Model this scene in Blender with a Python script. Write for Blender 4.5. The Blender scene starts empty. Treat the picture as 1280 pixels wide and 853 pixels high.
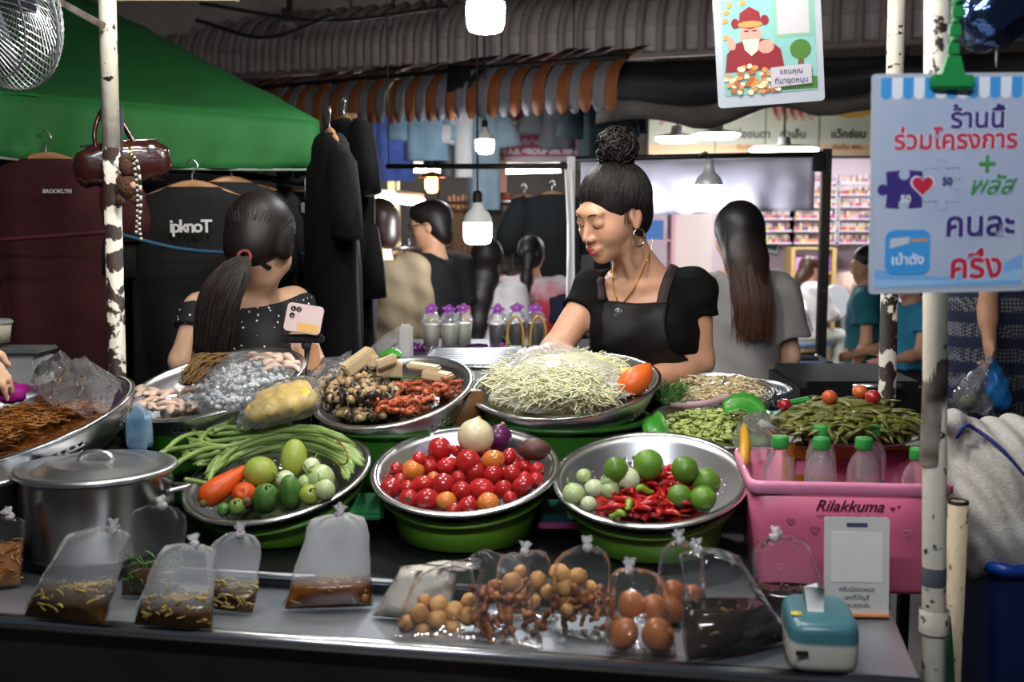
import bpy, bmesh, math, random
import numpy as np
from mathutils import Vector, Matrix, noise

random.seed(7)
RNG = np.random.default_rng(7)
SC = bpy.context.scene
COL = SC.collection
PI = math.pi

# ------------------------------------------------------------------ camera
CAMZ, PITCH, FPX = 1.62, math.radians(6.3), 1422.0
cam_data = bpy.data.cameras.new('camera')
cam = bpy.data.objects.new('camera', cam_data)
COL.objects.link(cam)
cam.location = (0, 0, CAMZ)
cam.rotation_euler = (PI / 2 - PITCH, 0, 0)
cam_data.sensor_width = 36
cam_data.lens = FPX * 36 / 1280
cam_data.clip_start = 0.05
cam_data.dof.use_dof = True
cam_data.dof.focus_distance = 2.75
cam_data.dof.aperture_fstop = 4.0
SC.camera = cam

# ------------------------------------------------------------------ world
world = bpy.data.worlds.new('night')
SC.world = world
world.use_nodes = True
world.node_tree.nodes['Background'].inputs[0].default_value = (0.55, 0.62, 0.75, 1)
world.node_tree.nodes['Background'].inputs[1].default_value = 0.045

SC.view_settings.view_transform = 'Standard'
SC.view_settings.look = 'None'
SC.view_settings.exposure = 0.55
SC.view_settings.gamma = 1.0
SC.view_settings.use_curve_mapping = False
SC.cycles.sample_clamp_indirect = 4.0
SC.cycles.transparent_max_bounces = 24
SC.cycles.caustics_reflective = False
SC.cycles.caustics_refractive = False

# lamp strengths (emission of the lit glass)
L_STALL = 125.0      # LED bulbs hanging over this stall
L_TUBE = 150.0       # tube fitting over the stall front
L_BULB = 110.0       # bulbs in view further back
L_FAR = 60.0        # far tubes and lamps

# ------------------------------------------------------------------ pixels to places
cP, sP = math.cos(PITCH), math.sin(PITCH)
def ray(x, y):
    a = (x - 640) / FPX; b = (426.5 - y) / FPX
    return Vector((a, cP + b * sP, -sP + b * cP))
def W(x, y, Y):
    d = ray(x, y); return Vector((0, 0, CAMZ)) + d * (Y / d.y)
def TZ(x, y, z):
    d = ray(x, y); return Vector((0, 0, CAMZ)) + d * ((z - CAMZ) / d.z)
def PL(x, y, c, n):
    d = ray(x, y); o = Vector((0, 0, CAMZ)); return o + d * ((Vector(c) - o).dot(n) / d.dot(n))
def PX(Y): return Y / FPX

# ------------------------------------------------------------------ materials
def lin(h):
    if not isinstance(h, str): return tuple(h)[:3]
    h = h.lstrip('#'); v = [int(h[i:i + 2], 16) / 255 for i in (0, 2, 4)]
    return tuple(c / 12.92 if c <= .04045 else ((c + .055) / 1.055) ** 2.4 for c in v)
MATS = {}
def pm(name, col, rough=.5, metal=0, col2=None, vscale=12, vpow=.5, bump=0, bscale=60, spec=.5, rnd=0, trans=0, coat=0, sss=0, alpha=1, stretch=None, aniso=0, ior=1.45, detail=4, vwidth=.25):
    if name in MATS: return MATS[name]
    m = bpy.data.materials.new(name); m.use_nodes = True
    nt = m.node_tree; N = nt.nodes; L = nt.links
    b = N['Principled BSDF']
    c1 = (*lin(col), 1)
    b.inputs['Base Color'].default_value = c1
    b.inputs['Roughness'].default_value = rough
    b.inputs['Metallic'].default_value = metal
    b.inputs['Specular IOR Level'].default_value = spec
    b.inputs['IOR'].default_value = ior
    b.inputs['Transmission Weight'].default_value = trans
    b.inputs['Coat Weight'].default_value = coat
    b.inputs['Subsurface Weight'].default_value = sss
    b.inputs['Subsurface Radius'].default_value = (.02, .008, .004)
    b.inputs['Alpha'].default_value = alpha
    b.inputs['Anisotropic'].default_value = aniso
    tc = N.new('ShaderNodeTexCoord'); vec = tc.outputs['Object']
    if stretch:
        mp = N.new('ShaderNodeMapping'); mp.inputs['Scale'].default_value = stretch
        L.new(vec, mp.inputs[0]); vec = mp.outputs[0]
    src = None
    if col2 is not None:
        nz = N.new('ShaderNodeTexNoise'); nz.inputs['Scale'].default_value = vscale; nz.inputs['Detail'].default_value = detail
        L.new(vec, nz.inputs['Vector'])
        cr = N.new('ShaderNodeValToRGB')
        cr.color_ramp.elements[0].position = max(0, vpow - vwidth); cr.color_ramp.elements[1].position = min(1, vpow + vwidth)
        cr.color_ramp.elements[0].color = c1; cr.color_ramp.elements[1].color = (*lin(col2), 1)
        L.new(nz.outputs['Fac'], cr.inputs[0]); src = cr.outputs[0]
        L.new(src, b.inputs['Base Color'])
    if rnd:
        oi = N.new('ShaderNodeObjectInfo'); hs = N.new('ShaderNodeHueSaturation')
        mr = N.new('ShaderNodeMapRange'); mr.inputs[3].default_value = 1 - rnd; mr.inputs[4].default_value = 1 + rnd
        L.new(oi.outputs['Random'], mr.inputs[0]); L.new(mr.outputs[0], hs.inputs['Value'])
        if src is not None: L.new(src, hs.inputs['Color'])
        else: hs.inputs['Color'].default_value = c1
        L.new(hs.outputs[0], b.inputs['Base Color'])
    if bump:
        nb = N.new('ShaderNodeTexNoise'); nb.inputs['Scale'].default_value = bscale; nb.inputs['Detail'].default_value = 5
        L.new(vec, nb.inputs['Vector'])
        bp = N.new('ShaderNodeBump'); bp.inputs['Strength'].default_value = bump; bp.inputs['Distance'].default_value = .01
        L.new(nb.outputs['Fac'], bp.inputs['Height']); L.new(bp.outputs[0], b.inputs['Normal'])
    MATS[name] = m
    return m
def emit(name, col, strength):
    if name in MATS: return MATS[name]
    m = bpy.data.materials.new(name); m.use_nodes = True
    b = m.node_tree.nodes['Principled BSDF']
    b.inputs['Base Color'].default_value = (*lin(col), 1)
    b.inputs['Emission Color'].default_value = (*lin(col), 1)
    b.inputs['Emission Strength'].default_value = strength
    MATS[name] = m
    return m
def film(name, tint='#ffffff', haze=.06, gloss=.16, bump=.5, bscale=38, rough=.06, hz=None):
    """thin clear plastic: see-through, a little haze, wrinkled shine"""
    if name in MATS: return MATS[name]
    m = bpy.data.materials.new(name); m.use_nodes = True
    nt = m.node_tree; N = nt.nodes; L = nt.links
    for n in list(N): N.remove(n)
    out = N.new('ShaderNodeOutputMaterial')
    tr = N.new('ShaderNodeBsdfTransparent'); tr.inputs[0].default_value = (*lin(tint), 1)
    df = N.new('ShaderNodeBsdfDiffuse'); df.inputs[0].default_value = (.85, .87, .9, 1)
    gl = N.new('ShaderNodeBsdfGlossy'); gl.inputs['Roughness'].default_value = rough; gl.inputs[0].default_value = (.95, .97, 1, 1)
    tc = N.new('ShaderNodeTexCoord')
    nz = N.new('ShaderNodeTexNoise'); nz.inputs['Scale'].default_value = bscale; nz.inputs['Detail'].default_value = 3
    bp = N.new('ShaderNodeBump'); bp.inputs['Strength'].default_value = bump; bp.inputs['Distance'].default_value = .012
    L.new(tc.outputs['Object'], nz.inputs['Vector']); L.new(nz.outputs['Fac'], bp.inputs['Height'])
    L.new(bp.outputs[0], gl.inputs['Normal'])
    lw = N.new('ShaderNodeFresnel'); lw.inputs['IOR'].default_value = 1.4
    L.new(bp.outputs[0], lw.inputs['Normal'])
    m1 = N.new('ShaderNodeMixShader'); m1.inputs[0].default_value = haze
    L.new(tr.outputs[0], m1.inputs[1]); L.new(df.outputs[0], m1.inputs[2])
    if hz:      # steam beads the film only above the food
        sz = N.new('ShaderNodeSeparateXYZ'); hr = N.new('ShaderNodeMapRange'); hr.inputs[1].default_value = hz[0]; hr.inputs[2].default_value = hz[1]; hr.inputs[3].default_value = .0; hr.inputs[4].default_value = haze
        L.new(tc.outputs['Object'], sz.inputs[0]); L.new(sz.outputs[2], hr.inputs[0]); L.new(hr.outputs[0], m1.inputs[0])
    mr = N.new('ShaderNodeMath'); mr.operation = 'MULTIPLY'; mr.inputs[1].default_value = min(1.0, gloss * 3.5); mr.use_clamp = True
    L.new(lw.outputs[0], mr.inputs[0])
    m2 = N.new('ShaderNodeMixShader'); L.new(mr.outputs[0], m2.inputs[0])
    L.new(m1.outputs[0], m2.inputs[1]); L.new(gl.outputs[0], m2.inputs[2])
    L.new(m2.outputs[0], out.inputs[0])
    MATS[name] = m
    return m

# ------------------------------------------------------------------ objects
def worldmat(o):
    if o is None: return Matrix.Identity(4)
    if o.parent: return worldmat(o.parent) @ o.matrix_parent_inverse @ o.matrix_basis
    return o.matrix_basis.copy()
def tag(o, label, cat, group=None, kind=None):
    if label: o['label'] = label
    if cat: o['category'] = cat
    if group: o['group'] = group
    if kind: o['kind'] = kind
    return o
def thing(name, label, cat, loc=(0, 0, 0), rot=None, group=None, kind=None):
    o = bpy.data.objects.new(name, None); COL.objects.link(o)
    o.empty_display_size = .05
    o.location = loc
    if rot is not None: o.rotation_euler = rot
    return tag(o, label, cat, group, kind)
def mk(verts, faces, smooth=False, auto=None):
    me = bpy.data.meshes.new('mesh')
    me.from_pydata([tuple(v) for v in verts] if not isinstance(verts, np.ndarray) else verts.tolist(), [], faces if not isinstance(faces, np.ndarray) else faces.tolist())
    if smooth:
        me.polygons.foreach_set('use_smooth', [True] * len(me.polygons))
    me.update()
    return me
def ob(name, me, mat, parent=None, world=True, loc=None, rot=None, sharp=None):
    """one mesh object; vertices in world space unless world=False (parent space)"""
    o = bpy.data.objects.new(name, me); COL.objects.link(o)
    if mat is not None:
        if len(me.materials) == 0:
            for q in (mat if isinstance(mat, (list, tuple)) else [mat]): me.materials.append(q)
    if parent is not None:
        o.parent = parent
        if world: o.matrix_parent_inverse = worldmat(parent).inverted()
    if loc is not None: o.location = loc
    if rot is not None: o.rotation_euler = rot
    return o
def solid(o, t=.002, off=0):
    md = o.modifiers.new('thickness', 'SOLIDIFY'); md.thickness = t; md.offset = off
    return o
def centre(o):
    """give a top-level mesh built in world space its origin at its base"""
    me = o.data
    n = len(me.vertices); a = np.empty(n * 3); me.vertices.foreach_get('co', a); a = a.reshape(-1, 3)
    c = np.array([(a[:, 0].min() + a[:, 0].max()) / 2, (a[:, 1].min() + a[:, 1].max()) / 2, a[:, 2].min()])
    me.vertices.foreach_set('co', (a - c).ravel()); me.update()
    o.location = c
    return o
def single(name, me, mat, label, cat, group=None, kind=None):
    o = centre(ob(name, me, mat)); return tag(o, label, cat, group, kind)
def dup(root, loc=None, rot=None, label=None, group=None, scale=None):
    r = root.copy(); COL.objects.link(r)
    if loc is not None: r.location = loc
    if rot is not None: r.rotation_euler = rot
    if scale is not None: r.scale = (scale,) * 3 if isinstance(scale, (int, float)) else scale
    if label: r['label'] = label
    if group: r['group'] = group
    for ch in root.children:
        c = ch.copy(); COL.objects.link(c); c.parent = r
        for g in ch.children:
            d = g.copy(); COL.objects.link(d); d.parent = c
    return r
def struct(name, me, mat, label=None):
    o = ob(name, me, mat); o['kind'] = 'structure'
    o['label'] = label or name.replace('_', ' '); o['category'] = name.split('_')[0]
    return o

# ------------------------------------------------------------------ mesh makers
class MB:
    def __init__(s): s.v = []; s.f = []
    def add(s, v, f):
        n = len(s.v); s.v += [tuple(p) for p in v]; s.f += [[i + n for i in q] for q in f]; return s
    def mesh(s, smooth=False): return mk(s.v, s.f, smooth)
def box_vf(lo, hi, bev=0):
    x0, y0, z0 = lo; x1, y1, z1 = hi
    if not bev:
        v = [(x0, y0, z0), (x1, y0, z0), (x1, y1, z0), (x0, y1, z0), (x0, y0, z1), (x1, y0, z1), (x1, y1, z1), (x0, y1, z1)]
        return v, [[0, 3, 2, 1], [4, 5, 6, 7], [0, 1, 5, 4], [1, 2, 6, 5], [2, 3, 7, 6], [3, 0, 4, 7]]
    bm = bmesh.new(); bmesh.ops.create_cube(bm, size=1)
    for q in bm.verts: q.co = Vector(((x0 + x1) / 2 + q.co.x * (x1 - x0), (y0 + y1) / 2 + q.co.y * (y1 - y0), (z0 + z1) / 2 + q.co.z * (z1 - z0)))
    bmesh.ops.bevel(bm, geom=bm.edges[:], offset=bev, segments=2, affect='EDGES')
    bm.verts.index_update()
    v = [q.co.copy() for q in bm.verts]; f = [[w.index for w in p.verts] for p in bm.faces]; bm.free()
    return v, f
def xf(v, M): return [M @ Vector(p) for p in v]
def box(lo, hi, bev=0, M=None):
    v, f = box_vf(lo, hi, bev)
    if M is not None: v = xf(v, M)
    return mk(v, f)
def lathe_vf(prof, seg=32, cap0=False, cap1=False, wob=None):
    v = []; f = []
    for i, (r, z) in enumerate(prof):
        for j in range(seg):
            a = 2 * PI * j / seg; rr = r * (1 + (wob(a, z) if wob else 0)); v.append((rr * math.cos(a), rr * math.sin(a), z))
    for i in range(len(prof) - 1):
        for j in range(seg):
            k = (j + 1) % seg
            f.append([i * seg + j, i * seg + k, (i + 1) * seg + k, (i + 1) * seg + j])
    if cap0: f.append(list(range(seg))[::-1])
    if cap1: n = (len(prof) - 1) * seg; f.append([n + j for j in range(seg)])
    return v, f
def lathe(prof, seg=32, cap0=False, cap1=False, M=None, smooth=True, wob=None):
    v, f = lathe_vf(prof, seg, cap0, cap1, wob)
    if M is not None: v = xf(v, M)
    return mk(v, f, smooth)
def tube_vf(pts, r, sides=8, cap=True, flat=1.0, closed=False, up=None):
    pts = [Vector(p) for p in pts]; n = len(pts)
    rs = r if isinstance(r, (list, tuple)) else [r] * n
    v = []; f = []
    t0 = (pts[1] - pts[0]).normalized()
    ref = Vector(up) if up else (Vector((0, 0, 1)) if abs(t0.z) < .9 else Vector((1, 0, 0)))
    nrm = (ref - t0 * ref.dot(t0)).normalized()
    for i in range(n):
        if closed: t = (pts[(i + 1) % n] - pts[i - 1]).normalized()
        else: t = (pts[min(i + 1, n - 1)] - pts[max(i - 1, 0)]).normalized()
        nrm = nrm - t * nrm.dot(t)
        nrm = nrm.normalized() if nrm.length > 1e-6 else Vector((1, 0, 0))
        bn = t.cross(nrm)
        for j in range(sides):
            a = 2 * PI * j / sides
            v.append(pts[i] + nrm * (math.cos(a) * rs[i] * flat) + bn * (math.sin(a) * rs[i]))
    for i in range(n if closed else n - 1):
        i2 = (i + 1) % n
        for j in range(sides):
            k = (j + 1) % sides
            f.append([i * sides + j, i * sides + k, i2 * sides + k, i2 * sides + j])
    if cap and not closed:
        f.append(list(range(sides))[::-1]); f.append([(n - 1) * sides + j for j in range(sides)])
    return v, f
def tube(pts, r, sides=8, smooth=True, **k):
    v, f = tube_vf(pts, r, sides, **k); return mk(v, f, smooth)
def curve_pts(ctrl, n=16):
    """Catmull-Rom through control points"""
    P = [Vector(p) for p in ctrl]; P = [P[0] * 2 - P[1]] + P + [P[-1] * 2 - P[-2]]
    out = []; m = len(P) - 3
    for i in range(n + 1):
        u = i / n * m; k = min(int(u), m - 1); t = u - k
        a, b, c, d = P[k:k + 4]
        out.append(.5 * ((2 * b) + (c - a) * t + (2 * a - 5 * b + 4 * c - d) * t * t + (3 * b - a - 3 * c + d) * t ** 3))
    return out
def sphere_vf(r=1, seg=16, rings=10, sc=(1, 1, 1)):
    v = [(0, 0, -r * sc[2])]; f = []
    for i in range(1, rings):
        a = -PI / 2 + PI * i / rings
        for j in range(seg):
            b = 2 * PI * j / seg
            v.append((r * sc[0] * math.cos(a) * math.cos(b), r * sc[1] * math.cos(a) * math.sin(b), r * sc[2] * math.sin(a)))
    v.append((0, 0, r * sc[2])); t = len(v) - 1
    for j in range(seg): f.append([0, 1 + (j + 1) % seg, 1 + j])
    for i in range(rings - 2):
        for j in range(seg):
            k = (j + 1) % seg; f.append([1 + i * seg + j, 1 + i * seg + k, 1 + (i + 1) * seg + k, 1 + (i + 1) * seg + j])
    n = 1 + (rings - 2) * seg
    for j in range(seg): f.append([n + j, n + (j + 1) % seg, t])
    return v, f
def blob(r, amp=.1, freq=2, seg=14, rings=9, sc=(1, 1, 1), seed=0):
    v, f = sphere_vf(1, seg, rings)
    o = Vector((seed * 3.7, seed * 1.3, seed * 2.1)); w = []
    for p in v:
        p = Vector(p); d = 1 + amp * noise.noise(p * freq + o)
        w.append((p.x * r * d * sc[0], p.y * r * d * sc[1], p.z * r * d * sc[2]))
    return mk(w, f, True)
def plate(outline, t, M=None, smooth=False):
    """flat outline (x,z) given thickness t along y"""
    n = len(outline); v = [(x, -t / 2, z) for x, z in outline] + [(x, t / 2, z) for x, z in outline]
    f = [list(range(n)), [n + i for i in range(n)][::-1]] + [[i, i + n, (i + 1) % n + n, (i + 1) % n] for i in range(n)]
    if M is not None: v = xf(v, M)
    return mk(v, f, smooth)
def rrect(w, h, r, n=5):
    o = []
    for cx, cy, a0 in ((w / 2 - r, h / 2 - r, 0), (-w / 2 + r, h / 2 - r, 90), (-w / 2 + r, -h / 2 + r, 180), (w / 2 - r, -h / 2 + r, 270)):
        for i in range(n + 1):
            a = math.radians(a0 + 90 * i / n); o.append((cx + r * math.cos(a), cy + r * math.sin(a)))
    return o
def join(*ms):
    b = MB()
    for v, f in ms: b.add(v, f)
    return b
def rotM(z=0, x=0, y=0, loc=(0, 0, 0)):
    return Matrix.Translation(Vector(loc)) @ Matrix.Rotation(z, 4, 'Z') @ Matrix.Rotation(x, 4, 'X') @ Matrix.Rotation(y, 4, 'Y')
def text_mesh(body, size, bold=0, extrude=.0004, align='CENTER', shear=0, spacing=1.0):
    c = bpy.data.curves.new('t', 'FONT'); c.body = body; c.size = size; c.offset = bold; c.extrude = extrude
    c.align_x = align; c.shear = shear; c.space_character = spacing; c.resolution_u = 3
    o = bpy.data.objects.new('t', c); COL.objects.link(o)
    dg = bpy.context.evaluated_depsgraph_get()
    me = bpy.data.meshes.new_from_object(o.evaluated_get(dg)); me.materials.clear()
    bpy.data.objects.remove(o); bpy.data.curves.remove(c)
    return me
def text_on(parent, M, name, body, x, z, size, mat, y=-.0015, **k):
    """lettering on a sheet: sheet space x right, z up, facing -y; M = sheet to world"""
    me = text_mesh(body, size, **k)
    me.transform(M @ Matrix.Translation((x, y, z)) @ Matrix.Rotation(PI / 2, 4, 'X'))
    return ob(name, me, mat, parent)

# ------------------------------------------------------------------ distance fields
class Field:
    """smooth union of capsules and ellipsoids on a grid, meshed by surface nets"""
    def __init__(s, lo, hi, res):
        s.lo = np.array(lo, float); s.res = res
        n = np.ceil((np.array(hi, float) - s.lo) / res).astype(int) + 1
        s.n = n; s.D = np.full(tuple(n), .2, np.float32)
        s.ax = [s.lo[i] + res * np.arange(n[i]) for i in range(3)]
    def _sl(s, blo, bhi):
        r = []
        for i in range(3):
            a = int(math.floor((blo[i] - s.lo[i]) / s.res)); b = int(math.ceil((bhi[i] - s.lo[i]) / s.res)) + 1
            r.append(slice(max(0, a), max(0, min(s.n[i], b))))
        return tuple(r)
    def _grid(s, sl):
        return np.meshgrid(s.ax[0][sl[0]], s.ax[1][sl[1]], s.ax[2][sl[2]], indexing='ij', sparse=True)
    def prim(s, p, pad):
        if p[0] == 'cap':
            _, a, b, ra, rb = p[:5]; a = np.array(a, float); b = np.array(b, float); m = max(ra, rb) + pad
            sq = p[5] if len(p) > 5 else None
            sl = s._sl(np.minimum(a, b) - m, np.maximum(a, b) + m)
            X, Y, Z = s._grid(sl)
            ba = b - a; L2 = max(ba @ ba, 1e-9)
            px, py, pz = X - a[0], Y - a[1], Z - a[2]
            h = np.clip((px * ba[0] + py * ba[1] + pz * ba[2]) / L2, 0, 1)
            qx, qy, qz = px - ba[0] * h, py - ba[1] * h, pz - ba[2] * h
            if sq is not None:          # squash along unit direction by factor
                n, k = np.array(sq[0], float), sq[1]
                w = (qx * n[0] + qy * n[1] + qz * n[2]) * (1 / k - 1)
                qx, qy, qz = qx + n[0] * w, qy + n[1] * w, qz + n[2] * w
                d = (np.sqrt(qx * qx + qy * qy + qz * qz) - (ra + (rb - ra) * h)) * min(1, (k + 1) / 2)
            else:
                d = np.sqrt(qx * qx + qy * qy + qz * qz) - (ra + (rb - ra) * h)
            return sl, d
        _, c, r = p[:3]; c = np.array(c, float); r = np.array(r, float)
        R = np.array(p[3], float) if len(p) > 3 and p[3] is not None else np.eye(3)
        m = r.max() + pad
        sl = s._sl(c - m, c + m)
        X, Y, Z = s._grid(sl)
        px, py, pz = X - c[0], Y - c[1], Z - c[2]
        lx = R[0, 0] * px + R[1, 0] * py + R[2, 0] * pz
        ly = R[0, 1] * px + R[1, 1] * py + R[2, 1] * pz
        lz = R[0, 2] * px + R[1, 2] * py + R[2, 2] * pz
        k0 = np.sqrt((lx / r[0]) ** 2 + (ly / r[1]) ** 2 + (lz / r[2]) ** 2)
        k1 = np.sqrt((lx / r[0] ** 2) ** 2 + (ly / r[1] ** 2) ** 2 + (lz / r[2] ** 2) ** 2) + 1e-9
        return sl, k0 * (k0 - 1) / k1
    def add(s, p, k=.02, grow=0):
        sl, d = s.prim(p, .06 + k + grow)
        if d.size == 0: return s
        d = d - grow; a = s.D[sl]
        h = np.clip(.5 + .5 * (d - a) / k, 0, 1)
        s.D[sl] = d * (1 - h) + a * h - k * h * (1 - h)
        return s
    def sub(s, p, k=.005):
        sl, d = s.prim(p, .06 + k)
        if d.size == 0: return s
        d = -d; a = s.D[sl]
        h = np.clip(.5 - .5 * (d - a) / k, 0, 1)
        s.D[sl] = d * (1 - h) + a * h + k * h * (1 - h)
        return s
    def cut(s, fn):
        """keep where fn(X,Y,Z) <= 0"""
        X, Y, Z = np.meshgrid(*s.ax, indexing='ij', sparse=True)
        s.D = np.maximum(s.D, fn(X, Y, Z)).astype(np.float32); return s
    def warp(s, fn):
        X, Y, Z = np.meshgrid(*s.ax, indexing='ij', sparse=True)
        s.D = (s.D + fn(X, Y, Z)).astype(np.float32); return s
    def mesh(s):
        D = s.D.copy()
        for i in range(3):
            ix = [slice(None)] * 3; ix[i] = 0; D[tuple(ix)] = np.maximum(D[tuple(ix)], 1e-4); ix[i] = -1; D[tuple(ix)] = np.maximum(D[tuple(ix)], 1e-4)
        S_ = D < 0
        corners = [(i, j, k) for i in (0, 1) for j in (0, 1) for k in (0, 1)]
        nx, ny, nz = D.shape
        cs = [S_[i:nx - 1 + i, j:ny - 1 + j, k:nz - 1 + k] for i, j, k in corners]
        anyv = cs[0].copy(); allv = cs[0].copy()
        for c in cs[1:]: anyv |= c; allv &= c
        act = np.argwhere(anyv & ~allv)
        if len(act) == 0: return mk([], [])
        idx = np.full((nx - 1, ny - 1, nz - 1), -1, np.int32); idx[tuple(act.T)] = np.arange(len(act))
        val = {c: D[act[:, 0] + c[0], act[:, 1] + c[1], act[:, 2] + c[2]].astype(float) for c in corners}
        acc = np.zeros((len(act), 3)); cnt = np.zeros(len(act))
        for c in corners:
            for a in range(3):
                if c[a] == 0:
                    e = list(c); e[a] = 1; e = tuple(e)
                    v0, v1 = val[c], val[e]; m = (v0 < 0) != (v1 < 0)
                    t = np.where(m, v0 / np.where(m, v0 - v1, 1), 0)
                    p = np.tile(np.array(c, float), (len(act), 1)); p[:, a] = t
                    acc += p * m[:, None]; cnt += m
        V = (act + acc / cnt[:, None]) * s.res + s.lo
        F = []
        for a in range(3):
            b, c = [(1, 2), (2, 0), (0, 1)][a]
            sl0 = [slice(None)] * 3; sl1 = [slice(None)] * 3
            sl0[a] = slice(0, D.shape[a] - 1); sl1[a] = slice(1, D.shape[a])
            A, B = S_[tuple(sl0)], S_[tuple(sl1)]
            for flip, msk in ((False, A & ~B), (True, B & ~A)):
                e = np.argwhere(msk)
                if len(e) == 0: continue
                e = e[(e[:, b] > 0) & (e[:, c] > 0)]
                q = []
                for db, dc in ((-1, -1), (0, -1), (0, 0), (-1, 0)):
                    g = e.copy(); g[:, b] += db; g[:, c] += dc
                    q.append(idx[g[:, 0], g[:, 1], g[:, 2]])
                q = np.stack(q, 1)
                if flip: q = q[:, ::-1]
                F.append(q)
        F = np.concatenate(F); F = F[(F >= 0).all(1)]
        me = bpy.data.meshes.new('mesh')
        me.vertices.add(len(V)); me.vertices.foreach_set('co', V.ravel())
        me.loops.add(F.size); me.loops.foreach_set('vertex_index', F.ravel().astype(np.int32))
        me.polygons.add(len(F)); me.polygons.foreach_set('loop_start', np.arange(0, F.size, 4, dtype=np.int32))
        me.polygons.foreach_set('use_smooth', np.ones(len(F), bool))
        me.update(calc_edges=True); me.validate()
        return me
# ------------------------------------------------------------------ shared materials
M_black = pm('black_cloth', '#060607', .9, col2='#0b0b0d', spec=.25, vscale=9, bump=.15, bscale=40)
M_steel = pm('stainless', '#dfe1e4', .34, 1, col2='#c3c6ca', vscale=7, bump=.03, bscale=14)
M_dsteel = pm('dull_steel', '#8f9398', .36, 1, col2='#6f7378', vscale=9)
M_chrome = pm('chrome', '#e6e8ea', .25, 1)
M_dark = pm('dark_metal', '#1b1a1a', .55, .4, col2='#0e0d0d', vscale=20)
M_white = pm('white_paint', '#d9d9d6', .5)
M_wood = pm('pale_wood', '#b08a5c', .6, col2='#8e6a42', vscale=30, stretch=(1, 1, 6))
M_cord = pm('black_cord', '#0c0c0d', .6)
E_bulb = emit('led_bulb_light', '#fbfdff', L_BULB)
E_stall = emit('stall_bulb_light', '#fff8ee', L_STALL)
E_tube = emit('stall_tube_light', '#f6faff', L_TUBE)
E_far = emit('far_tube_light', '#fff6e2', L_FAR)
E_farw = emit('far_white_light', '#fbfcff', L_FAR)
E_orange = emit('orange_bulb_light', '#ff9d45', 26)
M_rustpaint = pm('flaking_white_paint', '#cfcabc', .6, col2='#3a2a20', vscale=26, vpow=.66, vwidth=.03, bump=.3, bscale=30, detail=6)
M_rustpaint2 = pm('badly_flaked_paint', '#d6d0c2', .6, col2='#2a1d17', vscale=24, vpow=.49, vwidth=.02, bump=.5, bscale=30, detail=8)

# ------------------------------------------------------------------ the setting
struct('floor', box((-9, -1.5, -.1), (9, 13, 0)), pm('concrete_floor', '#5a5754', .65, col2='#45423f', vscale=3, bump=.1, bscale=30), 'worn grey concrete floor of the market')
struct('wall_back', box((-9, 12.9, 0), (9, 13.05, 4.4)), pm('dim_wall', '#857b72', .8, col2='#6f665e', vscale=2), 'dim brown back wall of the market hall')
struct('ceiling', box((-9, 5.0, 4.1), (9, 13, 4.2)), pm('dim_ceiling', '#4b4542', .85, col2='#3a3532', vscale=2), 'dark ceiling of the market hall')
struct('wall_right', box((1.05, 12.0, 0), (6.5, 12.1, 2.75)), pm('salon_wall', '#d9c6cf', .7, col2='#cdb8c4', vscale=2), 'pale pink rear wall of the nail salon')
struct('wall_left', box((-9, 10.4, 0), (.75, 10.5, 3.05)), pm('dark_partition', '#2c2a2d', .85, col2='#1f1d20', vscale=3), 'dark partition behind the clothes stalls')
a, b = W(150, 46, 9.3), W(900, 40, 8.6)
M = Matrix.Translation(a) @ Matrix.Rotation(math.atan2(b.y - a.y, b.x - a.x), 4, 'Z')
struct('trim_1', box((-2.5, 0, 0), (8, .2, .33), 0, M), pm('beam_paint', '#a2988f', .8, col2='#8d837b', vscale=4), 'grey brown concrete beam above the awnings')
for i, (x0, y0, x1, y1) in enumerate([(245, 25, 420, 18), (250, 4, 560, 8)]):
    p = [W(x0, y0, 7.6), W((x0 + x1) / 2, y0 + 22, 7.5), W(x1, y1, 7.4)]
    single('power_cable', tube(curve_pts(p, 14), .012, 6), M_cord, ['black cable sagging under the ceiling beam at left', 'thinner black cable strung higher along the ceiling beam'][i], 'cable')
single('speaker_bracket', join(box_vf(W(352, 10, 7.5), W(372, 33, 7.7)), tube_vf([W(362, -20, 7.6), W(362, 12, 7.6)], .02)).mesh(), M_dark, 'dark metal bracket hanging from the ceiling beam', 'bracket')

# ------------------------------------------------------------------ ribbed quarter-round canopy
rib_m = pm('canopy_rib', '#97877f', .6)
pan_m = pm('canopy_sheet', '#b9b2b0', .5, col2='#9d9592', vscale=6, stretch=(1, 1, 8))
A, B = W(150, 101, 9.4), W(1330, 40, 6.5)
d = (B - A); d.z = 0; n_pan = 50; dirx = d.normalized(); out = Vector((dirx.y, -dirx.x, 0))
can = thing('ribbed_canopy', 'long grey ribbed quarter-round canopy running under the ceiling beam', 'awning', A)
def arc(u, r=.36, drop=.14):       # section: u 0 (bottom lip) .. 1 (back of the curve)
    if u < .3: return out * .0 + Vector((0, 0, drop * u / .3))
    t = (u - .3) / .7 * PI * .42
    return -out * (r * (1 - math.cos(t)) * 1.3) + Vector((0, 0, drop + r * math.sin(t)))
step = d / n_pan; zc = (B.z - A.z) / n_pan
segs = [0, .12, .3, .42, .54, .66, .78, .9, 1]
v = []; f = []
for q in (0.06, .94):
    for u in segs: v.append(step * q + arc(u) - out * .012)
m = len(segs)
f = [[i, i + m, i + m + 1, i + 1] for i in range(m - 1)]
pan_me = mk(v, f, True)
rb_v, rb_f = tube_vf([arc(u) for u in segs], .028, 6)
rib_me = mk(rb_v, rb_f, True)
for i in range(n_pan):
    p = solid(ob('panel', pan_me, pan_m, can, False), .004); p.location = step * i + Vector((0, 0, zc * i))
    r = ob('rib', rib_me, rib_m, can, False); r.location = step * i + Vector((0, 0, zc * i))
lip = ob('bottom_rail', tube([A + Vector((0, 0, -.01)), B + Vector((0, 0, -.01))], .022, 6), rib_m, can)

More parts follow.
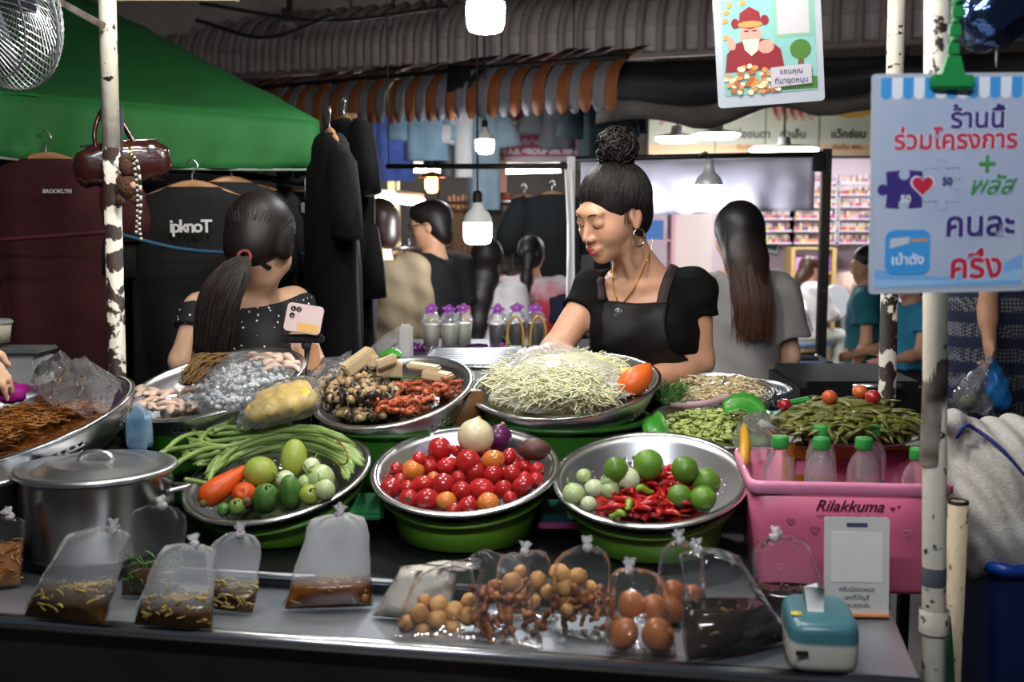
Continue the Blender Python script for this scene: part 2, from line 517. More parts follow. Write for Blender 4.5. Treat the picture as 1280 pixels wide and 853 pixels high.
# ------------------------------------------------------------------ striped awning with scalloped edge
A, B = W(280, 158, 7.6), W(772, 128, 5.9)
d = B - A; n_s = 40; dirx = Vector((d.x, d.y, 0)).normalized(); out = Vector((dirx.y, -dirx.x, 0))
aw = thing('striped_awning', 'old orange and grey striped awning with scalloped edge over the clothes stall', 'awning', A)
sm = [pm('awning_grey', '#77757a', .7, col2='#5d5b60', vscale=14), pm('awning_orange', '#8a4f27', .75, col2='#6e3c1d', vscale=14)]
w_ = d.length / n_s
v = []; rows = [(0, 0), (.05, .003), (.1, .0), (.16, -.02), (.23, -.09), (.28, -.2), (.33, -.34)]
hz = 7
for zz, yy in rows:
    for k in range(hz):
        u = k / (hz - 1); dz = 0
        if zz == 0: dz = -.045 * math.sin(PI * u) ** .7
        v.append(dirx * (w_ * u) + out * yy + Vector((0, 0, zz + dz)))
f = [[i * hz + k, i * hz + k + 1, (i + 1) * hz + k + 1, (i + 1) * hz + k] for i in range(len(rows) - 1) for k in range(hz - 1)]
st_me = [mk(v, f, True), mk(v, f, True)]
random.seed(3)
for i in range(n_s):
    o = solid(ob('stripe', st_me[i % 2], sm[i % 2], aw, False), .004)
    o.location = d * (i / n_s) + out * random.uniform(-.012, .012)
    o.rotation_euler = (random.uniform(-.05, .05), 0, 0)
ob('awning_rail', tube([A + out * -.1 + Vector((0, 0, .24)), B + out * -.1 + Vector((0, 0, .24))], .018, 6), M_dark, aw)
# dark sagging tarpaulin beyond it to the right
random.seed(4)
def drape(p0, p1, drop, thick, nseg=26, amp=.05, seed=0):
    v = []; f = []
    p0, p1 = Vector(p0), Vector(p1)
    for i in range(nseg + 1):
        u = i / nseg; p = p0.lerp(p1, u)
        for j in range(7):
            t = j / 6; nn = noise.noise(Vector((u * 9 + seed, t * 2, seed)))
            v.append(p + Vector((0, -.08 * math.sin(PI * t) + amp * nn, -drop * t * (1 + .5 * noise.noise(Vector((u * 6, seed, 0)))))))
    for i in range(nseg):
        for j in range(6): f.append([i * 7 + j, (i + 1) * 7 + j, (i + 1) * 7 + j + 1, i * 7 + j + 1])
    return mk(v, f, True)
tp = solid(ob('tarpaulin', drape(W(745, 92, 6.4), W(1340, 62, 5.6), .27, .01, seed=2), pm('grey_tarpaulin', '#5a544e', .8, col2='#413c38', vscale=6, bump=.3)), .006)
centre(tp); tag(tp, 'dull grey tarpaulin gathered beneath the ribbed canopy at right', 'tarpaulin')
tp = solid(ob('tarpaulin', drape(W(560, 82, 6.6), W(1340, 66, 5.45), .2, .01, seed=9, amp=.08), pm('black_tarpaulin', '#121112', .7, bump=.4)), .006)
centre(tp); tag(tp, 'black tarpaulin sagging in folds above the salon banner', 'tarpaulin')

# ------------------------------------------------------------------ garments
def shirt_mesh(w=.5, h=.68, sleeve=.2, seed=0, thick=.07, fold=.014):
    rings = [(.085, .0, .035), (.1, .012, .045), (.17, .035, .05), (.5 * w * .92, .07, .05), (.5 * w, .1, .055), (.5 * w, .18, thick), (.5 * w * .98, .3, thick), (.5 * w * .98, .45, thick), (.5 * w, .6, thick), (.5 * w * 1.02, 1, thick)]
    seg = 28; v = []; f = []
    for hw, t, dp in rings:
        z = -t * h if t <= .2 else -(.2 + (t - .2)) * h
        for j in range(seg):
            a = 2 * PI * j / seg; x = hw * math.copysign(abs(math.cos(a)) ** .8, math.cos(a)); y = dp * math.sin(a)
            y += fold * min(1, t * 2.2) * (math.sin(x * 42 + seed) + .7 * math.sin(x * 75 + seed * 2.1 + z * 6))
            v.append((x, y, z))
    n = len(rings)
    for i in range(n - 1):
        for j in range(seg):
            k = (j + 1) % seg; f.append([i * seg + j, (i + 1) * seg + j, (i + 1) * seg + k, i * seg + k])
    B_ = MB().add(v, f)
    for s in (-1, 1):
        p = [(s * w * .4, 0, -.07 * h - .015), (s * w * .5, 0, -.12 * h), (s * (w * .5 + sleeve * .25), 0, -.12 * h - sleeve * .6), (s * (w * .5 + sleeve * .3), 0, -.12 * h - sleeve)]
        B_.add(*tube_vf(p, [.06, .085, .088, .09], 12, flat=.5, up=(0, 1, 0), cap=True))
    return B_.mesh(True)
def trousers_mesh(w=.36, h=.8, seed=0):
    B_ = MB()
    for s in (-1, 1):
        p = [(s * w * .22, 0, 0), (s * w * .24, .01, -.25 * h), (s * w * .25, -.01 * s, -.6 * h), (s * w * .25, 0, -h)]
        B_.add(*tube_vf(curve_pts(p, 8), [w * .28, w * .28, w * .27, w * .25, w * .25, w * .24, w * .23, w * .22, w * .22], 14, flat=.32, up=(0, 1, 0)))
    B_.add(*box_vf((-w * .5, -.035, -.05), (w * .5, .035, .004), .008))
    return B_.mesh(True)
def hanger_mesh():
    wood = tube_vf(curve_pts([(-.2, 0, -.075), (-.1, 0, -.03), (0, 0, 0), (.1, 0, -.03), (.2, 0, -.075)], 14), .011, 6, flat=1.4)
    hook = tube_vf(curve_pts([(0, 0, 0), (0, 0, .035), (.018, 0, .055), (.0, 0, .08), (-.02, 0, .062)], 14), .003, 5)
    return mk(*wood, True), mk(*hook, True)
HG = hanger_mesh()
hang_wood = pm('hanger_wood', '#b98d63', .5, col2='#a47a50', vscale=20)
def hang(px, py, Y, me, mat, label, cat='shirt', group=None, yaw=0, hanger=True, name='hanging_shirt', hlabel=None, dark=False):
    p = W(px, py, Y)
    o = ob(name, me, mat); o.location = p; o.rotation_euler = (0, 0, yaw); tag(o, label, cat, group)
    if hanger:
        h = thing('clothes_hanger', hlabel or ('hanger holding the ' + label)[:90], 'hanger', p + Vector((0, 0, .008)), (0, 0, yaw))
        ob('shoulder_bar', HG[0], None, h, False); ob('hook', HG[1], None, h, False)
        if not HG[0].materials: HG[0].materials.append(hang_wood); HG[1].materials.append(M_chrome)
    return o
def cloth(name, c1, c2=None, **k): return pm(name, c1, .85, col2=c2 or c1, vscale=10, bump=.15, bscale=50, **k)

# near rack under the green tent
M_pink_print = pm('white_print', '#c9c9c9', .8)
o = hang(58, 199, 3.55, shirt_mesh(.42, .95, .14, 1, thick=.06), cloth('maroon_cloth', '#3d0a12', '#2c070d'), 'dark maroon shirt with small white lettering across its back', hlabel='wooden hanger in the maroon shirt', yaw=.04)
text_on(o, Matrix.Translation(W(70, 238, 3.47)), 'print', 'BROOKLYN', .004, -.008, .0165, M_pink_print, bold=.0006)
hang(-30, 205, 3.95, shirt_mesh(.4, .8, .1, 3), M_black, 'black shirt hanging at the left edge of the photo', hlabel='hanger at the left edge of the photo')
S1 = shirt_mesh(.4, .95, .12, 5)
o = hang(182, 226, 4.05, S1, cloth('washed_black', '#101113', '#0a0a0c'), 'washed black shirt with small grey block print beside the rusty pole', hlabel='hanger right of the brown handbag', yaw=.95)
pr = MB()
random.seed(12)
for r in range(5):
    x = 0
    while x < .055:
        w = random.uniform(.006, .014); pr.add(*box_vf((x, 0, -r * .013 - .009), (x + w, .001, -r * .013))); x += w + .002
pm_ = pr.mesh(); pm_.transform(Matrix.Translation(W(188, 270, 3.82)) @ Matrix.Rotation(.5, 4, 'Z')); ob('print', pm_, pm('grey_print', '#8b8b8b', .8), o)
o = hang(241, 234, 3.6, shirt_mesh(.4, .95, .16, 8), cloth('coal_black', '#0a0a0c', '#060607'), 'black band shirt with spiky white lettering on its chest', hlabel='pale hanger in the black band shirt', yaw=.12)
text_on(o, Matrix.Translation(W(241, 282, 3.485)) @ Matrix.Rotation(.1, 4, 'Z'), 'print', 'ipknoT', -.006, -.02, .054, M_pink_print, bold=.0014, spacing=.8)
o = hang(290, 228, 3.85, shirt_mesh(.48, .9, .22, 2), cloth('faded_black', '#101012', '#09090a'), 'faded black shirt with a red lettered chest print', hlabel='pale hanger in the shirt with red print', yaw=.75)
text_on(o, Matrix.Translation(W(294, 276, 3.68)) @ Matrix.Rotation(.5, 4, 'Z'), 'print', 'MISS', 0, -.016, .045, pm('red_print', '#8c4a4e', .8), bold=.003)
o = hang(326, 238, 4.0, shirt_mesh(.42, .9, .2, 9), M_black, 'plain black shirt behind the ponytail woman', hlabel='black hanger above the ponytail woman', yaw=1.0)
o = hang(362, 240, 4.3, shirt_mesh(.38, .9, .16, 4), cloth('ink_black', '#101014', '#0a0a0c'), 'black shirt with yellow outline print near the tent post', hlabel='pale hanger beside the white tent post', yaw=.8)
pr = MB()
yp = Matrix.Translation(W(364, 342, 4.1))
for q in ([(0, 0), (.05, .01), (.055, -.03), (.02, -.05), (.06, -.09), (.0, -.1)], [(-.02, .02), (-.03, -.06), (.01, -.12)], [(.03, .05), (.07, .06), (.07, .02)]):
    pr.add(*tube_vf([(x, 0, z) for x, z in q], .004, 4))
q = pr.mesh(); q.transform(yp); ob('print', q, pm('yellow_print', '#b9a02c', .8), o)
hang(412, 168, 3.6, shirt_mesh(.44, 1.0, .2, 6), M_black, 'large plain black shirt hanging right of the green tent', hlabel='hanger of the large plain black shirt', yaw=-1.25)
hang(430, 150, 4.2, shirt_mesh(.42, .62, .2, 7), M_black, 'black shirt with short sleeves beside the wooden pole', hlabel='hanger beside the wooden pole', yaw=-1.15)
hang(436, 262, 4.3, shirt_mesh(.44, .8, .22, 11), M_black, 'lower black shirt below the one beside the wooden pole', hlabel='hanger of the lower black shirt', yaw=-1.15)
# rods, tent legs
for x0, y0, x1, y1, Y, lab in [(-40, 172, 400, 232, 3.8, 'dark steel rod carrying the black shirts under the tent')]:
    single('hanging_rod', tube([W(x0, y0, Y - .2), W(x1, y1, Y + .25)], .012, 8), M_dark, lab, 'rod')
single('rope', tube(curve_pts([W(-10, 301, 3.35), W(60, 296, 3.3), W(142, 290, 3.28)], 8), .006, 6), pm('pink_rope', '#4f1830', .8), 'thin pink rope strung across the maroon shirt', 'rope')
single('rope', tube(curve_pts([W(142, 291, 3.3), W(230, 312, 3.4), W(330, 317, 3.6), W(402, 318, 3.8)], 10), .006, 6), pm('blue_rope', '#1d4a66', .8), 'thin blue rope strung across the black shirts', 'rope')
tl = thing('tent_leg', 'white steel corner leg of the green tent', 'pole', W(390, 700, 4.0))
ob('post', box((-.014, -.014, 0), (.014, .014, 1.75), .002, Matrix.Translation((W(390, 400, 4.0).x, 4.0, 0))), M_white, tl)
ob('collar', box((-.04, -.022, 0), (.022, .022, .035), .003, Matrix.Translation(W(392, 266, 4.0))), M_chrome, tl)

# ------------------------------------------------------------------ green tent
gm = pm('tent_green', '#146226', .75, col2='#0f5420', vscale=5, bump=.25, bscale=6, stretch=(1, 1, 1))
C1, C0 = W(399, 152, 4.0), W(-220, 100, 3.35)        # front eave, right corner and far left
AP = W(20, -50, 5.6)
BK = W(345, 200, 7.2); BK.z = C1.z
tent = thing('green_tent', 'green canopy tent sheltering the racks of black shirts', 'tent', (C1.x - .3, C1.y, C1.z))
nu = 40; v = []; f = []
for i in range(nu + 1):
    u = i / nu; e = C0.lerp(C1, u)
    for j in range(7):
        t = j / 6; w = noise.noise(Vector((u * 10, t * 2, 1.3))) * .03 + .014 * math.sin(u * 60 + t * 3)
        lowz = .165 + .03 * math.sin(PI * u)
        v.append(e + Vector((.02 * t, -.02 - .03 * t + w * t, -lowz * t)))
for i in range(nu):
    for j in range(6): f.append([i * 7 + j, i * 7 + j + 1, (i + 1) * 7 + j + 1, (i + 1) * 7 + j])
solid(ob('front_valance', mk(v, f, True), gm, tent), .003)
v = [C1 + (BK - C1) * (i / 8) + Vector((.0, 0, -.16 * t)) for i in range(9) for t in (0, 1)]
solid(ob('side_valance', mk(v, [[2 * i, 2 * i + 1, 2 * i + 3, 2 * i + 2] for i in range(8)]), gm, tent), .003)
ob('hem', tube([Vector(p) + Vector((0, -.055, -.168 - .03 * math.sin(PI * i / 20))) for i, p in enumerate([C0.lerp(C1, i / 20) for i in range(21)])], .005, 5), pm('hem_grey', '#7d8a7d', .7), tent)
def sheet(a, b, c, nn=16, sag=.06):
    v = []; f = []; idx = {}
    for i in range(nn + 1):
        for j in range(nn + 1 - i):
            u, w = i / nn, j / nn; p = a * (1 - u - w) + b * u + c * w
            k = (1 - u - w) * u * w * 27
            idx[i, j] = len(v); v.append(p + Vector((0, 0, -sag * k + .012 * noise.noise(p * 5))))
    for i in range(nn):
        for j in range(nn - i):
            f.append([idx[i, j], idx[i + 1, j], idx[i, j + 1]])
            if i + j < nn - 1: f.append([idx[i + 1, j], idx[i + 1, j + 1], idx[i, j + 1]])
    return mk(v, f, True)
solid(ob('front_roof', sheet(C0, C1, AP), gm, tent), .003)
solid(ob('side_roof', sheet(C1, BK, AP), gm, tent), .003)
ob('frame_bar', tube([C0 + Vector((0, .05, -.03)), C1 + Vector((0, .05, -.03))], .014, 6), M_dark, tent)
ob('frame_bar', tube([C1 + Vector((-.02, .05, -.03)), BK + Vector((-.05, 0, -.03))], .014, 6), M_dark, tent)
ob('truss_bar', tube([C1 + Vector((-1.3, .3, -.16)), C1 + Vector((-.05, .1, -.02))], .009, 6), M_dark, tent)
# pale papers behind the rack under the tent
single('paper_sheet', box((-.055, 0, -.09), (.055, .002, .0), 0, Matrix.Translation(W(108, 162, 4.4)) @ Matrix.Rotation(.05, 4, 'Y')), pm('lilac_paper', '#b3aed6', .7), 'lilac paper hung behind the maroon shirt', 'paper')
single('paper_sheet', box((-.06, 0, -.1), (.06, .002, .0), 0, Matrix.Translation(W(222, 184, 4.3))), pm('lilac_paper', '#b3aed6', .7), 'lilac paper hung behind the pale shirt hangers', 'paper')

# ------------------------------------------------------------------ clothes under the striped awning
def far_shirt(px, py, Y, w, h, mat, label, seed=0, yaw=0):
    return hang(px, py, Y, shirt_mesh(w, h, .14, seed, .06, .01), mat, label, yaw=yaw, hlabel='hanger of the ' + label[:60])
far_shirt(463, 143, 7.3, .3, .38, cloth('navy_far', '#1d2540'), 'navy shirt at the left of the row under the striped awning', 1)
far_shirt(491, 142, 7.25, .26, .42, cloth('blue_stripe', '#3f56a6', '#5b70bd'), 'bright blue buttoned shirt under the striped awning', 2, .2)
far_shirt(533, 140, 7.2, .27, .3, cloth('denim_pale', '#86a3b6', '#6f8ea6'), 'pale denim shirt under the striped awning', 3)
far_shirt(563, 141, 7.35, .14, .4, cloth('grey_far', '#6d6f70'), 'narrow grey shirt next to the pale denim shirt', 4)
far_shirt(581, 141, 7.2, .14, .4, cloth('white_far', '#c9c9cb'), 'narrow white shirt with pink chest patch', 5)
far_shirt(605, 141, 7.2, .2, .6, cloth('denim_far', '#8395a0', '#6c808e'), 'washed denim shirt behind the small hanging lamp', 6)
far_shirt(697, 132, 7.0, .22, .26, cloth('charcoal_far', '#44464a'), 'short charcoal shirt overlapping the pink banner', 7)
far_shirt(748, 133, 6.6, .24, .36, cloth('bottle_green', '#1c2b30'), 'dark bottle green shirt right of the pink banner', 8, .2)
far_shirt(766, 128, 6.9, .2, .4, cloth('navy_jean', '#24324e'), 'navy shirt hanging behind the vendor hair bun', 9, .3)
for i, (px, c) in enumerate([(540, '#2c2d30'), (555, '#5f5a50'), (570, '#38332f')]):
    single('hanging_trousers', (lambda m: (m.transform(Matrix.Translation(W(px, 190, 7.5))), m)[1])(trousers_mesh(.12, .1)), cloth('leg%d' % i, c), ['black trousers folded below the pale denim shirt', 'khaki trousers folded below the pale denim shirt', 'brown trousers folded left of the washed denim shirt'][i], 'trousers')
# pink and white banner
M = Matrix.Translation(W(672, 171, 7.9)); s = PX(7.9)
bn = thing('shop_banner', 'white and pink shop banner with a phone number', 'banner', W(672, 198, 7.9))
ob('sheet', box((-52 * s, 0, -30 * s), (52 * s, .006, 36 * s), 0, M), pm('banner_white', '#dcd8dc', .6), bn)
ob('pink_band', box((-52 * s, -.002, -24 * s), (52 * s, .0, 2 * s), 0, M), pm('banner_pink', '#c25a86', .6), bn)
ob('pink_swash', mk(xf([(-30 * s, -.003, 22 * s), (20 * s, -.003, 22 * s), (52 * s, -.003, 32 * s), (52 * s, -.003, 36 * s), (-20 * s, -.003, 36 * s)], M), [[0, 1, 2, 3, 4]]), pm('banner_pink', ''), bn)
TW = pm('lettering_white', '#f2eef0', .6)
for q in (-45, 45): ob('hanging_wire', tube([M @ Vector((q * s, 0, 36 * s)), Vector(((M @ Vector((q * s, 0, 0))).x, 7.9, 4.1))], .005, 5), M_cord, bn)
text_on(bn, M, 'lettering', 'สนใจพื้นที่เช่าเปิดร้าน ติดต่อ', 0, -9 * s, 8.2 * s, TW, y=-.005, bold=.002)
text_on(bn, M, 'lettering', 'โดย A.B. GROUP โทร. 086-1', 0, -21 * s, 9 * s, TW, y=-.005, bold=.004)

# rods and posts of the opposite stall
sr = thing('stall_rod', 'thin dark rod crossing above the bright hanging bulb', 'rod', W(600, 208, 5.1))
ob('rod', tube([W(484, 208, 5.3), W(716, 208, 4.9)], .012, 8), M_dark, sr)
ob('drop_wire', tube([W(486, 208, 5.3), Vector((W(486, 208, 5.3).x, 5.3, 4.1))], .003, 5), M_cord, sr)
single('wooden_pole', box((-.035, -.035, 0), (.035, .035, 2.12), .006, Matrix.Translation((W(454, 200, 5.7).x, 5.7, 0)) @ Matrix.Rotation(-.03, 4, 'Y')), M_wood, 'pale wooden pole beside the man in tan', 'pole')
single('stall_post', box((-.045, -.045, 0), (.045, .045, 3.0), .004, Matrix.Translation((W(493, 300, 9.4).x, 9.4, 0))), pm('cream_post', '#b5a886', .6), 'cream post standing far behind the two men', 'pole')
single('stall_post', box((-.05, -.05, 0), (.05, .05, 3.0), .004, Matrix.Translation((W(625, 260, 9.0).x, 9.0, 0))), pm('pinkish_post', '#c9a79c', .6), 'pinkish post behind the hanging trousers', 'pole')
tt = thing('stall_post', 'white steel post with loose white cables left of the vendor', 'pole', (W(717, 400, 4.9).x, 4.9, 0))
ob('post', box((-.016, -.016, 0), (.016, .016, 1.87), .003, Matrix.Translation((W(713, 400, 4.9).x, 4.9, 0))), pm('offwhite_paint', '#b9b6bb', .5), tt)
for k in range(2):
    ob('cable', tube(curve_pts([W(707 + k * 7, 212, 4.86), W(711 + k * 5, 300, 4.85), W(709 + k * 8, 380, 4.85), W(713 + k * 4, 460, 4.85)], 14), .006, 5), M_white, tt)
# ------------------------------------------------------------------ lamps
def tube_lamp(p, q, r, mat, label, cordup=.25, group=None):
    c = (Vector(p) + Vector(q)) / 2
    t = thing('tube_lamp', label, 'lamp', c, group=group)
    ob('tube', tube([p, q], r, 10), mat, t)
    ob('fitting', tube([Vector(p) + Vector((0, 0, r * 1.6)), Vector(q) + Vector((0, 0, r * 1.6))], r * .8, 6), M_white, t)
    for e_ in (p, q): ob('cord', tube([Vector(e_) + Vector((0, 0, r)), Vector((e_[0], e_[1], 4.1))], .005, 5), M_cord, t)
    return t
for x0, y0, x1, y1, Y, lab in [(440, 219, 487, 214, 9.6, 'yellowish tube lamp above the man in tan'), (515, 211, 590, 211, 9.2, 'pair of tube lamps above the orange lamp'),
                               (497, 214, 510, 213, 9.6, 'short yellow tube lamp left of the orange lamp'), (620, 213, 700, 211, 9.4, 'thin tube lamp above the hanging jacket'),
                               (442, 244, 494, 250, 8.8, 'white tube lamp left of the cream post'), (496, 249, 530, 254, 8.7, 'white tube lamp right of the cream post')]:
    tube_lamp(W(x0, y0, Y), W(x1, y1, Y), .028, E_far, lab)
def bulb_lamp(p, r, mat, label, cord=.5, name='bulb_lamp', tall=1.25):
    t = thing(name, label, 'lamp', p)
    prof = [(.001, -r * tall), (r * .55, -r * tall), (r * .85, -r * tall * .9), (r * .98, -r * tall * .6), (r, 0), (r * .98, r * .25)]
    ob('glass', lathe(prof, 20, M=Matrix.Translation(p)), mat, t)
    ob('housing', lathe([(r * 1.0, r * .25), (r * 1.0, r * .5), (r * .8, r * .95), (r * .45, r * 1.25), (r * .32, r * 1.7), (.001, r * 1.7)], 20, M=Matrix.Translation(p)), M_white, t)
    ob('socket', lathe([(r * .34, r * 1.65), (r * .34, r * 2.3), (r * .15, r * 2.5), (.001, r * 2.5)], 12, M=Matrix.Translation(p)), M_dark, t)
    if cord: ob('cord', tube([Vector(p) + Vector((0, 0, r * 2.4)), Vector(p) + Vector((0, 0, r * 2.4 + cord))], .004, 6), M_cord, t)
    return t
bulb_lamp(W(607, 10, 3.7), .062, E_bulb, 'big white LED bulb hanging at the top of the photo', .4)
bulb_lamp(W(597, 283, 5.0), .062, E_bulb, 'bright LED bulb hanging in front of the white shirted woman', 2.4)
bulb_lamp(W(606, 178, 6.4), .05, E_bulb, 'small LED lamp tilted below the striped awning', 1.9)
lo = thing('orange_lamp', 'orange glowing lamp with a small shade in the far stall', 'lamp', W(540, 231, 8.4))
ob('bulb', lathe([(.001, -.06), (.03, -.055), (.05, -.02), (.05, .03), (.03, .06), (.001, .06)], 14, M=Matrix.Translation(W(540, 231, 8.4))), E_orange, lo)
ob('shade', lathe([(.1, .05), (.06, .085), (.02, .1)], 16, M=Matrix.Translation(W(540, 231, 8.4))), pm('copper_shade', '#a5683a', .4, .6), lo)
ob('cord', tube([W(540, 231, 8.4) + Vector((0, 0, .1)), Vector((W(540, 231, 8.4).x, 8.4, 4.1))], .006, 5), M_cord, lo)

# far hanging clothes inside the opposite stall
random.seed(5)
for i, (px, py, Y, w, h, c, lab) in enumerate([
    (566, 258, 7.6, .13, .5, '#8b6a48', 'tan trousers at the left end of the far rail'), (582, 256, 7.5, .13, .52, '#77573c', 'brown trousers under the row of wooden clips'), (622, 258, 7.4, .11, .44, '#5e5c58', 'grey cropped trousers right of the bright bulb'),
    (642, 258, 7.4, .11, .42, '#66625d', 'second grey cropped trousers on the far rail'), (657, 262, 7.4, .12, .36, '#3f5261', 'blue jeans beside the orange garment'), (667, 260, 7.5, .12, .42, '#2f3f52', 'darker blue jeans next to the dark jacket')]):
    m = trousers_mesh(w * 1.4, h); m.transform(Matrix.Translation(W(px, py, Y)) @ Matrix.Rotation(random.uniform(-.4, .4), 4, 'Z')); single('hanging_trousers', m, cloth('legs_%d' % i, c), lab, 'trousers')
hang(655, 247, 7.5, shirt_mesh(.26, .2, .08, 2), cloth('orange_knit', '#a8542f'), 'orange knit top on the far rail', hlabel='hanger of the orange knit top')
hang(690, 243, 7.3, shirt_mesh(.38, .62, .3, 3), cloth('dark_jacket', '#1a2022'), 'dark jacket hanging left of the white post', hlabel='hanger of the dark jacket')
fr_ = thing('clothes_rail', 'steel rail carrying the far trousers', 'rail', W(630, 250, 7.45))
q0, q1 = W(548, 254, 7.45), W(716, 250, 7.3)
ob('rail', tube([q0, q1], .012, 6), M_chrome, fr_)
for q in (q0, q1): ob('drop_wire', tube([q, Vector((q.x, q.y, 4.1))], .006, 5), M_cord, fr_)
for i in range(7):
    p = W(562 + i * 5.5, 252 - (i % 2) * 2, 7.45)
    single('wooden_clip', box(p + Vector((-.009, -.008, -.05)), p + Vector((.009, .008, .035)), .003), pm('warm_clip_wood', '#c98a52', .5), 'wooden clip hanger on the far rail', 'hanger', 'wooden clips on the far rail')
# low racks between the men
random.seed(9)
for i in range(0, 9, 2):
    c = ['#4b4a3c', '#3a352f', '#6a6250', '#2b2c30', '#59503f', '#2f3a3a', '#7a6d58', '#35302f', '#423b44'][i]
    hang(500 + i * 5.5, 318 + random.uniform(-3, 3), 6.5 + .06 * i, shirt_mesh(.26, .75, .12, i, .05), cloth('rack_%d' % i, c), ['olive', 'dark brown', 'khaki', 'charcoal', 'taupe', 'dark green', 'sand coloured', 'brown black', 'plum grey'][i] + ' shirt packed on the rail between the two men', yaw=1.25, hlabel='hanger on the low rail, ' + ['first', '', 'second', '', 'third', '', 'fourth', '', 'fifth'][i] + ' from the left')
lr = thing('clothes_rail', 'low steel rail between the two men', 'rail', (W(525, 312, 6.7).x, 6.7, 0))
q0, q1 = W(488, 311, 6.45), W(562, 311, 7.0)
ob('rail', tube([q0, q1], .012, 6), M_chrome, lr)
for q in (q0, q1): ob('upright', tube([q, Vector((q.x, q.y, 0))], .014, 6), M_chrome, lr)
random.seed(15)
st = thing('display_stand', 'dark display table piled with folded clothes in the opposite stall', 'table', (W(590, 430, 8.2).x, 8.2, 0))
ob('top', box((-2.2, 7.7, .72), (.85, 8.8, .78), .01), M_dark, st)
for x in (-2.1, .75):
    for y in (7.8, 8.7): ob('leg', box((x - .03, y - .03, 0), (x + .03, y + .03, .72)), M_dark, st)
k = 0
for x in np.arange(-2.0, .75, .3):
    for lv in range(random.randint(2, 5)):
        c = random.choice(['#2a2530', '#43364f', '#2d3440', '#503b33', '#2e3a33', '#5a5060', '#38303a', '#6b5a70', '#7b7480'])
        o = ob('folded_garment', box((-.12, -.15, 0), (.12, .15, .055), .02), cloth('fold_' + c, c))
        o.location = (x + random.uniform(-.02, .02), 7.95 + random.uniform(-.03, .03), .781 + lv * .056); o.rotation_euler = (0, 0, random.uniform(-.1, .1))
        tag(o, 'folded garment stacked on the dim display table', 'clothes', 'folded clothes on the display table')

# ------------------------------------------------------------------ salon side
M = Matrix.Translation(W(955, 158, 9.3)); s = PX(9.3)
sb = thing('salon_banner', 'pale salon banner with pictures of hands, an eye and nails', 'banner', W(955, 192, 9.3))
ob('sheet', box((-142 * s, 0, -36 * s), (142 * s, .01, 38 * s), 0, M), pm('banner_cream', '#cfd0bd', .6, col2='#c4c8b0', vscale=2), sb)
ob('warm_strip', box((-142 * s, -.003, -35 * s), (142 * s, .0, -22 * s), 0, M), pm('banner_peach', '#d8b48e', .6), sb)
ob('frame', join(box_vf((-146 * s, -.02, -39 * s), (146 * s, .02, -36 * s)), box_vf((-146 * s, -.02, -39 * s), (-142 * s, .02, 40 * s))).mesh(), M_dark, sb).data.transform(M)
for q in (-120, 120): ob('hanging_wire', tube([M @ Vector((q * s, 0, 38 * s)), Vector(((M @ Vector((q * s, 0, 0))).x, 9.3, 4.1))], .006, 5), M_cord, sb)
for x in (-60, 2, 68): ob('divider', box((x * s - .006, -.004, -36 * s), (x * s + .006, 0, 38 * s), 0, M), pm('banner_line', '#8a8463', .6), sb)
skinp = pm('printed_skin', '#c9a98f', .6, col2='#b48f77', vscale=3)
def flat(pts, y=-.004): return mk(xf([(x * s, y, z * s) for x, z in pts], M), [list(range(len(pts)))])
def ellp(cx, cz, rx, rz, rot=0, n=18): return [(cx + rx * math.cos(2 * PI * i / n) * math.cos(rot) - rz * math.sin(2 * PI * i / n) * math.sin(rot), cz + rx * math.cos(2 * PI * i / n) * math.sin(rot) + rz * math.sin(2 * PI * i / n) * math.cos(rot)) for i in range(n)]
for k in range(6): ob('printed_finger', flat(ellp(-118 + k * 9, 20 + (k % 3) * 4, 5, 22, -.5 + k * .22), -.004 - .0006 * k), skinp, sb)
for k in range(4): ob('printed_nail', flat(ellp(-118 + k * 12 + 5, 8 + (k % 2) * 4, 2.2, 4, -.4 + k * .2), -.009), pm('printed_white', '#e8e4dc', .5), sb)
ob('printed_eye', flat(ellp(-30, 16, 16, 6)), pm('printed_white', ''), sb)
ob('printed_iris', flat(ellp(-30, 15, 5, 5), -.006), pm('printed_dark', '#2e2a26', .5), sb)
ob('printed_brow', flat([(-52, 26), (-30, 34), (-8, 28), (-8, 25), (-30, 30), (-52, 23)], -.006), pm('printed_dark', ''), sb)
for k in range(5): ob('printed_finger', flat(ellp(15 + k * 10, 18, 4.5, 12, .3), -.004 - .0006 * k), skinp, sb); ob('printed_nail', flat(ellp(13 + k * 10, 20, 2.6, 8, .3), -.009), pm('printed_pink', '#b23b5c', .5), sb)
ob('printed_skin', flat(ellp(112, 22, 28, 12, .1)), pm('printed_gold', '#c9a04c', .6), sb)
TD = pm('lettering_grey', '#4a4a46', .6)
for x, t, t2 in ((-14, 'ต่อขนตา', 'เริ่มต้น 390.-'), (36, 'ทำเล็บ', 'เริ่มต้น 99.-'), (104, 'แว็กซ์ขน', 'เริ่มต้น 400.-')):
    text_on(sb, M, 'lettering', t, x * s, -14 * s, 13 * s, TD, y=-.008, bold=.002)
    text_on(sb, M, 'lettering', t2, x * s, -28 * s, 8 * s, pm('lettering_orange', '#b06a3a', .6), y=-.008, bold=.001)
single('roller_shutter', box((-30 * s, 0, -38 * s), (14 * s, .03, 4.1 - W(803, 158, 9.5).z), 0, Matrix.Translation(W(803, 158, 9.5))), pm('grey_panel', '#8e8c88', .6, col2='#7e7c78', vscale=3), 'grey striped shutter panel left of the salon banner', 'panel')
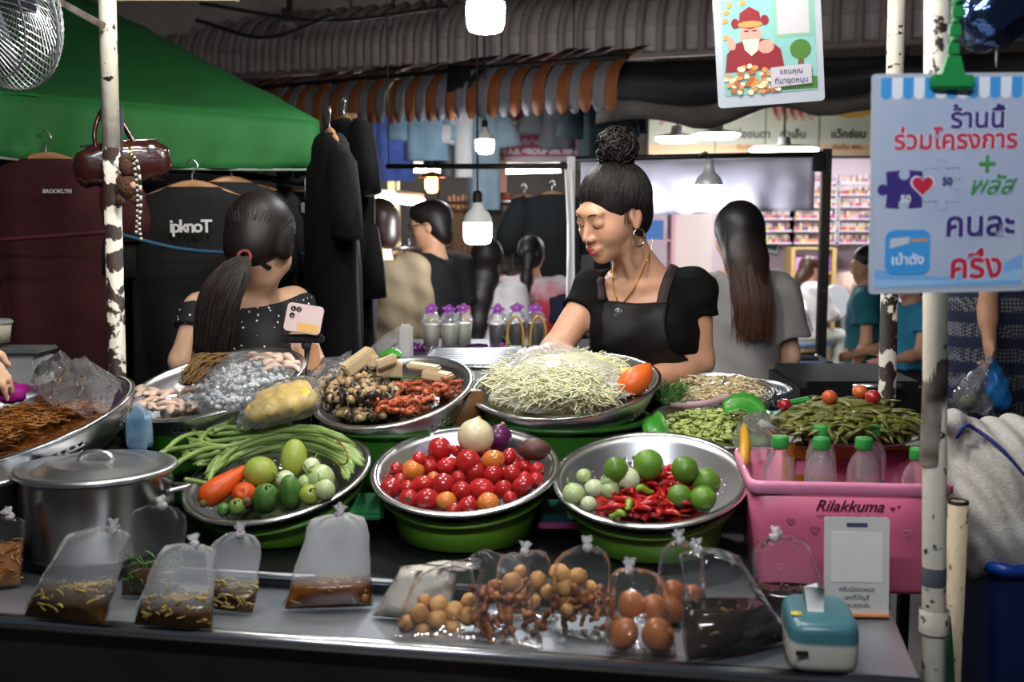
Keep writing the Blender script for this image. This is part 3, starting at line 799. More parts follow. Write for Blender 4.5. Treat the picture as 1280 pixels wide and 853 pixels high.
for x0, y0, x1, y1, lab in [(820, 174, 872, 171, 'flat white lamp glowing over the hand picture'), (868, 169, 924, 167, 'flat white lamp glowing under the eye picture'), (938, 188, 1022, 185, 'long white lamp glowing below the nail picture')]:
    t = thing('salon_lamp', lab, 'lamp', (W(x0, y0, 8.6) + W(x1, y1, 8.6)) / 2)
    c = (W(x0, y0, 8.6) + W(x1, y1, 8.6)) / 2; R_ = (W(x1, y1, 8.6) - W(x0, y0, 8.6)).length / 2
    ob('diffuser', lathe([(.001, -.03), (R_ * .8, -.028), (R_, -.012), (R_, .0)], 24, M=Matrix.Translation(c)), E_farw, t)
    ob('rim', lathe([(R_ * 1.0, .0), (R_ * .9, .02), (.05, .035), (.04, .09), (.001, .09)], 24, M=Matrix.Translation(c)), M_white, t)
    ob('cord', tube([c + Vector((0, 0, .09)), Vector((c.x, c.y, 4.1))], .008, 5), M_cord, t)
for x, y, lab in [(985, 219, 'round salon ceiling lamp hidden behind the white sheet'), (1130, 200, 'round salon ceiling lamp behind the blue sign')]:
    c = W(x, y, 10.6); c.z = 2.5
    t = thing('salon_lamp', lab, 'lamp', c)
    ob('diffuser', lathe([(.001, -.03), (.2, -.028), (.24, -.01), (.24, .0)], 24, M=Matrix.Translation(c)), E_farw, t)
    ob('rim', lathe([(.24, .0), (.2, .02), (.001, .03)], 24, M=Matrix.Translation(c)), M_white, t)
    ob('cord', tube([c + Vector((0, 0, .03)), c + Vector((0, 0, 1.5))], .008, 5), M_cord, t)

# nail polish rack with its bottles
YR = 11.8; s = PX(YR) ; rackm = pm('rack_white', '#d3cdd6', .5)
rk = thing('polish_rack', 'white wall rack filled with rows of nail polish', 'rack', W(1020, 300, YR))
rows = [228, 243, 258, 273, 288, 303]
cols = [(945, 987), (990, 1041), (1045, 1098)]
for x0, x1 in cols:
    for x in (x0 - 2, x1 + 1):
        ob('upright', box((W(x, 300, YR).x - .012, YR - .1, W(x, 306, YR).z), (W(x, 300, YR).x + .012, YR + .05, W(x, 222, YR).z)), rackm, rk)
    for y in rows:
        zz = W(x0, y, YR).z; ob('shelf', box((W(x0 - 2, y, YR).x, YR - .1, zz - .012), (W(x1 + 1, y, YR).x, YR + .05, zz)), rackm, rk)
def bottle_me():
    b = lathe_vf([(.011, 0), (.012, .004), (.012, .03), (.006, .036)], 8, cap0=True); c = lathe_vf([(.006, .036), (.0065, .04), (.005, .075), (.001, .076)], 8)
    return mk(*b, True), mk(*c, True)
pc = ['#b8433f', '#d79aa2', '#c47f52', '#8d4b66', '#d8c3b0', '#a93f5c', '#c9a23c', '#5d4a7c']
bottle_kinds = []
random.seed(21)
for i, c in enumerate(pc):
    b_, c_ = bottle_me()
    bottle_kinds.append((b_, c_, pm('polish_%d' % i, c, .25), pm('polish_cap_%d' % (i % 3), ['#e4dccb', '#b8925a', '#2b2626'][i % 3], .35)))
cn = ['red', 'pale pink', 'copper', 'plum', 'nude', 'crimson', 'golden', 'violet']
first = {}
for ci, (x0, x1) in enumerate(cols):
    for ri, y in enumerate(rows):
        xa, xb = W(x0 + 1, y, YR).x, W(x1 - 1, y, YR).x; z = W(x0, y, YR).z
        for x in np.arange(xa, xb, .031):
            i = random.randrange(8); b_, c_, bm_, cm_ = bottle_kinds[i]
            lab = cn[i] + ' nail polish bottle standing on the white rack'
            o = ob('polish_bottle', b_, bm_); o.location = (x, YR - .07, z); tag(o, lab, 'bottle', 'nail polish bottles on the rack')
            q = ob('cap', c_, cm_, o, False)
# wooden shelf unit, boxes
def unit(x0, y0, x1, y1, Y, nsh, mat, label, boxes, blab):
    a, b = W(x0, y1, Y), W(x1, y0, Y)
    t = thing('shelf_unit', label, 'shelf', ((a.x + b.x) / 2, Y, a.z))
    for x in (a.x, b.x): ob('upright', box((x - .018, Y - .02, 0), (x + .018, Y + .28, b.z)), mat, t)
    for i in range(nsh + 1):
        z = a.z + (b.z - a.z) * i / nsh; ob('shelf', box((a.x, Y - .01, z - .015), (b.x, Y + .28, z)), mat, t)
    k = 0
    for i in range(nsh):
        z = a.z + (b.z - a.z) * i / nsh; x = a.x + .03; hmax = (b.z - a.z) / nsh
        while x < b.x - .1:
            w = min(random.uniform(.09, .2), b.x - .025 - x); c = boxes[k % len(boxes)]; k += 1
            o = ob('storage_box', box((-w / 2, -.1, 0), (w / 2, .1, hmax * random.uniform(.45, .8)), .006), pm('boxcol' + c, c, .6)); o.location = (x + w / 2, Y + .12, z + .001)
            tag(o, blab, 'box', blab); x += w + .015
random.seed(33)
unit(988, 310, 1043, 432, 11.4, 4, pm('yellow_wood', '#b89a5e', .6), 'yellowish wooden shelf unit beside the seated woman', ['#b989b8', '#8c54a8', '#c59aa8', '#7a3a3a', '#d8d2d8', '#a84a8e'], 'box on the yellowish wooden shelf unit')
unit(1052, 370, 1105, 432, 11.5, 2, pm('grey_wood', '#8f8a8c', .6), 'low grey shelf unit behind the teal shirt', ['#c9c9cc', '#9a9aa6', '#c08a3c', '#d9d4cc'], 'box on the low grey shelf unit')
unit(800, 262, 842, 300, 10.6, 1, pm('pink_wood', '#cf9fae', .6), 'small pink shelf behind the vendor shoulder', ['#3a6fb0', '#c9b23c', '#d0d4dc', '#4fa06a', '#b84a5a'], 'upright coloured box on the pink shelf')
single('draped_cloth', drape(W(1046, 342, 11.6), W(1092, 336, 11.6), .3, .01, seed=5, amp=.06), pm('beige_cloth', '#c4a596', .8), 'beige cloth draped over the rack beside the wooden unit', 'cloth')
single('wall_panel', box((0, 0, 0), (.36, .04, .9), .004, Matrix.Translation(W(842, 378, 10.9))), pm('cream_panel', '#cfc3bd', .6), 'cream wall panel behind the grey shirted woman', 'panel')
single('green_mat', box((-.45, -.3, 0), (.45, .3, .02), .006, Matrix.Translation((W(1055, 440, 11).x, 11.2, 0))), pm('mat_green', '#3f6a3c', .9), 'green doormat on the salon floor', 'mat')
# backlit white sheet on a dark frame with its cone lamp
YS = 5.0
fr = thing('sheet_frame', 'dark steel frame holding the white plastic sheet', 'frame', (W(1027, 400, YS).x, YS, 0))
ob('top_bar', tube([W(716, 199, YS), W(1034, 192, YS)], .012, 8), M_dark, fr)
ob('post', box((-.02, -.02, 0), (.02, .02, W(1027, 186, YS).z), .003, Matrix.Translation((W(1027, 400, YS).x, YS, 0))), pm('spotted_steel', '#2a2826', .5, .4, col2='#8a857c', vscale=60, vpow=.72, vwidth=.05), fr)
ob('joint', box((-.026, -.026, -.05), (.026, .026, .03), .006, Matrix.Translation(W(1023, 200, YS))), M_dark, fr)
shm = bpy.data.materials.new('frosted_sheet'); shm.use_nodes = True
nt = shm.node_tree; b_ = nt.nodes['Principled BSDF']; tr = nt.nodes.new('ShaderNodeBsdfTranslucent'); mx = nt.nodes.new('ShaderNodeMixShader')
b_.inputs['Base Color'].default_value = (*lin('#c4c2d2'), 1); b_.inputs['Roughness'].default_value = .4
tr.inputs[0].default_value = (*lin('#d8d6e4'), 1); mx.inputs[0].default_value = .4
nt.links.new(b_.outputs[0], mx.inputs[1]); nt.links.new(tr.outputs[0], mx.inputs[2]); nt.links.new(mx.outputs[0], nt.nodes['Material Output'].inputs[0])
v = []; f = []; nx, nz = 40, 8
a0, a1, b0, b1 = W(726, 203, YS), W(1019, 197, YS), W(726, 272, YS), W(1018, 263, YS)
for i in range(nx + 1):
    for j in range(nz + 1):
        u, t = i / nx, j / nz; p = a0.lerp(a1, u).lerp(b0.lerp(b1, u), t)
        v.append(p + Vector((0, .018 * math.sin(u * 40) * t + .02 * noise.noise(Vector((u * 12, t * 3, 0))), 0)))
for i in range(nx):
    for j in range(nz): f.append([i * (nz + 1) + j, i * (nz + 1) + j + 1, (i + 1) * (nz + 1) + j + 1, (i + 1) * (nz + 1) + j])
so = solid(single('plastic_sheet', mk(v, f, True), shm, 'crinkled white plastic sheet lit by the cone lamp', 'sheet'), .002)
c = W(886, 232, YS - .16)
cl = thing('cone_lamp', 'grey cone lamp hanging in front of the white sheet', 'lamp', c)
ob('shade', lathe([(.058, -.0), (.06, .01), (.048, .035), (.026, .055), (.02, .08), (.016, .11), (.001, .11)], 24, M=Matrix.Translation(c)), pm('lamp_grey', '#b9b9bd', .4, .3), cl)
ob('glass', lathe([(.001, -.03), (.03, -.026), (.05, -.005), (.052, .004)], 20, M=Matrix.Translation(c)), emit('cone_light', '#fafcff', 150), cl)
ob('cord', tube(curve_pts([c + Vector((0, 0, .11)), c + Vector((-.01, .03, .14)), W(872, 196, YS)], 8), .005, 6), M_cord, cl)
# ------------------------------------------------------------------ people
def flatcone(field, a, b, ra, rb, k=.02, sq=None):
    """capsule with flat ends (sleeves, trouser legs)"""
    a = np.array(a, float); b = np.array(b, float); m = max(ra, rb) + .08
    sl = field._sl(np.minimum(a, b) - m, np.maximum(a, b) + m)
    X, Y, Z = field._grid(sl); ba = b - a; L = math.sqrt(ba @ ba); u = ba / L
    px, py, pz = X - a[0], Y - a[1], Z - a[2]
    t = px * u[0] + py * u[1] + pz * u[2]
    qx, qy, qz = px - u[0] * t, py - u[1] * t, pz - u[2] * t
    h = np.clip(t / L, 0, 1)
    d = np.maximum(np.sqrt(qx * qx + qy * qy + qz * qz) - (ra + (rb - ra) * h), np.maximum(-t, t - L))
    if d.size == 0: return
    A_ = field.D[sl]; hh = np.clip(.5 + .5 * (d - A_) / k, 0, 1)
    field.D[sl] = d * (1 - hh) + A_ * hh - k * hh * (1 - hh)
def m3(M): return [[M[i][j] for j in range(3)] for i in range(3)]
def headrot(yaw, pitch=0, roll=0):
    return (Matrix.Rotation(yaw, 3, 'Z') @ Matrix.Rotation(pitch, 3, 'X') @ Matrix.Rotation(roll, 3, 'Y'))
def head_field(F, c, R, s=1.0, fine=True, closed=True):
    H = lambda x, y, z: c + R @ Vector((x, y, z)) * s
    r3 = m3(R); E = lambda p, r, k, op='add': getattr(F, op)(('ell', H(*p), [q * s for q in r], r3), k * s)
    E((0, .018, .032), (.073, .092, .082), .02)
    E((0, -.022, -.02), (.064, .066, .075), .03)
    E((0, -.045, -.075), (.040, .036, .034), .03)
    E((0, -.066, -.094), (.018, .017, .016), .02)
    for q in (-1, 1):
        E((q * .036, -.05, -.028), (.026, .03, .028), .025)
        if fine:
            E((q * .031, -.101, .004), (.02, .014, .012), .012, 'sub')
            E((q * .031, -.0775, .004), (.0165, .0125, .0115), .004)
    E((0, -.078, .03), (.045, .014, .014), .02)
    F.add(('cap', H(0, -.082, .012), H(0, -.104, -.03), .0075 * s, .0095 * s), .012 * s)
    for q in (-1, 1): E((q * .0115, -.094, -.034), (.0085, .011, .008), .007)
    if fine:
        E((0, -.084, -.062), (.026, .013, .011), .01)
        E((0, -.082, -.074), (.02, .012, .009), .008)
    for q in (-1, 1):
        E((q * .076, .012, -.004), (.008, .02, .03), .008)
        if fine: E((q * .084, .008, .002), (.006, .011, .016), .004, 'sub'); E((q * .076, .006, -.03), (.007, .008, .009), .008)
    return H
def hand(F, w, d, n, s=1.0, curl=.5, side=1):
    """palm and five fingers from wrist w along d, palm facing n"""
    d = Vector(d).normalized(); n = Vector(n); n = (n - d * n.dot(d)).normalized(); l = d.cross(n) * side
    R = Matrix((l, n, d)).transposed(); w = Vector(w)
    F.add(('cap', w - d * .01, w + d * .02 * s, .024 * s, .026 * s), .012)
    F.add(('ell', w + d * .05 * s, [.040 * s, .017 * s, .05 * s], m3(R)), .014)
    for i, L in enumerate((.068, .076, .07, .055)):
        p0 = w + d * (.085 - .004 * abs(i - 1)) * s + l * (-.03 + .02 * i) * s
        p1 = p0 + (d * math.cos(curl * .6) + n * math.sin(curl * .6)) * L * .5 * s
        p2 = p1 + (d * math.cos(curl * 1.7) + n * math.sin(curl * 1.7)) * L * .5 * s
        F.add(('cap', p0, p1, .0092 * s, .0085 * s), .006); F.add(('cap', p1, p2, .0085 * s, .007 * s), .004)
    q0 = w + d * .02 * s - l * .03 * s; q1 = q0 - l * .026 * s + d * .03 * s + n * .012; q2 = q1 + d * .03 * s + n * .014 * s - l * .004
    F.add(('cap', q0, q1, .013 * s, .010 * s), .01); F.add(('cap', q1, q2, .010 * s, .0075 * s), .005)
def strand_mesh(curves, r=.0025, sides=4):
    B_ = MB()
    for c in curves:
        n = len(c); B_.add(*tube_vf(c, [r * (.6 + .4 * math.sin(PI * min(1, .15 + .85 * i / (n - 1)))) for i in range(n)], sides, cap=False))
    return B_.mesh(True)
skin = pm('skin', '#c99a7a', .48, col2='#c08f70', vscale=14, sss=.12, bump=.04, bscale=120, spec=.4)
skin_v = pm('vendor_skin', '#d3a387', .42, col2='#c99478', vscale=9, sss=.1, bump=.04, bscale=150, spec=.45)
skin_p = pm('pale_skin', '#d9b093', .45, col2='#d0a688', vscale=14, sss=.12, spec=.4)
hair_m = pm('black_hair', '#110d0c', .5, col2='#1d1614', vscale=60, spec=.4, stretch=(1, 1, .2))
brown_hair = bpy.data.materials.new('brown_hair'); brown_hair.use_nodes = True
nt = brown_hair.node_tree; tcn = nt.nodes.new('ShaderNodeTexCoord'); sx = nt.nodes.new('ShaderNodeSeparateXYZ'); crn = nt.nodes.new('ShaderNodeValToRGB')
crn.color_ramp.elements[0].color = (*lin('#5a3420'), 1); crn.color_ramp.elements[1].color = (*lin('#100b09'), 1)
mrn = nt.nodes.new('ShaderNodeMapRange'); mrn.inputs[1].default_value = 1.12; mrn.inputs[2].default_value = 1.55
nt.links.new(tcn.outputs['Object'], sx.inputs[0]); nt.links.new(sx.outputs[2], mrn.inputs[0]); nt.links.new(mrn.outputs[0], crn.inputs[0])
nt.links.new(crn.outputs[0], nt.nodes['Principled BSDF'].inputs['Base Color']); nt.nodes['Principled BSDF'].inputs['Roughness'].default_value = .48

def joints(h=1.66, pos=(0, 0, 0), yaw=0, **over):
    s = h / 1.7
    J = dict(pelvis=(0, .01, .93), chest=(0, .0, 1.24), neck=(0, .015, 1.42), head=(0, -.01, 1.582),
             shL=(.165, .01, 1.375), shR=(-.165, .01, 1.375), elL=(.215, .03, 1.1), elR=(-.215, .03, 1.1), wrL=(.225, -.05, .86), wrR=(-.225, -.05, .86),
             hpL=(.085, .01, .9), hpR=(-.085, .01, .9), knL=(.095, -.01, .49), knR=(-.095, -.01, .49), anL=(.1, .03, .08), anR=(-.1, .03, .08), toL=(.115, -.11, .035), toR=(-.115, -.11, .035))
    J.update(over)
    M = Matrix.Translation(Vector(pos)) @ Matrix.Rotation(yaw, 4, 'Z')
    return {k: M @ (Vector(v) * s) for k, v in J.items()}, s
def torso_frame(J, yaw):
    z = (J['neck'] - J['pelvis']).normalized(); x = Matrix.Rotation(yaw, 3, 'Z') @ Vector((1, 0, 0))
    x = (x - z * x.dot(z)).normalized(); y = z.cross(x)
    return Matrix((x, y, z)).transposed()
def torso(F, J, R, s, g=0, k=.05, wide=1.0, bust=0):
    r3 = m3(R); ch, pe = J['chest'], J['pelvis']
    F.add(('ell', ch, [(.148 * wide + g) * s, (.098 + g) * s, (.17 + g) * s], r3), k)
    F.add(('ell', ch.lerp(pe, .55), [(.128 * wide + g) * s, (.088 + g) * s, (.15 + g) * s], r3), k)
    F.add(('ell', pe, [(.16 * wide + g) * s, (.108 + g) * s, (.12 + g) * s], r3), k)
    F.add(('cap', J['shL'], J['shR'], (.05 + g) * s, (.05 + g) * s), k)
    F.add(('cap', ch + R @ Vector((0, .02, .1)) * s, J['neck'], (.075 + g * .6) * s, (.052 + g * .3) * s), k)
    if bust:
        for q in (-1, 1): F.add(('ell', ch + R @ Vector((q * .065, -.075, .015)) * s, [(.058 + g) * s, (.048 + g) * s, (.058 + g) * s], r3), .04)
def limbs(F, J, s, arms=True, legs=True, hands=True, curl=.5):
    for q in 'LR':
        if arms:
            sh, el, wr = J['sh' + q], J['el' + q], J['wr' + q]
            F.add(('cap', sh, el, .047 * s, .037 * s), .03); F.add(('cap', el, el.lerp(wr, .35), .038 * s, .037 * s), .02); F.add(('cap', el.lerp(wr, .3), wr, .037 * s, .025 * s), .02)
            if hands:
                d = (wr - el).normalized(); side = 1 if q == 'L' else -1
                n = J.get('palm' + q, None)
                if n is None: n = (J['pelvis'] - wr); n.z = 0
                hand(F, wr, d, n, s, curl, side)
        if legs:
            hp, kn, an, to = J['hp' + q], J['kn' + q], J['an' + q], J['to' + q]
            F.add(('cap', hp, kn, .082 * s, .052 * s), .03); F.add(('cap', kn, kn.lerp(an, .4), .05 * s, .052 * s), .02); F.add(('cap', kn.lerp(an, .35), an, .05 * s, .034 * s), .02)
            F.add(('cap', an, to, .034 * s, .028 * s), .02)
def bounds(J, pad=.22):
    a = np.array([list(v) for k, v in J.items() if not k.startswith('palm')]); return a.min(0) - pad, a.max(0) + pad
def hair_cap(F, H, R, s, style):
    r3 = m3(R)
    F.add(('ell', H(0, .024, .038), [.085 * s, .1 * s, .094 * s], r3), .01)
    F.add(('ell', H(0, .05, -.02), [.072 * s, .062 * s, .07 * s], r3), .03)
    if style in ('short',):
        F.add(('ell', H(0, -.035, .075), [.074 * s, .065 * s, .05 * s], r3), .03)
        F.add(('ell', H(0, .07, -.055), [.055 * s, .035 * s, .05 * s], r3), .03)
    if style == 'short': F.sub(('ell', H(0, -.13, -.025), [.085 * s, .085 * s, .082 * s], r3), .012); F.sub(('ell', H(0, -.05, -.1), [.1 * s, .08 * s, .085 * s], r3), .012)
    else: F.sub(('ell', H(0, -.12, -.035), [.072 * s, .085 * s, .107 * s], r3), .015); F.sub(('ell', H(0, -.05, -.12), [.11 * s, .085 * s, .1 * s], r3), .012)
    for q in (-1, 1): F.sub(('ell', H(q * .09, -.01, -.012), [.028 * s, .026 * s, .034 * s], r3), .01) if style != 'long' else None
    return F
def surf_strands(H, s, starts, end_fn, n=9, lift=.003):
    """strands hugging the hair cap from starts to end_fn(i)"""
    out = []
    c0 = Vector((0, .024, .038)); rr = Vector((.085, .1, .094))
    for i, p in enumerate(starts):
        p = Vector(p); e = Vector(end_fn(i)); c = []
        for k in range(n):
            q = p.lerp(e, k / (n - 1)) - c0; L = math.sqrt((q.x / rr.x) ** 2 + (q.y / rr.y) ** 2 + (q.z / rr.z) ** 2) or 1
            c.append(H(*(c0 + q / L * (1 + lift / .09 + .01 * math.sin(i * 1.7 + k)))))
        out.append(c)
    return out
def person(label, J, s, yaw, hyaw, hpitch=0, hroll=0, res=.0105, sk=None, hairstyle='short', hairm=None, shirt=None, sleeve=.6, hem=None, loose=.018, pants=None, pantlen=1.0, shoes=None, neckcut=.07, wide=1.0, fine=False, curl=.5, longtail=None, group=None, headscale=None):
    foot = J['pelvis'].copy(); foot.z = min(J['anL'].z, J['anR'].z) - .07
    root = thing('person', label, 'person', foot)
    R = torso_frame(J, yaw); RH = headrot(hyaw, hpitch, hroll); hs = headscale or s
    lo, hi = bounds(J)
    F = Field(lo, hi, res)
    H = head_field(F, J['head'], RH, hs, fine)
    F.add(('cap', H(0, .018, -.05), J['neck'], .05 * s, .054 * s), .025)
    torso(F, J, R, s, -.004, wide=wide); limbs(F, J, s, curl=curl)
    ob('body', F.mesh(), sk or skin, root)
    if shirt:
        G = Field(lo, hi, res)
        torso(G, J, R, s, loose, wide=wide)
        hemz = hem if hem is not None else J['pelvis'].z - .08 * s
        pe = J['pelvis'].copy()
        G.add(('cap', J['chest'], Vector((pe.x, pe.y, hemz)), (.125 * wide + loose) * s, (.14 * wide + loose) * s, (R @ Vector((0, 1, 0)), .72)), .04)
        for q in 'LR':
            sh, el = J['sh' + q], J['el' + q]
            if sleeve <= 1: flatcone(G, sh.lerp(el, -.1), sh.lerp(el, sleeve), (.055 + loose) * s, (.052 + loose * 1.3) * s, .03)
            else:
                wr = J['wr' + q]; G.add(('cap', sh, el, (.052 + loose) * s, (.045 + loose) * s), .03); flatcone(G, el, el.lerp(wr, sleeve - 1), (.046 + loose) * s, (.034 + loose) * s, .02)
        G.sub(('cap', J['neck'] + Vector((0, 0, .01)), H(0, .0, -.02), neckcut * s, neckcut * s), .01)
        G.cut(lambda X, Y, Z: hemz - Z + 0 * X + 0 * Y)
        ph = random.uniform(0, 9)
        G.warp(lambda X, Y, Z: .005 * np.sin(X * 38 + ph + Z * 12) * np.sin(Y * 30 + Z * 9) + .003 * np.sin(Z * 55 + X * 30 + ph))
        ob('shirt', G.mesh(), shirt, root)
    if pants:
        G = Field(lo, hi, res)
        G.add(('ell', J['pelvis'], [(.165 * wide + .012) * s, (.112 + .012) * s, .13 * s], m3(R)), .04)
        for q in 'LR':
            hp, kn, an = J['hp' + q], J['kn' + q], J['an' + q]
            if pantlen > .5: G.add(('cap', hp, kn, .097 * s, .072 * s), .03); flatcone(G, kn, kn.lerp(an, (pantlen - .5) * 2 * .95), .07 * s, .066 * s, .03)
            else: flatcone(G, hp, hp.lerp(kn, pantlen * 2), .1 * s, .088 * s, .03)
        ob('trousers', G.mesh(), pants, root)
    G = Field(lo, hi, min(res, .009)); hm = hairm or hair_m
    hair_cap(G, H, RH, hs, hairstyle)
    if longtail:
        for a, b, ra, rb, fl in longtail(H): G.add(('cap', a, b, ra, rb, (RH @ Vector((0, 1, 0)) if fl else Vector((0, 1, 0)), .6)), .03)
    ob('hair', G.mesh(), hm, root)
    if shoes:
        G = Field(lo, hi, res)
        for q in 'LR': G.add(('cap', J['an' + q] - Vector((0, 0, .03)), J['to' + q], .042 * s, .038 * s), .02)
        ob('shoes', G.mesh(), shoes, root)
    return root, H, RH, F
def bundle(path, n, spread, r=.003, seed=0, taper=.5, flat=(1, 1, 1)):
    rnd = random.Random(seed); path = curve_pts(path, 16); out = []
    for i in range(n):
        a = rnd.uniform(0, 2 * PI); q = math.sqrt(rnd.random()); ph = rnd.uniform(0, 6); e = rnd.uniform(.8, 1.0)
        m = max(4, int(len(path) * e)); c = []
        for k in range(m):
            u = k / (len(path) - 1); w = spread(u)
            c.append(path[k] + Vector((math.cos(a) * q * w * flat[0], math.sin(a) * q * w * flat[1], .3 * w * math.sin(a * 2) * q)) + Vector((.003 * math.sin(u * 9 + ph), .003 * math.cos(u * 7 + ph), 0)))
        out.append(c)
    return out
def march(F, px, py, y0=2.3, y1=3.6, off=0.0):
    d = ray(px, py); o = Vector((0, 0, CAMZ)); st = .002
    for i in range(int((y1 - y0) / st)):
        p = o + d * ((y0 + i * st) / d.y)
        ix = [int(round((p[k] - F.lo[k]) / F.res)) for k in range(3)]
        if all(0 <= ix[k] < F.n[k] for k in range(3)) and F.D[ix[0], ix[1], ix[2]] <= off: return p
    return o + d * (y1 / d.y)

# ---------------------------------------------------------------- the vendor
YV = 3.0
J = dict(pelvis=W(812, 560, 3.02), chest=W(806, 418, 3.02), neck=W(799, 342, 3.02), head=W(765, 268, 2.93),
         shL=W(868, 362, 3.0), shR=W(744, 364, 3.04), elL=W(874, 452, 2.99), elR=W(693, 440, 2.95), wrL=W(800, 478, 2.86), wrR=W(735, 492, 2.82))
J['palmL'] = Vector((0, 0, -1)); J['palmR'] = Vector((0, 0, -1))
vyaw = -.32
vend = thing('person', 'vendor in black shirt and dark apron, hair in a bun, looking down', 'person', (J['pelvis'].x, 3.02, 0))
R = torso_frame(J, vyaw); RH = headrot(-.92, .34, .06); hs = .985
pts = dict(J); lo, hi = bounds(pts, .16)
lo[2] = J['pelvis'].z - .1
VF = Field(lo, hi, .0034)
H = head_field(VF, J['head'], RH, hs, True)
VF.add(('cap', H(0, .022, -.05), J['neck'], .048, .053), .02)
VF.add(('cap', H(.03, -.01, -.08), J['neck'] + Vector((-.02, -.06, -.02)), .016, .012), .02)
torso(VF, J, R, 1.0, -.004, .04, .98, bust=1)
limbs(VF, J, 1.0, legs=False, curl=.9)
# collar bones
for q in (-1, 1): VF.add(('cap', J['neck'] + R @ Vector((q * .02, -.06, -.03)), J['neck'].lerp(J['sh' + ('L' if q > 0 else 'R')], .6) + R @ Vector((0, -.045, .01)), .009, .006), .025)
ob('body', VF.mesh(), skin_v, vend)
# black T-shirt with a wide scoop neck
G = Field(lo, hi, .0045)
torso(G, J, R, 1.0, .009, .04, .98, bust=1)
for q in 'LR':
    sh, el = J['sh' + q], J['el' + q]
    flatcone(G, sh.lerp(el, -.12), sh.lerp(el, .36), .053, .055, .03)
nk = J['neck']
G.sub(('ell', nk + R @ Vector((0.0, -.06, .01)), [.082, .1, .125], m3(R)), .008)
G.sub(('cap', nk, H(0, .02, -.04), .068, .075), .008)
G.warp(lambda X, Y, Z: .0022 * np.sin(X * 60 + Z * 35) + .002 * np.sin(Z * 80 - X * 40))
shirt_field = G
ob('shirt', G.mesh(), pm('vendor_shirt', '#060606', .88, bump=.1, bscale=60, spec=.25), vend)
# apron bib
G = Field(lo, hi, .0045)
torso(G, J, R, 1.0, .017, .04, .98, bust=1)
inv = np.array(m3(R)).T; o_ = np.array(J['chest'])
def loc(X, Y, Z):
    x, y, z = X - o_[0], Y - o_[1], Z - o_[2]
    return [inv[i, 0] * x + inv[i, 1] * y + inv[i, 2] * z for i in range(3)]
btop = W(790, 378, 2.95).z
def bib(X, Y, Z):
    x, y, z = loc(X, Y, Z)
    return np.maximum(np.maximum(Z - btop, y + .0), np.abs(x) - (.085 + np.clip(-.02 - z, 0, .2) * .9))
G.cut(bib)
G.warp(lambda X, Y, Z: .002 * np.sin(X * 50 - Z * 60))
apron_m = pm('apron_dark', '#0e0d10', .6, col2='#09080a', spec=.35, vscale=20, bump=.2, bscale=35)
ap_field = G
ob('apron', G.mesh(), apron_m, vend)
strap_m = pm('apron_strap', '#2e2022', .7)
def strap(pxs, w, mat, name):
    P = [march(shirt_field, x, y, off=.004) for x, y in pxs]
    P2 = [march(VF, x, y, off=.004) for x, y in pxs]
    P = [a if a.y < b.y else b for a, b in zip(P, P2)]
    P += [P[-1] + Vector((.012, .035, .012)), P[-1] + Vector((.02, .09, -.01))]
    ob(name, tube(curve_pts(P, 16), w, 8, flat=.22, up=(0, -1, .2)), mat, vend)
strap([(827, 382), (830, 366), (835, 350), (840, 339)], .014, strap_m, 'strap')
strap([(752, 376), (751, 360), (751, 352)], .010, strap_m, 'strap')
ob('waistband', tube([H(0, 0, 0)] * 0 or [J['pelvis'] + R @ Vector((.165 * math.cos(a), .118 * math.sin(a), .05)) for a in np.linspace(0, 2 * PI, 24, endpoint=False)], .012, 6, closed=True), apron_m, vend)
G = Field((J['pelvis'].x - .25, 2.8, 0), (J['pelvis'].x + .25, 3.3, J['pelvis'].z + .12), .012)
G.add(('ell', J['pelvis'], [.175, .125, .14], m3(R)), .03)
for q in (-1, 1): G.add(('cap', J['pelvis'] + R @ Vector((q * .085, 0, -.02)), Vector((J['pelvis'].x + q * .1, 3.02, .05)), .1, .06), .03)
ob('trousers', G.mesh(), M_black, vend)
# hair: smooth cap drawn back into a bun
G = Field(np.array(J['head']) - .24, np.array(J['head']) + .27, .0045)
hair_cap(G, H, RH, hs, 'bun')
hair = ob('hair', G.mesh(), hair_m, vend)
random.seed(31); st = []
for i in range(900):
    a = random.uniform(-PI, PI); el = random.uniform(-.35, 1.0)
    # hairline ring around the head, from forehead over temples to nape
    x = .083 * math.sin(a); y = .024 - .095 * math.cos(a); fr = math.cos(a)
    z = .056 if fr > .55 else (.012 if fr > -.1 else -.05); z += random.uniform(0, .07)
    if fr > .2: y = max(y, -.07)
    st.append((x, y, z))
cs = surf_strands(H, hs, st, lambda i: (random.uniform(-.02, .02), .062 + random.uniform(-.02, .02), .118 + random.uniform(-.01, .01)), 10, .002)
ob('hair_strands', strand_mesh(cs, .0012), hair_m, hair)
cs = []
for i in range(190):
    bc = Vector((0, .062, .158)); n1 = Vector((random.gauss(0, 1), random.gauss(0, 1), random.gauss(0, 1.2))).normalized()
    t1 = n1.orthogonal().normalized(); t2 = n1.cross(t1); r0 = random.uniform(.034, .054); ph = random.uniform(0, 6); L = random.uniform(3, 6)
    cs.append([H(*(bc + (t1 * math.cos(ph + L * k / 15) + t2 * math.sin(ph + L * k / 15)) * r0 * (1 + .08 * math.sin(k)) + n1 * random.uniform(-.012, .012) * 1.0)) for k in range(16)])
bb = MB()
for c in cs: bb.add(*tube_vf(c, .0022, 4, cap=True))
bb.add(*[(lambda v, f: ([H(p[0], p[1] + .062, p[2] + .158) for p in v], f))(*sphere_vf(.049, 16, 10))][0])
ob('bun', bb.mesh(True), hair_m, hair)
cs = []
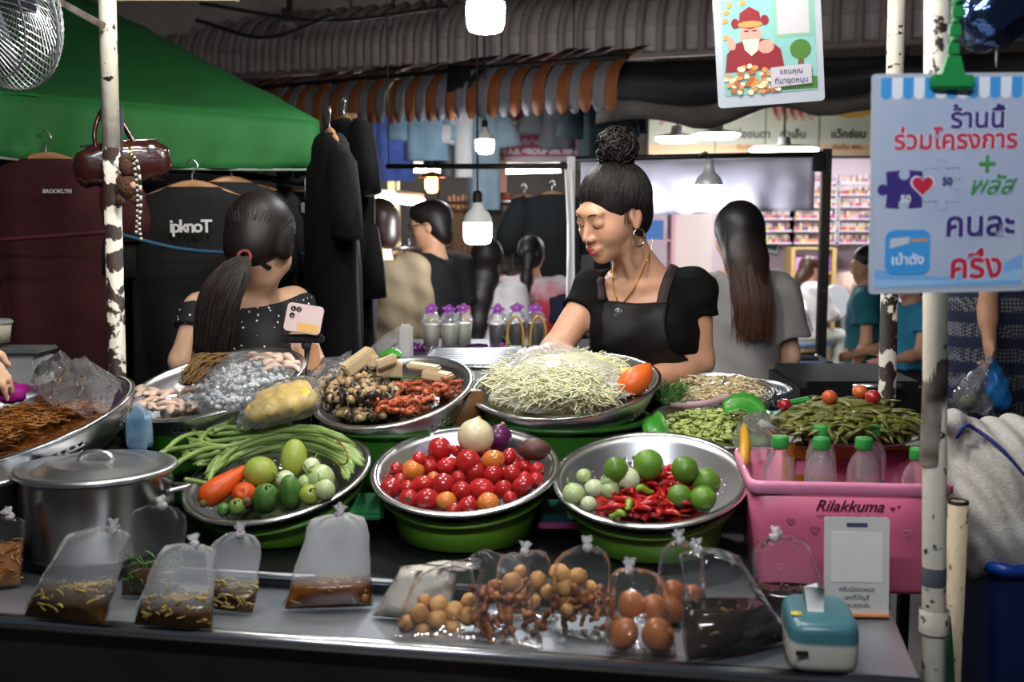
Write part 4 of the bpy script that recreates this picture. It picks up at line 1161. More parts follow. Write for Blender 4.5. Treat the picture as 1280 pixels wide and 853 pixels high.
for i in range(26):
    p = Vector((random.uniform(-.05, .05), random.uniform(.0, .11), random.uniform(.13, .2))); d = Vector((random.gauss(0, 1), random.gauss(0, 1), abs(random.gauss(.6, .7)))).normalized()
    cs.append([H(*(p + d * (.03 * k / 5) + Vector((0, 0, -.0006 * k * k)))) for k in range(6)])
for q in (-1, 1):
    for i in range(9): cs.append(curve_pts([H(q * .074, -.02 + .003 * i, .02), H(q * (.0725 + random.uniform(0, .003)), -.026 + .003 * i + random.uniform(-.004, .004), -.004), H(q * .0705, -.026 + .004 * i + random.uniform(-.005, .005), -.018 - random.uniform(0, .014))], 6))
ob('loose_hairs', strand_mesh(cs, .0009, 3), hair_m, hair)['kind'] = 'stuff'
# face details
lip_m = pm('lipstick', '#b0434f', .35)
bd = vend
def on_face(path, out=.0015):
    """push head-space points out along the face until they sit on the skin"""
    P = []
    for x, z in path:
        for i in range(120):
            y = -.125 + i * .001; p = H(x, y, z)
            ix = [int(round((p[k] - VF.lo[k]) / VF.res)) for k in range(3)]
            if VF.D[ix[0], ix[1], ix[2]] <= 0: break
        P.append(H(x, y - out, z))
    return P
for q in (-1, 1):
    ob('eyebrow', tube(curve_pts(on_face([(q * .014, .0265), (q * .024, .0305), (q * .036, .0315), (q * .048, .0255)], .0018), 12), [.0012, .0022, .0026, .0027, .0027, .0026, .0025, .0024, .0022, .002, .0017, .0013, .0008], 6, flat=.6), pm('brow', '#2a1a14', .7), bd)
    ob('eyelashes', tube(curve_pts(on_face([(q * .0165, -.001), (q * .024, -.0055), (q * .033, -.0065), (q * .046, -.0025)], .0005), 12), .0013, 6), pm('lash', '#0c0808', .6), bd)
    ob('eyelid_crease', tube(curve_pts(on_face([(q * .0175, .008), (q * .026, .0125), (q * .035, .0125), (q * .045, .007)], -.0004), 10), .0007, 5), pm('crease', '#7a4c38', .6), bd)
lipU = curve_pts(on_face([(-.0235, -.067), (-.012, -.0625), (-.004, -.0605), (0, -.0615), (.004, -.0605), (.012, -.0625), (.0235, -.067)], -.002), 16)
ob('upper_lip', tube(lipU, [.0008 + .0042 * math.sin(PI * i / 16) ** .7 for i in range(17)], 8), lip_m, bd)
lipD = curve_pts(on_face([(-.0225, -.0675), (-.012, -.0715), (0, -.0735), (.012, -.0715), (.0225, -.0675)], -.002), 16)
ob('lower_lip', tube(lipD, [.0008 + .0055 * math.sin(PI * i / 16) ** .7 for i in range(17)], 8), lip_m, bd)
for q in (-1, 1): ob('nostril', (lambda m: (m.transform(Matrix.Translation(on_face([(q * .007, -.0395)], -.001)[0])), m)[1])(mk(*sphere_vf(.0022, 8, 6), True)), pm('crease', ''), bd)
# hoop earring (silver) and gold necklace with round pendant
for q in (1, -1):
    c = H(q * .079, .004, -.06)
    ob('hoop_earring', tube([c + RH @ Vector((.002 * math.sin(a), .021 * math.cos(a), .024 * math.sin(a))) for a in np.linspace(0, 2 * PI, 30, endpoint=False)], .0022, 6, closed=True), pm('silver', '#d8d4cc', .18, 1), vend)
gold = pm('gold', '#d9a23a', .28, 1)
def chain(pxs, name, m=44):
    P = []
    for x, y in pxs:
        a = march(VF, x, y, off=.003); b = march(shirt_field, x, y, off=.003); P.append(a if a.y < b.y else b)
    P = curve_pts(P, m); B_ = MB()
    for i in range(m):
        t = (P[i + 1] - P[i]).normalized(); q = t.orthogonal().normalized();
        if i % 2: q = t.cross(q)
        B_.add(*tube_vf([P[i] - t * .0015, P[i + 1] + t * .0015], .0021, 5))
    return ob(name, B_.mesh(True), gold, vend)
chain([(815, 299), (812, 318), (803, 340), (792, 362), (780, 377), (774, 381)], 'necklace')
chain([(766, 334), (766, 348), (768, 364), (773, 379)], 'necklace')
c = march(ap_field, 773, 391, off=.004); c2 = march(shirt_field, 773, 391, off=.004); c = c if c.y < c2.y else c2
Mp = Matrix.Translation(c) @ Matrix.Rotation(PI / 2, 4, 'X')
pend = ob('pendant', lathe([(.012, -.002), (.0125, .0), (.012, .003), (.009, .003), (.008, .0015), (.001, .0015)], 20, M=Mp), pm('silver', ''), vend)
ob('pendant_stone', lathe([(.008, .0016), (.006, .003), (.001, .0035)], 16, M=Mp), pm('blue_grey_stone', '#4a5266', .2), pend)

# ---------------------------------------------------------------- woman with ponytail, seen from behind
J = dict(pelvis=W(302, 575, 3.18), chest=W(306, 445, 3.2), neck=W(318, 356, 3.17), head=W(327, 305, 3.12),
         shL=W(252, 388, 3.1), shR=W(367, 380, 3.26), elL=W(229, 452, 3.02), elR=W(388, 452, 3.2), wrL=W(262, 500, 3.05), wrR=W(389, 462, 3.06))
J['palmR'] = Vector((-1, 0, .2)); J['palmL'] = Vector((1, 0, 0))
pyaw = 2.75
root = thing('person', 'woman in black off-shoulder top with long ponytail, back to the camera', 'person', (J['pelvis'].x, 3.18, 0))
R = torso_frame(J, pyaw); RH = headrot(2.85, .5, .02)
lo, hi = bounds(J, .17); lo[2] = J['pelvis'].z - .1
F = Field(lo, hi, .0065)
H = head_field(F, J['head'], RH, 1.04, True)
F.add(('cap', H(0, .022, -.05), J['neck'], .047, .052), .02)
torso(F, J, R, .97, -.004, .04, .95); limbs(F, J, .96, legs=False, curl=.8)
ob('body', F.mesh(), skin_p, root)
G = Field(lo, hi, .006)
torso(G, J, R, .97, .006, .04, .95)
for q in 'LR':
    sh, el = J['sh' + q], J['el' + q]; flatcone(G, sh.lerp(el, .02), sh.lerp(el, .42), .056, .057, .03)
pL, pR, pM = W(250, 376, 3.1), W(382, 358, 3.2), W(310, 379, 3.1)
def neckline(X, Y, Z):
    x = (X - pL.x) / (pR.x - pL.x)
    z = pL.z + (pR.z - pL.z) * x - .035 * np.clip(4 * x * (1 - x), 0, 1) - (Y - 3.1) * .1
    return Z - z
G.cut(neckline)
dot = bpy.data.materials.new('dotted_black'); dot.use_nodes = True; nt = dot.node_tree
vr = nt.nodes.new('ShaderNodeTexVoronoi'); vr.inputs['Scale'].default_value = 52; tcn = nt.nodes.new('ShaderNodeTexCoord'); nt.links.new(tcn.outputs['Object'], vr.inputs['Vector'])
lt = nt.nodes.new('ShaderNodeMath'); lt.operation = 'LESS_THAN'; lt.inputs[1].default_value = .16; nt.links.new(vr.outputs['Distance'], lt.inputs[0])
mc = nt.nodes.new('ShaderNodeMix'); mc.data_type = 'RGBA'; mc.inputs['A'].default_value = (.006, .006, .009, 1); mc.inputs['B'].default_value = (.75, .75, .8, 1)
nt.links.new(lt.outputs[0], mc.inputs['Factor']); nt.links.new(mc.outputs['Result'], nt.nodes['Principled BSDF'].inputs['Base Color']); nt.nodes['Principled BSDF'].inputs['Roughness'].default_value = .75
ob('top', G.mesh(), dot, root)
G = Field((J['pelvis'].x - .25, 2.95, 0), (J['pelvis'].x + .25, 3.45, J['pelvis'].z + .12), .012)
G.add(('ell', J['pelvis'], [.165, .12, .14], m3(R)), .03)
for q in (-1, 1): G.add(('cap', J['pelvis'] + R @ Vector((q * .085, 0, -.02)), Vector((J['pelvis'].x + q * .1, 3.18, .05)), .095, .06), .03)
ob('trousers', G.mesh(), M_black, root)
G = Field(np.array(J['head']) - .22, np.array(J['head']) + .22, .005)
hair_cap(G, H, RH, 1.04, 'long')
for q in (-1, 1): G.add(('ell', H(q * .078, .012, -.01), [.018, .034, .045], m3(RH)), .02)
hair = ob('hair', G.mesh(), hair_m, root)
random.seed(8)
tie = Vector((-.035, .118, -.05)); st = []
for i in range(520):
    a = random.uniform(-PI, PI); x = .084 * math.sin(a); y = .024 - .097 * math.cos(a); fr = math.cos(a); z = .075 if fr > .5 else (.02 if fr > -.1 else -.03)
    st.append((x, max(y, -.06), z + random.uniform(0, .08)))
tie_w = W(305, 322, 2.985)
tl_ = RH.inverted() @ (tie_w - J['head']) / 1.04
ob('hair_strands', strand_mesh([c + [tie_w] for c in surf_strands(H, 1.04, st, lambda i: tl_ + Vector((random.uniform(-.012, .012), 0, random.uniform(-.012, .012))), 9, .002)], .0012), hair_m, hair)
tail = [tie_w, W(292, 338, 2.965), W(276, 372, 2.95), W(268, 412, 2.95), W(262, 470, 2.97)]
cs = bundle(tail, 620, lambda u: .016 + .05 * min(1, u * 2.2) * (1 - .35 * u), .003, 3, flat=(1, .5, 1))
ob('ponytail', strand_mesh(cs, .0015), pm('ponytail_hair', '#16100e', .5, col2='#2a1d18', vscale=50, spec=.6), hair)
ob('hair_band', tube([tie_w + Vector((.017 * math.cos(a), .008 * math.sin(a), .017 * math.sin(a))) for a in np.linspace(0, 2 * PI, 20, endpoint=False)], .005, 6, closed=True), pm('hair_band', '#6b2a22', .6), hair)
ob('neck_strap', tube([march(F, x, y, 2.8, 3.6, .003) for x, y in ((312, 323), (320, 326), (330, 331), (338, 336))], .007, 6, flat=.4, up=(0, -1, 0)), pm('dark_strap', '#1d1618', .7), root)

# ---------------------------------------------------------------- passers-by
random.seed(2)
def at(px, Y, z=0): return Vector(((px - 640) / FPX * Y * 1.0, Y, z))
def tailfn(pts, ra, rb, fl=False):
    return lambda H: [(H(*pts[i]), H(*pts[i + 1]), ra + (rb - ra) * i / (len(pts) - 1), ra + (rb - ra) * (i + 1) / (len(pts) - 1), fl) for i in range(len(pts) - 1)]
J, s = joints(1.685, at(472, 5.15), PI + .45, wrL=(.2, -.22, 1.02), wrR=(-.2, -.22, 1.02))
person('man in tan sweatshirt walking behind the black shirts', J, s, PI + .45, PI + .9, .1, res=.0105, hairm=pm('dark_brown_hair', '#1e1310', .4, col2='#30201a', vscale=40), shirt=cloth('tan_sweat', '#5c4f3a', '#4f4432'), sleeve=1.9, loose=.03, pants=cloth('brown_pants', '#4d3f33'), shoes=M_dark, fine=True, sk=skin_p, hem=.92)
J, s = joints(1.685, at(540, 5.75), PI + .75, wrL=(.24, -.12, .88), elL=(.24, .0, 1.1))
rt, H, RH, F = person('man in black shirt and glasses beside the hanging bulb', J, s, PI + .75, -1.75, .12, res=.0105, shirt=cloth('black_tee', '#090a0d', '#060708'), sleeve=.72, loose=.022, pants=cloth('black_trousers', '#101013'), shoes=M_dark, fine=True, hem=.86)
gl = MB()
for q in (-1, 1):
    gl.add(*tube_vf([H(q * .033 + .021 * math.cos(a), -.104, .004 + .016 * math.sin(a)) for a in np.linspace(0, 2 * PI, 16, endpoint=False)], .0018, 4, closed=True))
    gl.add(*tube_vf([H(q * .054, -.102, .008), H(q * .08, -.04, .008), H(q * .08, .01, .005)], .0018, 4))
gl.add(*tube_vf([H(-.012, -.104, .006), H(.012, -.104, .006)], .0015, 4))
ob('glasses', gl.mesh(), M_dark, rt)
J, s = joints(1.5, at(608, 6.0), PI - .25)
person('woman in white shirt with long black hair behind the bulb', J, s, PI - .25, PI - .1, .15, res=.011, hairstyle='long', shirt=cloth('white_tee', '#c9c6c4', '#b9b6b6'), sleeve=.75, loose=.03, pants=cloth('dark_pants', '#15151a'), shoes=M_dark, hem=.74,
       longtail=tailfn([(-.01, .05, .0), (0.0, .115, -.12), (.02, .13, -.25), (.03, .13, -.4), (.035, .125, -.52)], .085, .03))
red = bpy.data.materials.new('red_white_shirt'); red.use_nodes = True; nt = red.node_tree
tcn = nt.nodes.new('ShaderNodeTexCoord'); sx = nt.nodes.new('ShaderNodeSeparateXYZ'); nt.links.new(tcn.outputs['Object'], sx.inputs[0])
ng = nt.nodes.new('ShaderNodeTexNoise'); ng.inputs['Scale'].default_value = 14; nt.links.new(tcn.outputs['Object'], ng.inputs['Vector'])
ad = nt.nodes.new('ShaderNodeMath'); ad.operation = 'MULTIPLY_ADD'; ad.inputs[1].default_value = .25; nt.links.new(ng.outputs['Fac'], ad.inputs[0]); nt.links.new(sx.outputs[2], ad.inputs[2])
mr = nt.nodes.new('ShaderNodeMapRange'); mr.inputs[1].default_value = 1.12; mr.inputs[2].default_value = 1.42; nt.links.new(ad.outputs[0], mr.inputs[0])
cr = nt.nodes.new('ShaderNodeValToRGB'); cr.color_ramp.elements[0].color = (*lin('#a02030'), 1); cr.color_ramp.elements[1].color = (*lin('#cfc4c8'), 1); e = cr.color_ramp.elements.new(.45); e.color = (*lin('#b4434f'), 1)
nt.links.new(mr.outputs[0], cr.inputs[0]); nt.links.new(cr.outputs[0], nt.nodes['Principled BSDF'].inputs['Base Color']); nt.nodes['Principled BSDF'].inputs['Roughness'].default_value = .8
J, s = joints(1.5, at(664, 6.3), PI - .1)
rt, H, RH, F = person('woman in red and white sports shirt with dark ponytail', J, s, PI - .1, PI - .15, .2, res=.0112, hairstyle='bun', shirt=red, sleeve=.7, loose=.035, pants=cloth('dark_pants', ''), shoes=M_dark, hem=.72,
       longtail=tailfn([(0, .09, .06), (0.0, .13, -.02), (.01, .13, -.16), (.01, .12, -.28)], .04, .02))
G = Field(*bounds(J), .0115); sh, el = J['shR'], J['elR']
flatcone(G, sh.lerp(el, .12), sh.lerp(el, .72), .093, .1, .02);
ob('navy_sleeve', G.mesh(), cloth('navy_sleeve', '#141a34'), rt)
sh, el = J['shL'], J['elL']; G = Field(*bounds(J), .0115); flatcone(G, sh.lerp(el, .12), sh.lerp(el, .72), .093, .1, .02)
ob('red_sleeve', G.mesh(), cloth('red_sleeve', '#a01c2e'), rt)
J, s = joints(1.66, at(921, 4.25), PI + .12, elR=(-.21, .03, 1.12), wrR=(-.13, -.2, 1.05), elL=(.21, .03, 1.12), wrL=(.13, -.2, 1.05))
rt, H, RH, F = person('woman in grey shirt with long straight brown hair, back turned', J, s, PI + .12, PI + .2, .12, res=.009, hairstyle='long', hairm=brown_hair, shirt=cloth('grey_tee', '#a29f9d', '#918e8d'), sleeve=.74, loose=.026, pants=cloth('dark_pants', ''), shoes=M_dark, hem=.8, sk=skin_p,
       longtail=tailfn([(0, .03, .02), (0.0, .085, -.1), (0, .105, -.22), (.0, .11, -.34)], .088, .05))
hr = [c for c in rt.children if c.name.startswith('hair')][0]
random.seed(14); cs = []
for i in range(420):
    x0 = random.uniform(-.08, .08); yy = .11 - abs(x0) * .5; e = random.uniform(-.40, -.30) - abs(x0 * .2)
    cs.append(curve_pts([H(x0 * .5, .09, .085), H(x0 * .95, yy + .005, .01), H(x0 * 1.02, yy + .03, -.12), H(x0 * .95 + random.uniform(-.01, .01), yy + .065, -.25), H(x0 * .85 + random.uniform(-.02, .02), yy + .06, e)], 12))
ob('hair_strands', strand_mesh(cs, .0019), brown_hair, hr)
# seated woman in white jumper
J, s = joints(1.62, at(1003, 10.4, -.0), PI / 2 + .6, pelvis=(0, .0, .56), chest=(0, -.05, .86), neck=(0, -.07, 1.04), head=(0, -.11, 1.19), shL=(.165, -.06, .99), shR=(-.165, -.06, .99), elL=(.2, -.18, .76), elR=(-.2, -.18, .76), wrL=(.1, -.36, .74), wrR=(-.1, -.36, .74),
              hpL=(.09, -.03, .53), hpR=(-.09, -.03, .53), knL=(.1, -.43, .53), knR=(-.1, -.43, .53), anL=(.1, -.42, .09), anR=(-.1, -.42, .09), toL=(.1, -.55, .04), toR=(-.1, -.55, .04))
person('seated woman in white jumper with brown hair in the salon', J, s, PI / 2 + .6, PI / 2 + .5, .2, res=.0125, hairstyle='long', hairm=pm('chestnut_hair', '#3a2318', .4, col2='#4a2f20', vscale=30), shirt=cloth('white_knit', '#d8d0cd', '#c9bfbd'), sleeve=1.85, loose=.03, pants=cloth('pale_jeans', '#c3c6bb', '#b0b5a8'), shoes=M_dark, hem=.5,
       longtail=tailfn([(0, .04, 0), (0, .08, -.1), (0, .09, -.24)], .08, .05))
# woman in teal
J, s = joints(1.44, at(1083, 6.4), -1.9, wrL=(.19, -.08, .84), elL=(.2, .02, 1.1))
person('woman in teal shirt and patterned trousers by the rusty pole', J, s, -1.9, -1.4, .2, res=.0108, hairstyle='bun', shirt=cloth('teal_tee', '#1d6a78', '#185a68'), sleeve=.62, loose=.028, pants=pm('dark_check', '#15161a', .8, col2='#3a3a40', vscale=60), shoes=M_dark, hem=.78, fine=True,
       longtail=tailfn([(0, .09, -.03), (0, .125, -.1), (0, .11, -.2)], .035, .018))
J, s = joints(1.36, at(1140, 6.1), -1.3, elL=(.2, -.06, 1.12), wrL=(.2, -.3, 1.08), elR=(-.2, -.06, 1.12), wrR=(-.2, -.3, 1.08))
person('child in bright blue shirt and black shorts between the poles', J, s, -1.3, -1.5, .1, res=.0108, shirt=cloth('blue_tee', '#2c86a8', '#24748f'), sleeve=.5, loose=.02, pants=cloth('black_shorts', '#0f0f12'), pantlen=.3, shoes=pm('white_shoe', '#c9c9c9', .6), hem=.8)
# shopper in patterned dress carrying bags
ik = bpy.data.materials.new('patterned_dress'); ik.use_nodes = True; nt = ik.node_tree
tcn = nt.nodes.new('ShaderNodeTexCoord'); ck = nt.nodes.new('ShaderNodeTexChecker'); ck.inputs['Scale'].default_value = 90; vz = nt.nodes.new('ShaderNodeTexVoronoi'); vz.inputs['Scale'].default_value = 30
mp = nt.nodes.new('ShaderNodeMapping'); mp.inputs['Rotation'].default_value = (0, .785, 0); nt.links.new(tcn.outputs['Object'], mp.inputs[0]); nt.links.new(mp.outputs[0], ck.inputs['Vector']); nt.links.new(tcn.outputs['Object'], vz.inputs['Vector'])
wv = nt.nodes.new('ShaderNodeTexWave'); wv.inputs['Scale'].default_value = 3.0; wv.bands_direction = 'Z'; nt.links.new(tcn.outputs['Object'], wv.inputs['Vector'])
ck.inputs['Color1'].default_value = (*lin('#6f7280'), 1); ck.inputs['Color2'].default_value = (*lin('#111218'), 1)
mx = nt.nodes.new('ShaderNodeMix'); mx.data_type = 'RGBA'; mx.inputs['B'].default_value = (*lin('#1c2440'), 1); nt.links.new(ck.outputs[0], mx.inputs['A'])
rp = nt.nodes.new('ShaderNodeValToRGB'); rp.color_ramp.elements[0].position = .55; rp.color_ramp.elements[1].position = .6; nt.links.new(wv.outputs['Fac'], rp.inputs[0]); nt.links.new(rp.outputs[0], mx.inputs['Factor'])
nt.links.new(mx.outputs['Result'], nt.nodes['Principled BSDF'].inputs['Base Color']); nt.nodes['Principled BSDF'].inputs['Roughness'].default_value = .85
sx_, sy_ = at(1236, 4.75).x, 4.75
hw = W(1236, 432, 4.55)
J, s = joints(1.66, (sx_, sy_, 0), -.35)
J['elL'] = W(1234, 385, 4.6); J['shL'] = W(1242, 318, 4.72); J['wrL'] = W(1237, 428, 4.55); J['palmL'] = Vector((-1, 0, 0)); J['shR'] = W(1330, 318, 4.8); J['elR'] = W(1350, 390, 4.8); J['wrR'] = W(1345, 440, 4.75)
rt, H, RH, F = person('shopper in navy patterned dress holding plastic bags, face hidden by the sign', J, s, -.35, -.3, .1, res=.0105, hairstyle='bun', sk=skin, shirt=ik, sleeve=.2, loose=.03, hem=.86, shoes=M_dark, curl=1.3, wide=1.15)
G = Field(np.array((sx_ - .4, sy_ - .4, .3)), np.array((sx_ + .5, sy_ + .4, 1.1)), .012)
flatcone(G, J['pelvis'] + Vector((0, 0, .06)), Vector((J['pelvis'].x, J['pelvis'].y, .42)), .2, .27, .03)
G.warp(lambda X, Y, Z: .012 * np.sin(X * 40) * np.sin(Y * 36) + 0 * Z)
ob('skirt', G.mesh(), ik, rt)
# reaching hand at the left edge
el, wr = W(-125, 375, 2.62), W(-42, 434, 2.6)
J, s = joints(1.7, (W(-150, 450, 2.9).x - .35, 2.95, 0), 2.2)
J['elL'] = el; J['wrL'] = wr
tmp = thing('person', 'helper reaching in from the left edge, only one hand in view', 'person', (J['pelvis'].x, 2.95, 0))
lo2, hi2 = bounds(J);
Fb = Field(lo2, hi2, .0085); RH = headrot(1.8, .2); Hh = head_field(Fb, J['head'], RH, s)
Fb.add(('cap', Hh(0, .018, -.05), J['neck'], .05, .054), .025); torso(Fb, J, torso_frame(J, 2.2), s, -.004); limbs(Fb, J, s, hands=False)
hand(Fb, wr, W(-8, 472, 2.58) - wr, Vector((-.2, .6, -1)), 1.0, .55, -1); hand(Fb, J['wrR'], J['wrR'] - J['elR'], Vector((0, -1, 0)), 1.0, .5, -1)
ob('body', Fb.mesh(), skin_p, tmp)
G = Field(lo2, hi2, .0125); torso(G, J, torso_frame(J, 2.2), s, .02); flatcone(G, J['shL'], J['shL'].lerp(J['elL'], .6), .075, .075); flatcone(G, J['shR'], J['shR'].lerp(J['elR'], .6), .075, .075)
ob('shirt', G.mesh(), cloth('helper_shirt', '#3a3d44'), tmp)
G = Field(lo2, hi2, .0125); G.add(('ell', J['pelvis'], [.175, .125, .13]), .03)
for q in 'LR': G.add(('cap', J['hp' + q], J['kn' + q], .095, .07), .03); G.add(('cap', J['kn' + q], J['an' + q], .07, .06), .03)
ob('trousers', G.mesh(), M_black, tmp)
G = Field(np.array(J['head']) - .2, np.array(J['head']) + .2, .01); hair_cap(G, Hh, RH, s, 'short'); ob('hair', G.mesh(), hair_m, tmp)
# ------------------------------------------------------------------ lamps over this stall
def stall_tube(c, half, label):
    t = thing('tube_lamp', label, 'lamp', c); c = Vector(c); h = Vector(half)
    ob('tube', tube([c - h, c + h], .016, 10), E_tube, t)
    ob('fitting', tube([c - h * 1.03 + Vector((0, 0, .035)), c + h * 1.03 + Vector((0, 0, .035))], .024, 8), M_white, t)
    ob('cord', tube([c + Vector((0, 0, .05)), c + Vector((0, 0, .6))], .006, 6), M_cord, t)
bulb_lamp(Vector((-.62, 2.15, 2.42)), .065, E_stall, 'LED bulb hanging over the left bowls', .5)
bulb_lamp(Vector((.28, 2.05, 2.42)), .065, E_stall, 'LED bulb hanging over the tomato bowl', .5)
bulb_lamp(Vector((-.15, 2.75, 2.5)), .06, E_stall, 'LED bulb hanging between the vendor and the ponytail woman', .5)
stall_tube((-.1, .55, 2.5), (.6, .0, 0), 'tube lamp hanging before the counter, above the camera')

# ------------------------------------------------------------------ counter
ZT = .92
T = lambda x, y, z=ZT: TZ(x, y, z)
A, B = T(0, 767), T(1000, 838)
e = (B - A).normalized(); nb = Vector((-e.y, e.x, 0))
L0 = A - e * .75; L1 = T(1150, 849)
ang = math.atan2(e.y, e.x); tw = (L1 - L0).length
MT = Matrix.Translation((L0.x, L0.y, 0)) @ Matrix.Rotation(ang, 4, 'Z')      # counter space: x along the front, y back
topm = pm('counter_steel', '#b4bac2', .4, .85, col2='#8f959d', vscale=5, bump=.08, bscale=9, detail=8)
tab = thing('counter', 'stainless steel counter with a worn rolled front edge', 'table', MT @ Vector((tw / 2, .5, 0)))
ob('top', box((0, .0, ZT - .025), (tw, 1.0, ZT), .004, MT), topm, tab)
ob('front_lip', tube([MT @ Vector((0, -.004, ZT - .012)), MT @ Vector((tw, -.004, ZT - .012))], .014, 10), pm('lip_steel', '#d4d6da', .25, 1), tab)
ob('apron_panel', box((.03, .012, ZT - .16), (tw - .03, .03, ZT - .02), .004, MT), pm('apron_metal', '#5a5450', .35, .8, col2='#2d2a2a', vscale=5), tab)
for x in (.06, tw / 2, tw - .06):
    for y in (.06, .94): ob('leg', box((x - .022, y - .022, 0), (x + .022, y + .022, ZT - .025), .004, MT), M_dark, tab)
ob('lower_shelf', box((.05, .05, .3), (tw - .05, .95, .32), 0, MT), M_dark, tab)
ZL = .95
led = thing('raised_tray', 'dark steel tray under the green basins', 'tray', MT @ Vector((tw / 2, .5, ZT)))
ob('plate', box((.05, .22, ZT + .001), (tw - .42, .98, ZL), .004, MT), pm('tray_steel', '#4a4d50', .35, .9, col2='#33363a', vscale=6), led)
ob('rim', tube([MT @ Vector((.05, .22, ZL - .006)), MT @ Vector((tw - .42, .22, ZL - .006))], .007, 8), M_dsteel, led)

# ------------------------------------------------------------------ bowls
def tiltM(c, tilt, roll, spin=0):
    """rim plane leaning to the viewer by tilt, right side up by roll (degrees)"""
    return Matrix.Translation(Vector(c)) @ Matrix.Rotation(math.radians(-roll), 4, 'Y') @ Matrix.Rotation(math.radians(tilt), 4, 'X') @ Matrix.Rotation(spin, 4, 'Z')
def perforated(R, depth, mask, nth=72, rows=12, bot=.5, hole=.36, pw=2.2, cone=None):
    """bowl wall as a grid whose masked cells carry round holes; rim at z 0"""
    def P(u, v):      # u 0..1 round, v 0..1 rim to base
        rr = R * (bot + (1 - bot) * ((1 - v) ** cone if cone else (1 - v ** pw) ** .75)); z = -depth * v
        return Vector((rr * math.cos(2 * PI * u), rr * math.sin(2 * PI * u), z))
    v_ = []; f_ = []
    vv = [math.sin(i / rows * PI / 2) ** .9 for i in range(rows + 1)]
    for i in range(rows + 1):
        for j in range(nth): v_.append(P(j / nth, vv[i] * .97))
    for i in range(rows):
        for j in range(nth):
            k = (j + 1) % nth; q = [i * nth + j, i * nth + k, (i + 1) * nth + k, (i + 1) * nth + j]
            if mask(i, j):
                uc, vc = (j + .5), (vv[i] + vv[i + 1]) / 2 * .97; du, dv = hole, (vv[i + 1] - vv[i]) * .97 * hole
                asp = (2 * PI * R * .85 / nth) / max(1e-6, (P(0, vv[i + 1]) - P(0, vv[i])).length)
                if asp > 1: du /= asp
                else: dv *= asp
                b0 = len(v_)
                for m in range(8):
                    a = PI * 1.25 + m * PI / 4; v_.append(P((uc + du * math.cos(a)) / nth, vc + dv * math.sin(a)))
                # corners: q0 (u-,v-) at angle 225deg, q1 (u+,v-), q2 (u+,v+), q3 (u-,v+)
                for m in range(4):
                    c0, c1 = q[m], q[(m + 1) % 4]
                    f_.append([c0, c1, b0 + (2 * m + 2) % 8, b0 + (2 * m + 1) % 8, b0 + 2 * m])
            else: f_.append(q)
    base = [rows * nth + j for j in range(nth)]
    f_.append(base)
    return mk(v_, f_, True)
def colander(px, py, Y, R, depth, tilt, roll, label, mask, lip=.016, nth=72, rows=12, bot=.5, hole=.36, rimm=None, name='colander', spin=0, cone=None):
    c = W(px, py, Y); M = tiltM(c, tilt, roll, spin)
    r = thing(name, label, 'bowl', M @ Vector((0, 0, -depth)))
    me = perforated(R - lip, depth, mask, nth, rows, bot, hole, cone=cone); me.transform(M)
    solid(ob('bowl', me, M_steel, r), .0012)
    ob('rim', lathe([(R - lip, -.004), (R - lip, .0005), (R - lip * .6, .002), (R - .003, .001), (R, -.002), (R - .002, -.005), (R - lip * .7, -.003), (R - lip, -.004)], 72, M=M), rimm or M_chrome, r)
    n = (M.to_3x3() @ Vector((0, 0, 1))).normalized()
    return r, c, n, M
def basin(x, y, z0, z1, rt, rb, label, mat, rim=True, name='plastic_basin'):
    r = thing(name, label, 'basin', (x, y, z0)); M = Matrix.Translation((x, y, 0))
    h = z1 - z0
    ob('body', lathe([(.001, z0 + .002), (rb * .94, z0 + .002), (rb, z0 + .01), (rb + (rt - rb) * .55, z0 + h * .55), (rt * .985, z1 - .012), (rt, z1), (rt - .004, z1), (rb - .002, z0 + .014), (.001, z0 + .008)], 56, M=M), mat, r)
    ob('rim', lathe([(rt - .003, z1 - .01), (rt + .012, z1 - .009), (rt + .014, z1 - .003), (rt + .006, z1 + .002), (rt - .003, z1 + .001)], 56, M=M), mat, r)
    return r
def tbasin(c, M, label, mat):
    """soft basin whose rim leans with the bowl it carries"""
    r = thing('plastic_basin', label, 'basin', (c.x, c.y, ZL)); n = 56; R3 = M.to_3x3()
    def rg(rad, t, drop):
        out = []
        for j in range(n):
            a = 2 * PI * j / n; lo_ = Vector((c.x + rad * math.cos(a), c.y + rad * math.sin(a), ZL + .002)); up = M @ Vector((rad * math.cos(a), rad * math.sin(a), -drop)); out.append(lo_.lerp(up, t))
        return out
    ob('body', loft([rg(.128, 0, .036), rg(.138, .06, .036), rg(.15, .5, .036), rg(.166, 1, .036), rg(.162, 1, .037), rg(.134, .08, .036)], True, True), mat, r)
    ob('rim', loft([rg(.165, 1, .046), rg(.178, 1, .044), rg(.179, 1, .038), rg(.17, 1, .034), rg(.163, 1, .036)], False), mat, r)
    return r
def loft(rings, capb=True, capt=False):
    v = []; f = []; n = len(rings[0])
    for r in rings: v += r
    for i in range(len(rings) - 1):
        for j in range(n): f.append([i * n + j, i * n + (j + 1) % n, (i + 1) * n + (j + 1) % n, (i + 1) * n + j])
    if capb: f.append(list(range(n))[::-1])
    if capt: f.append([(len(rings) - 1) * n + j for j in range(n)])
    return mk(v, f, True)
green = pm('green_plastic', '#5f8f2a', .35, col2='#548222', vscale=4, sss=.0, coat=.1)
green2 = pm('dark_green_plastic', '#1f5a24', .4)
tiny = lambda i, j: (3 <= i <= 7) and (j % 12 < 5) and ((i + j) % 2 == 0)
clus = lambda i, j: (2 <= i <= 4) and (j % 10 < 4)
clus2 = lambda i, j: (3 <= i <= 5) and (j % 9 < 4) and not (i == 5 and j % 9 == 3)
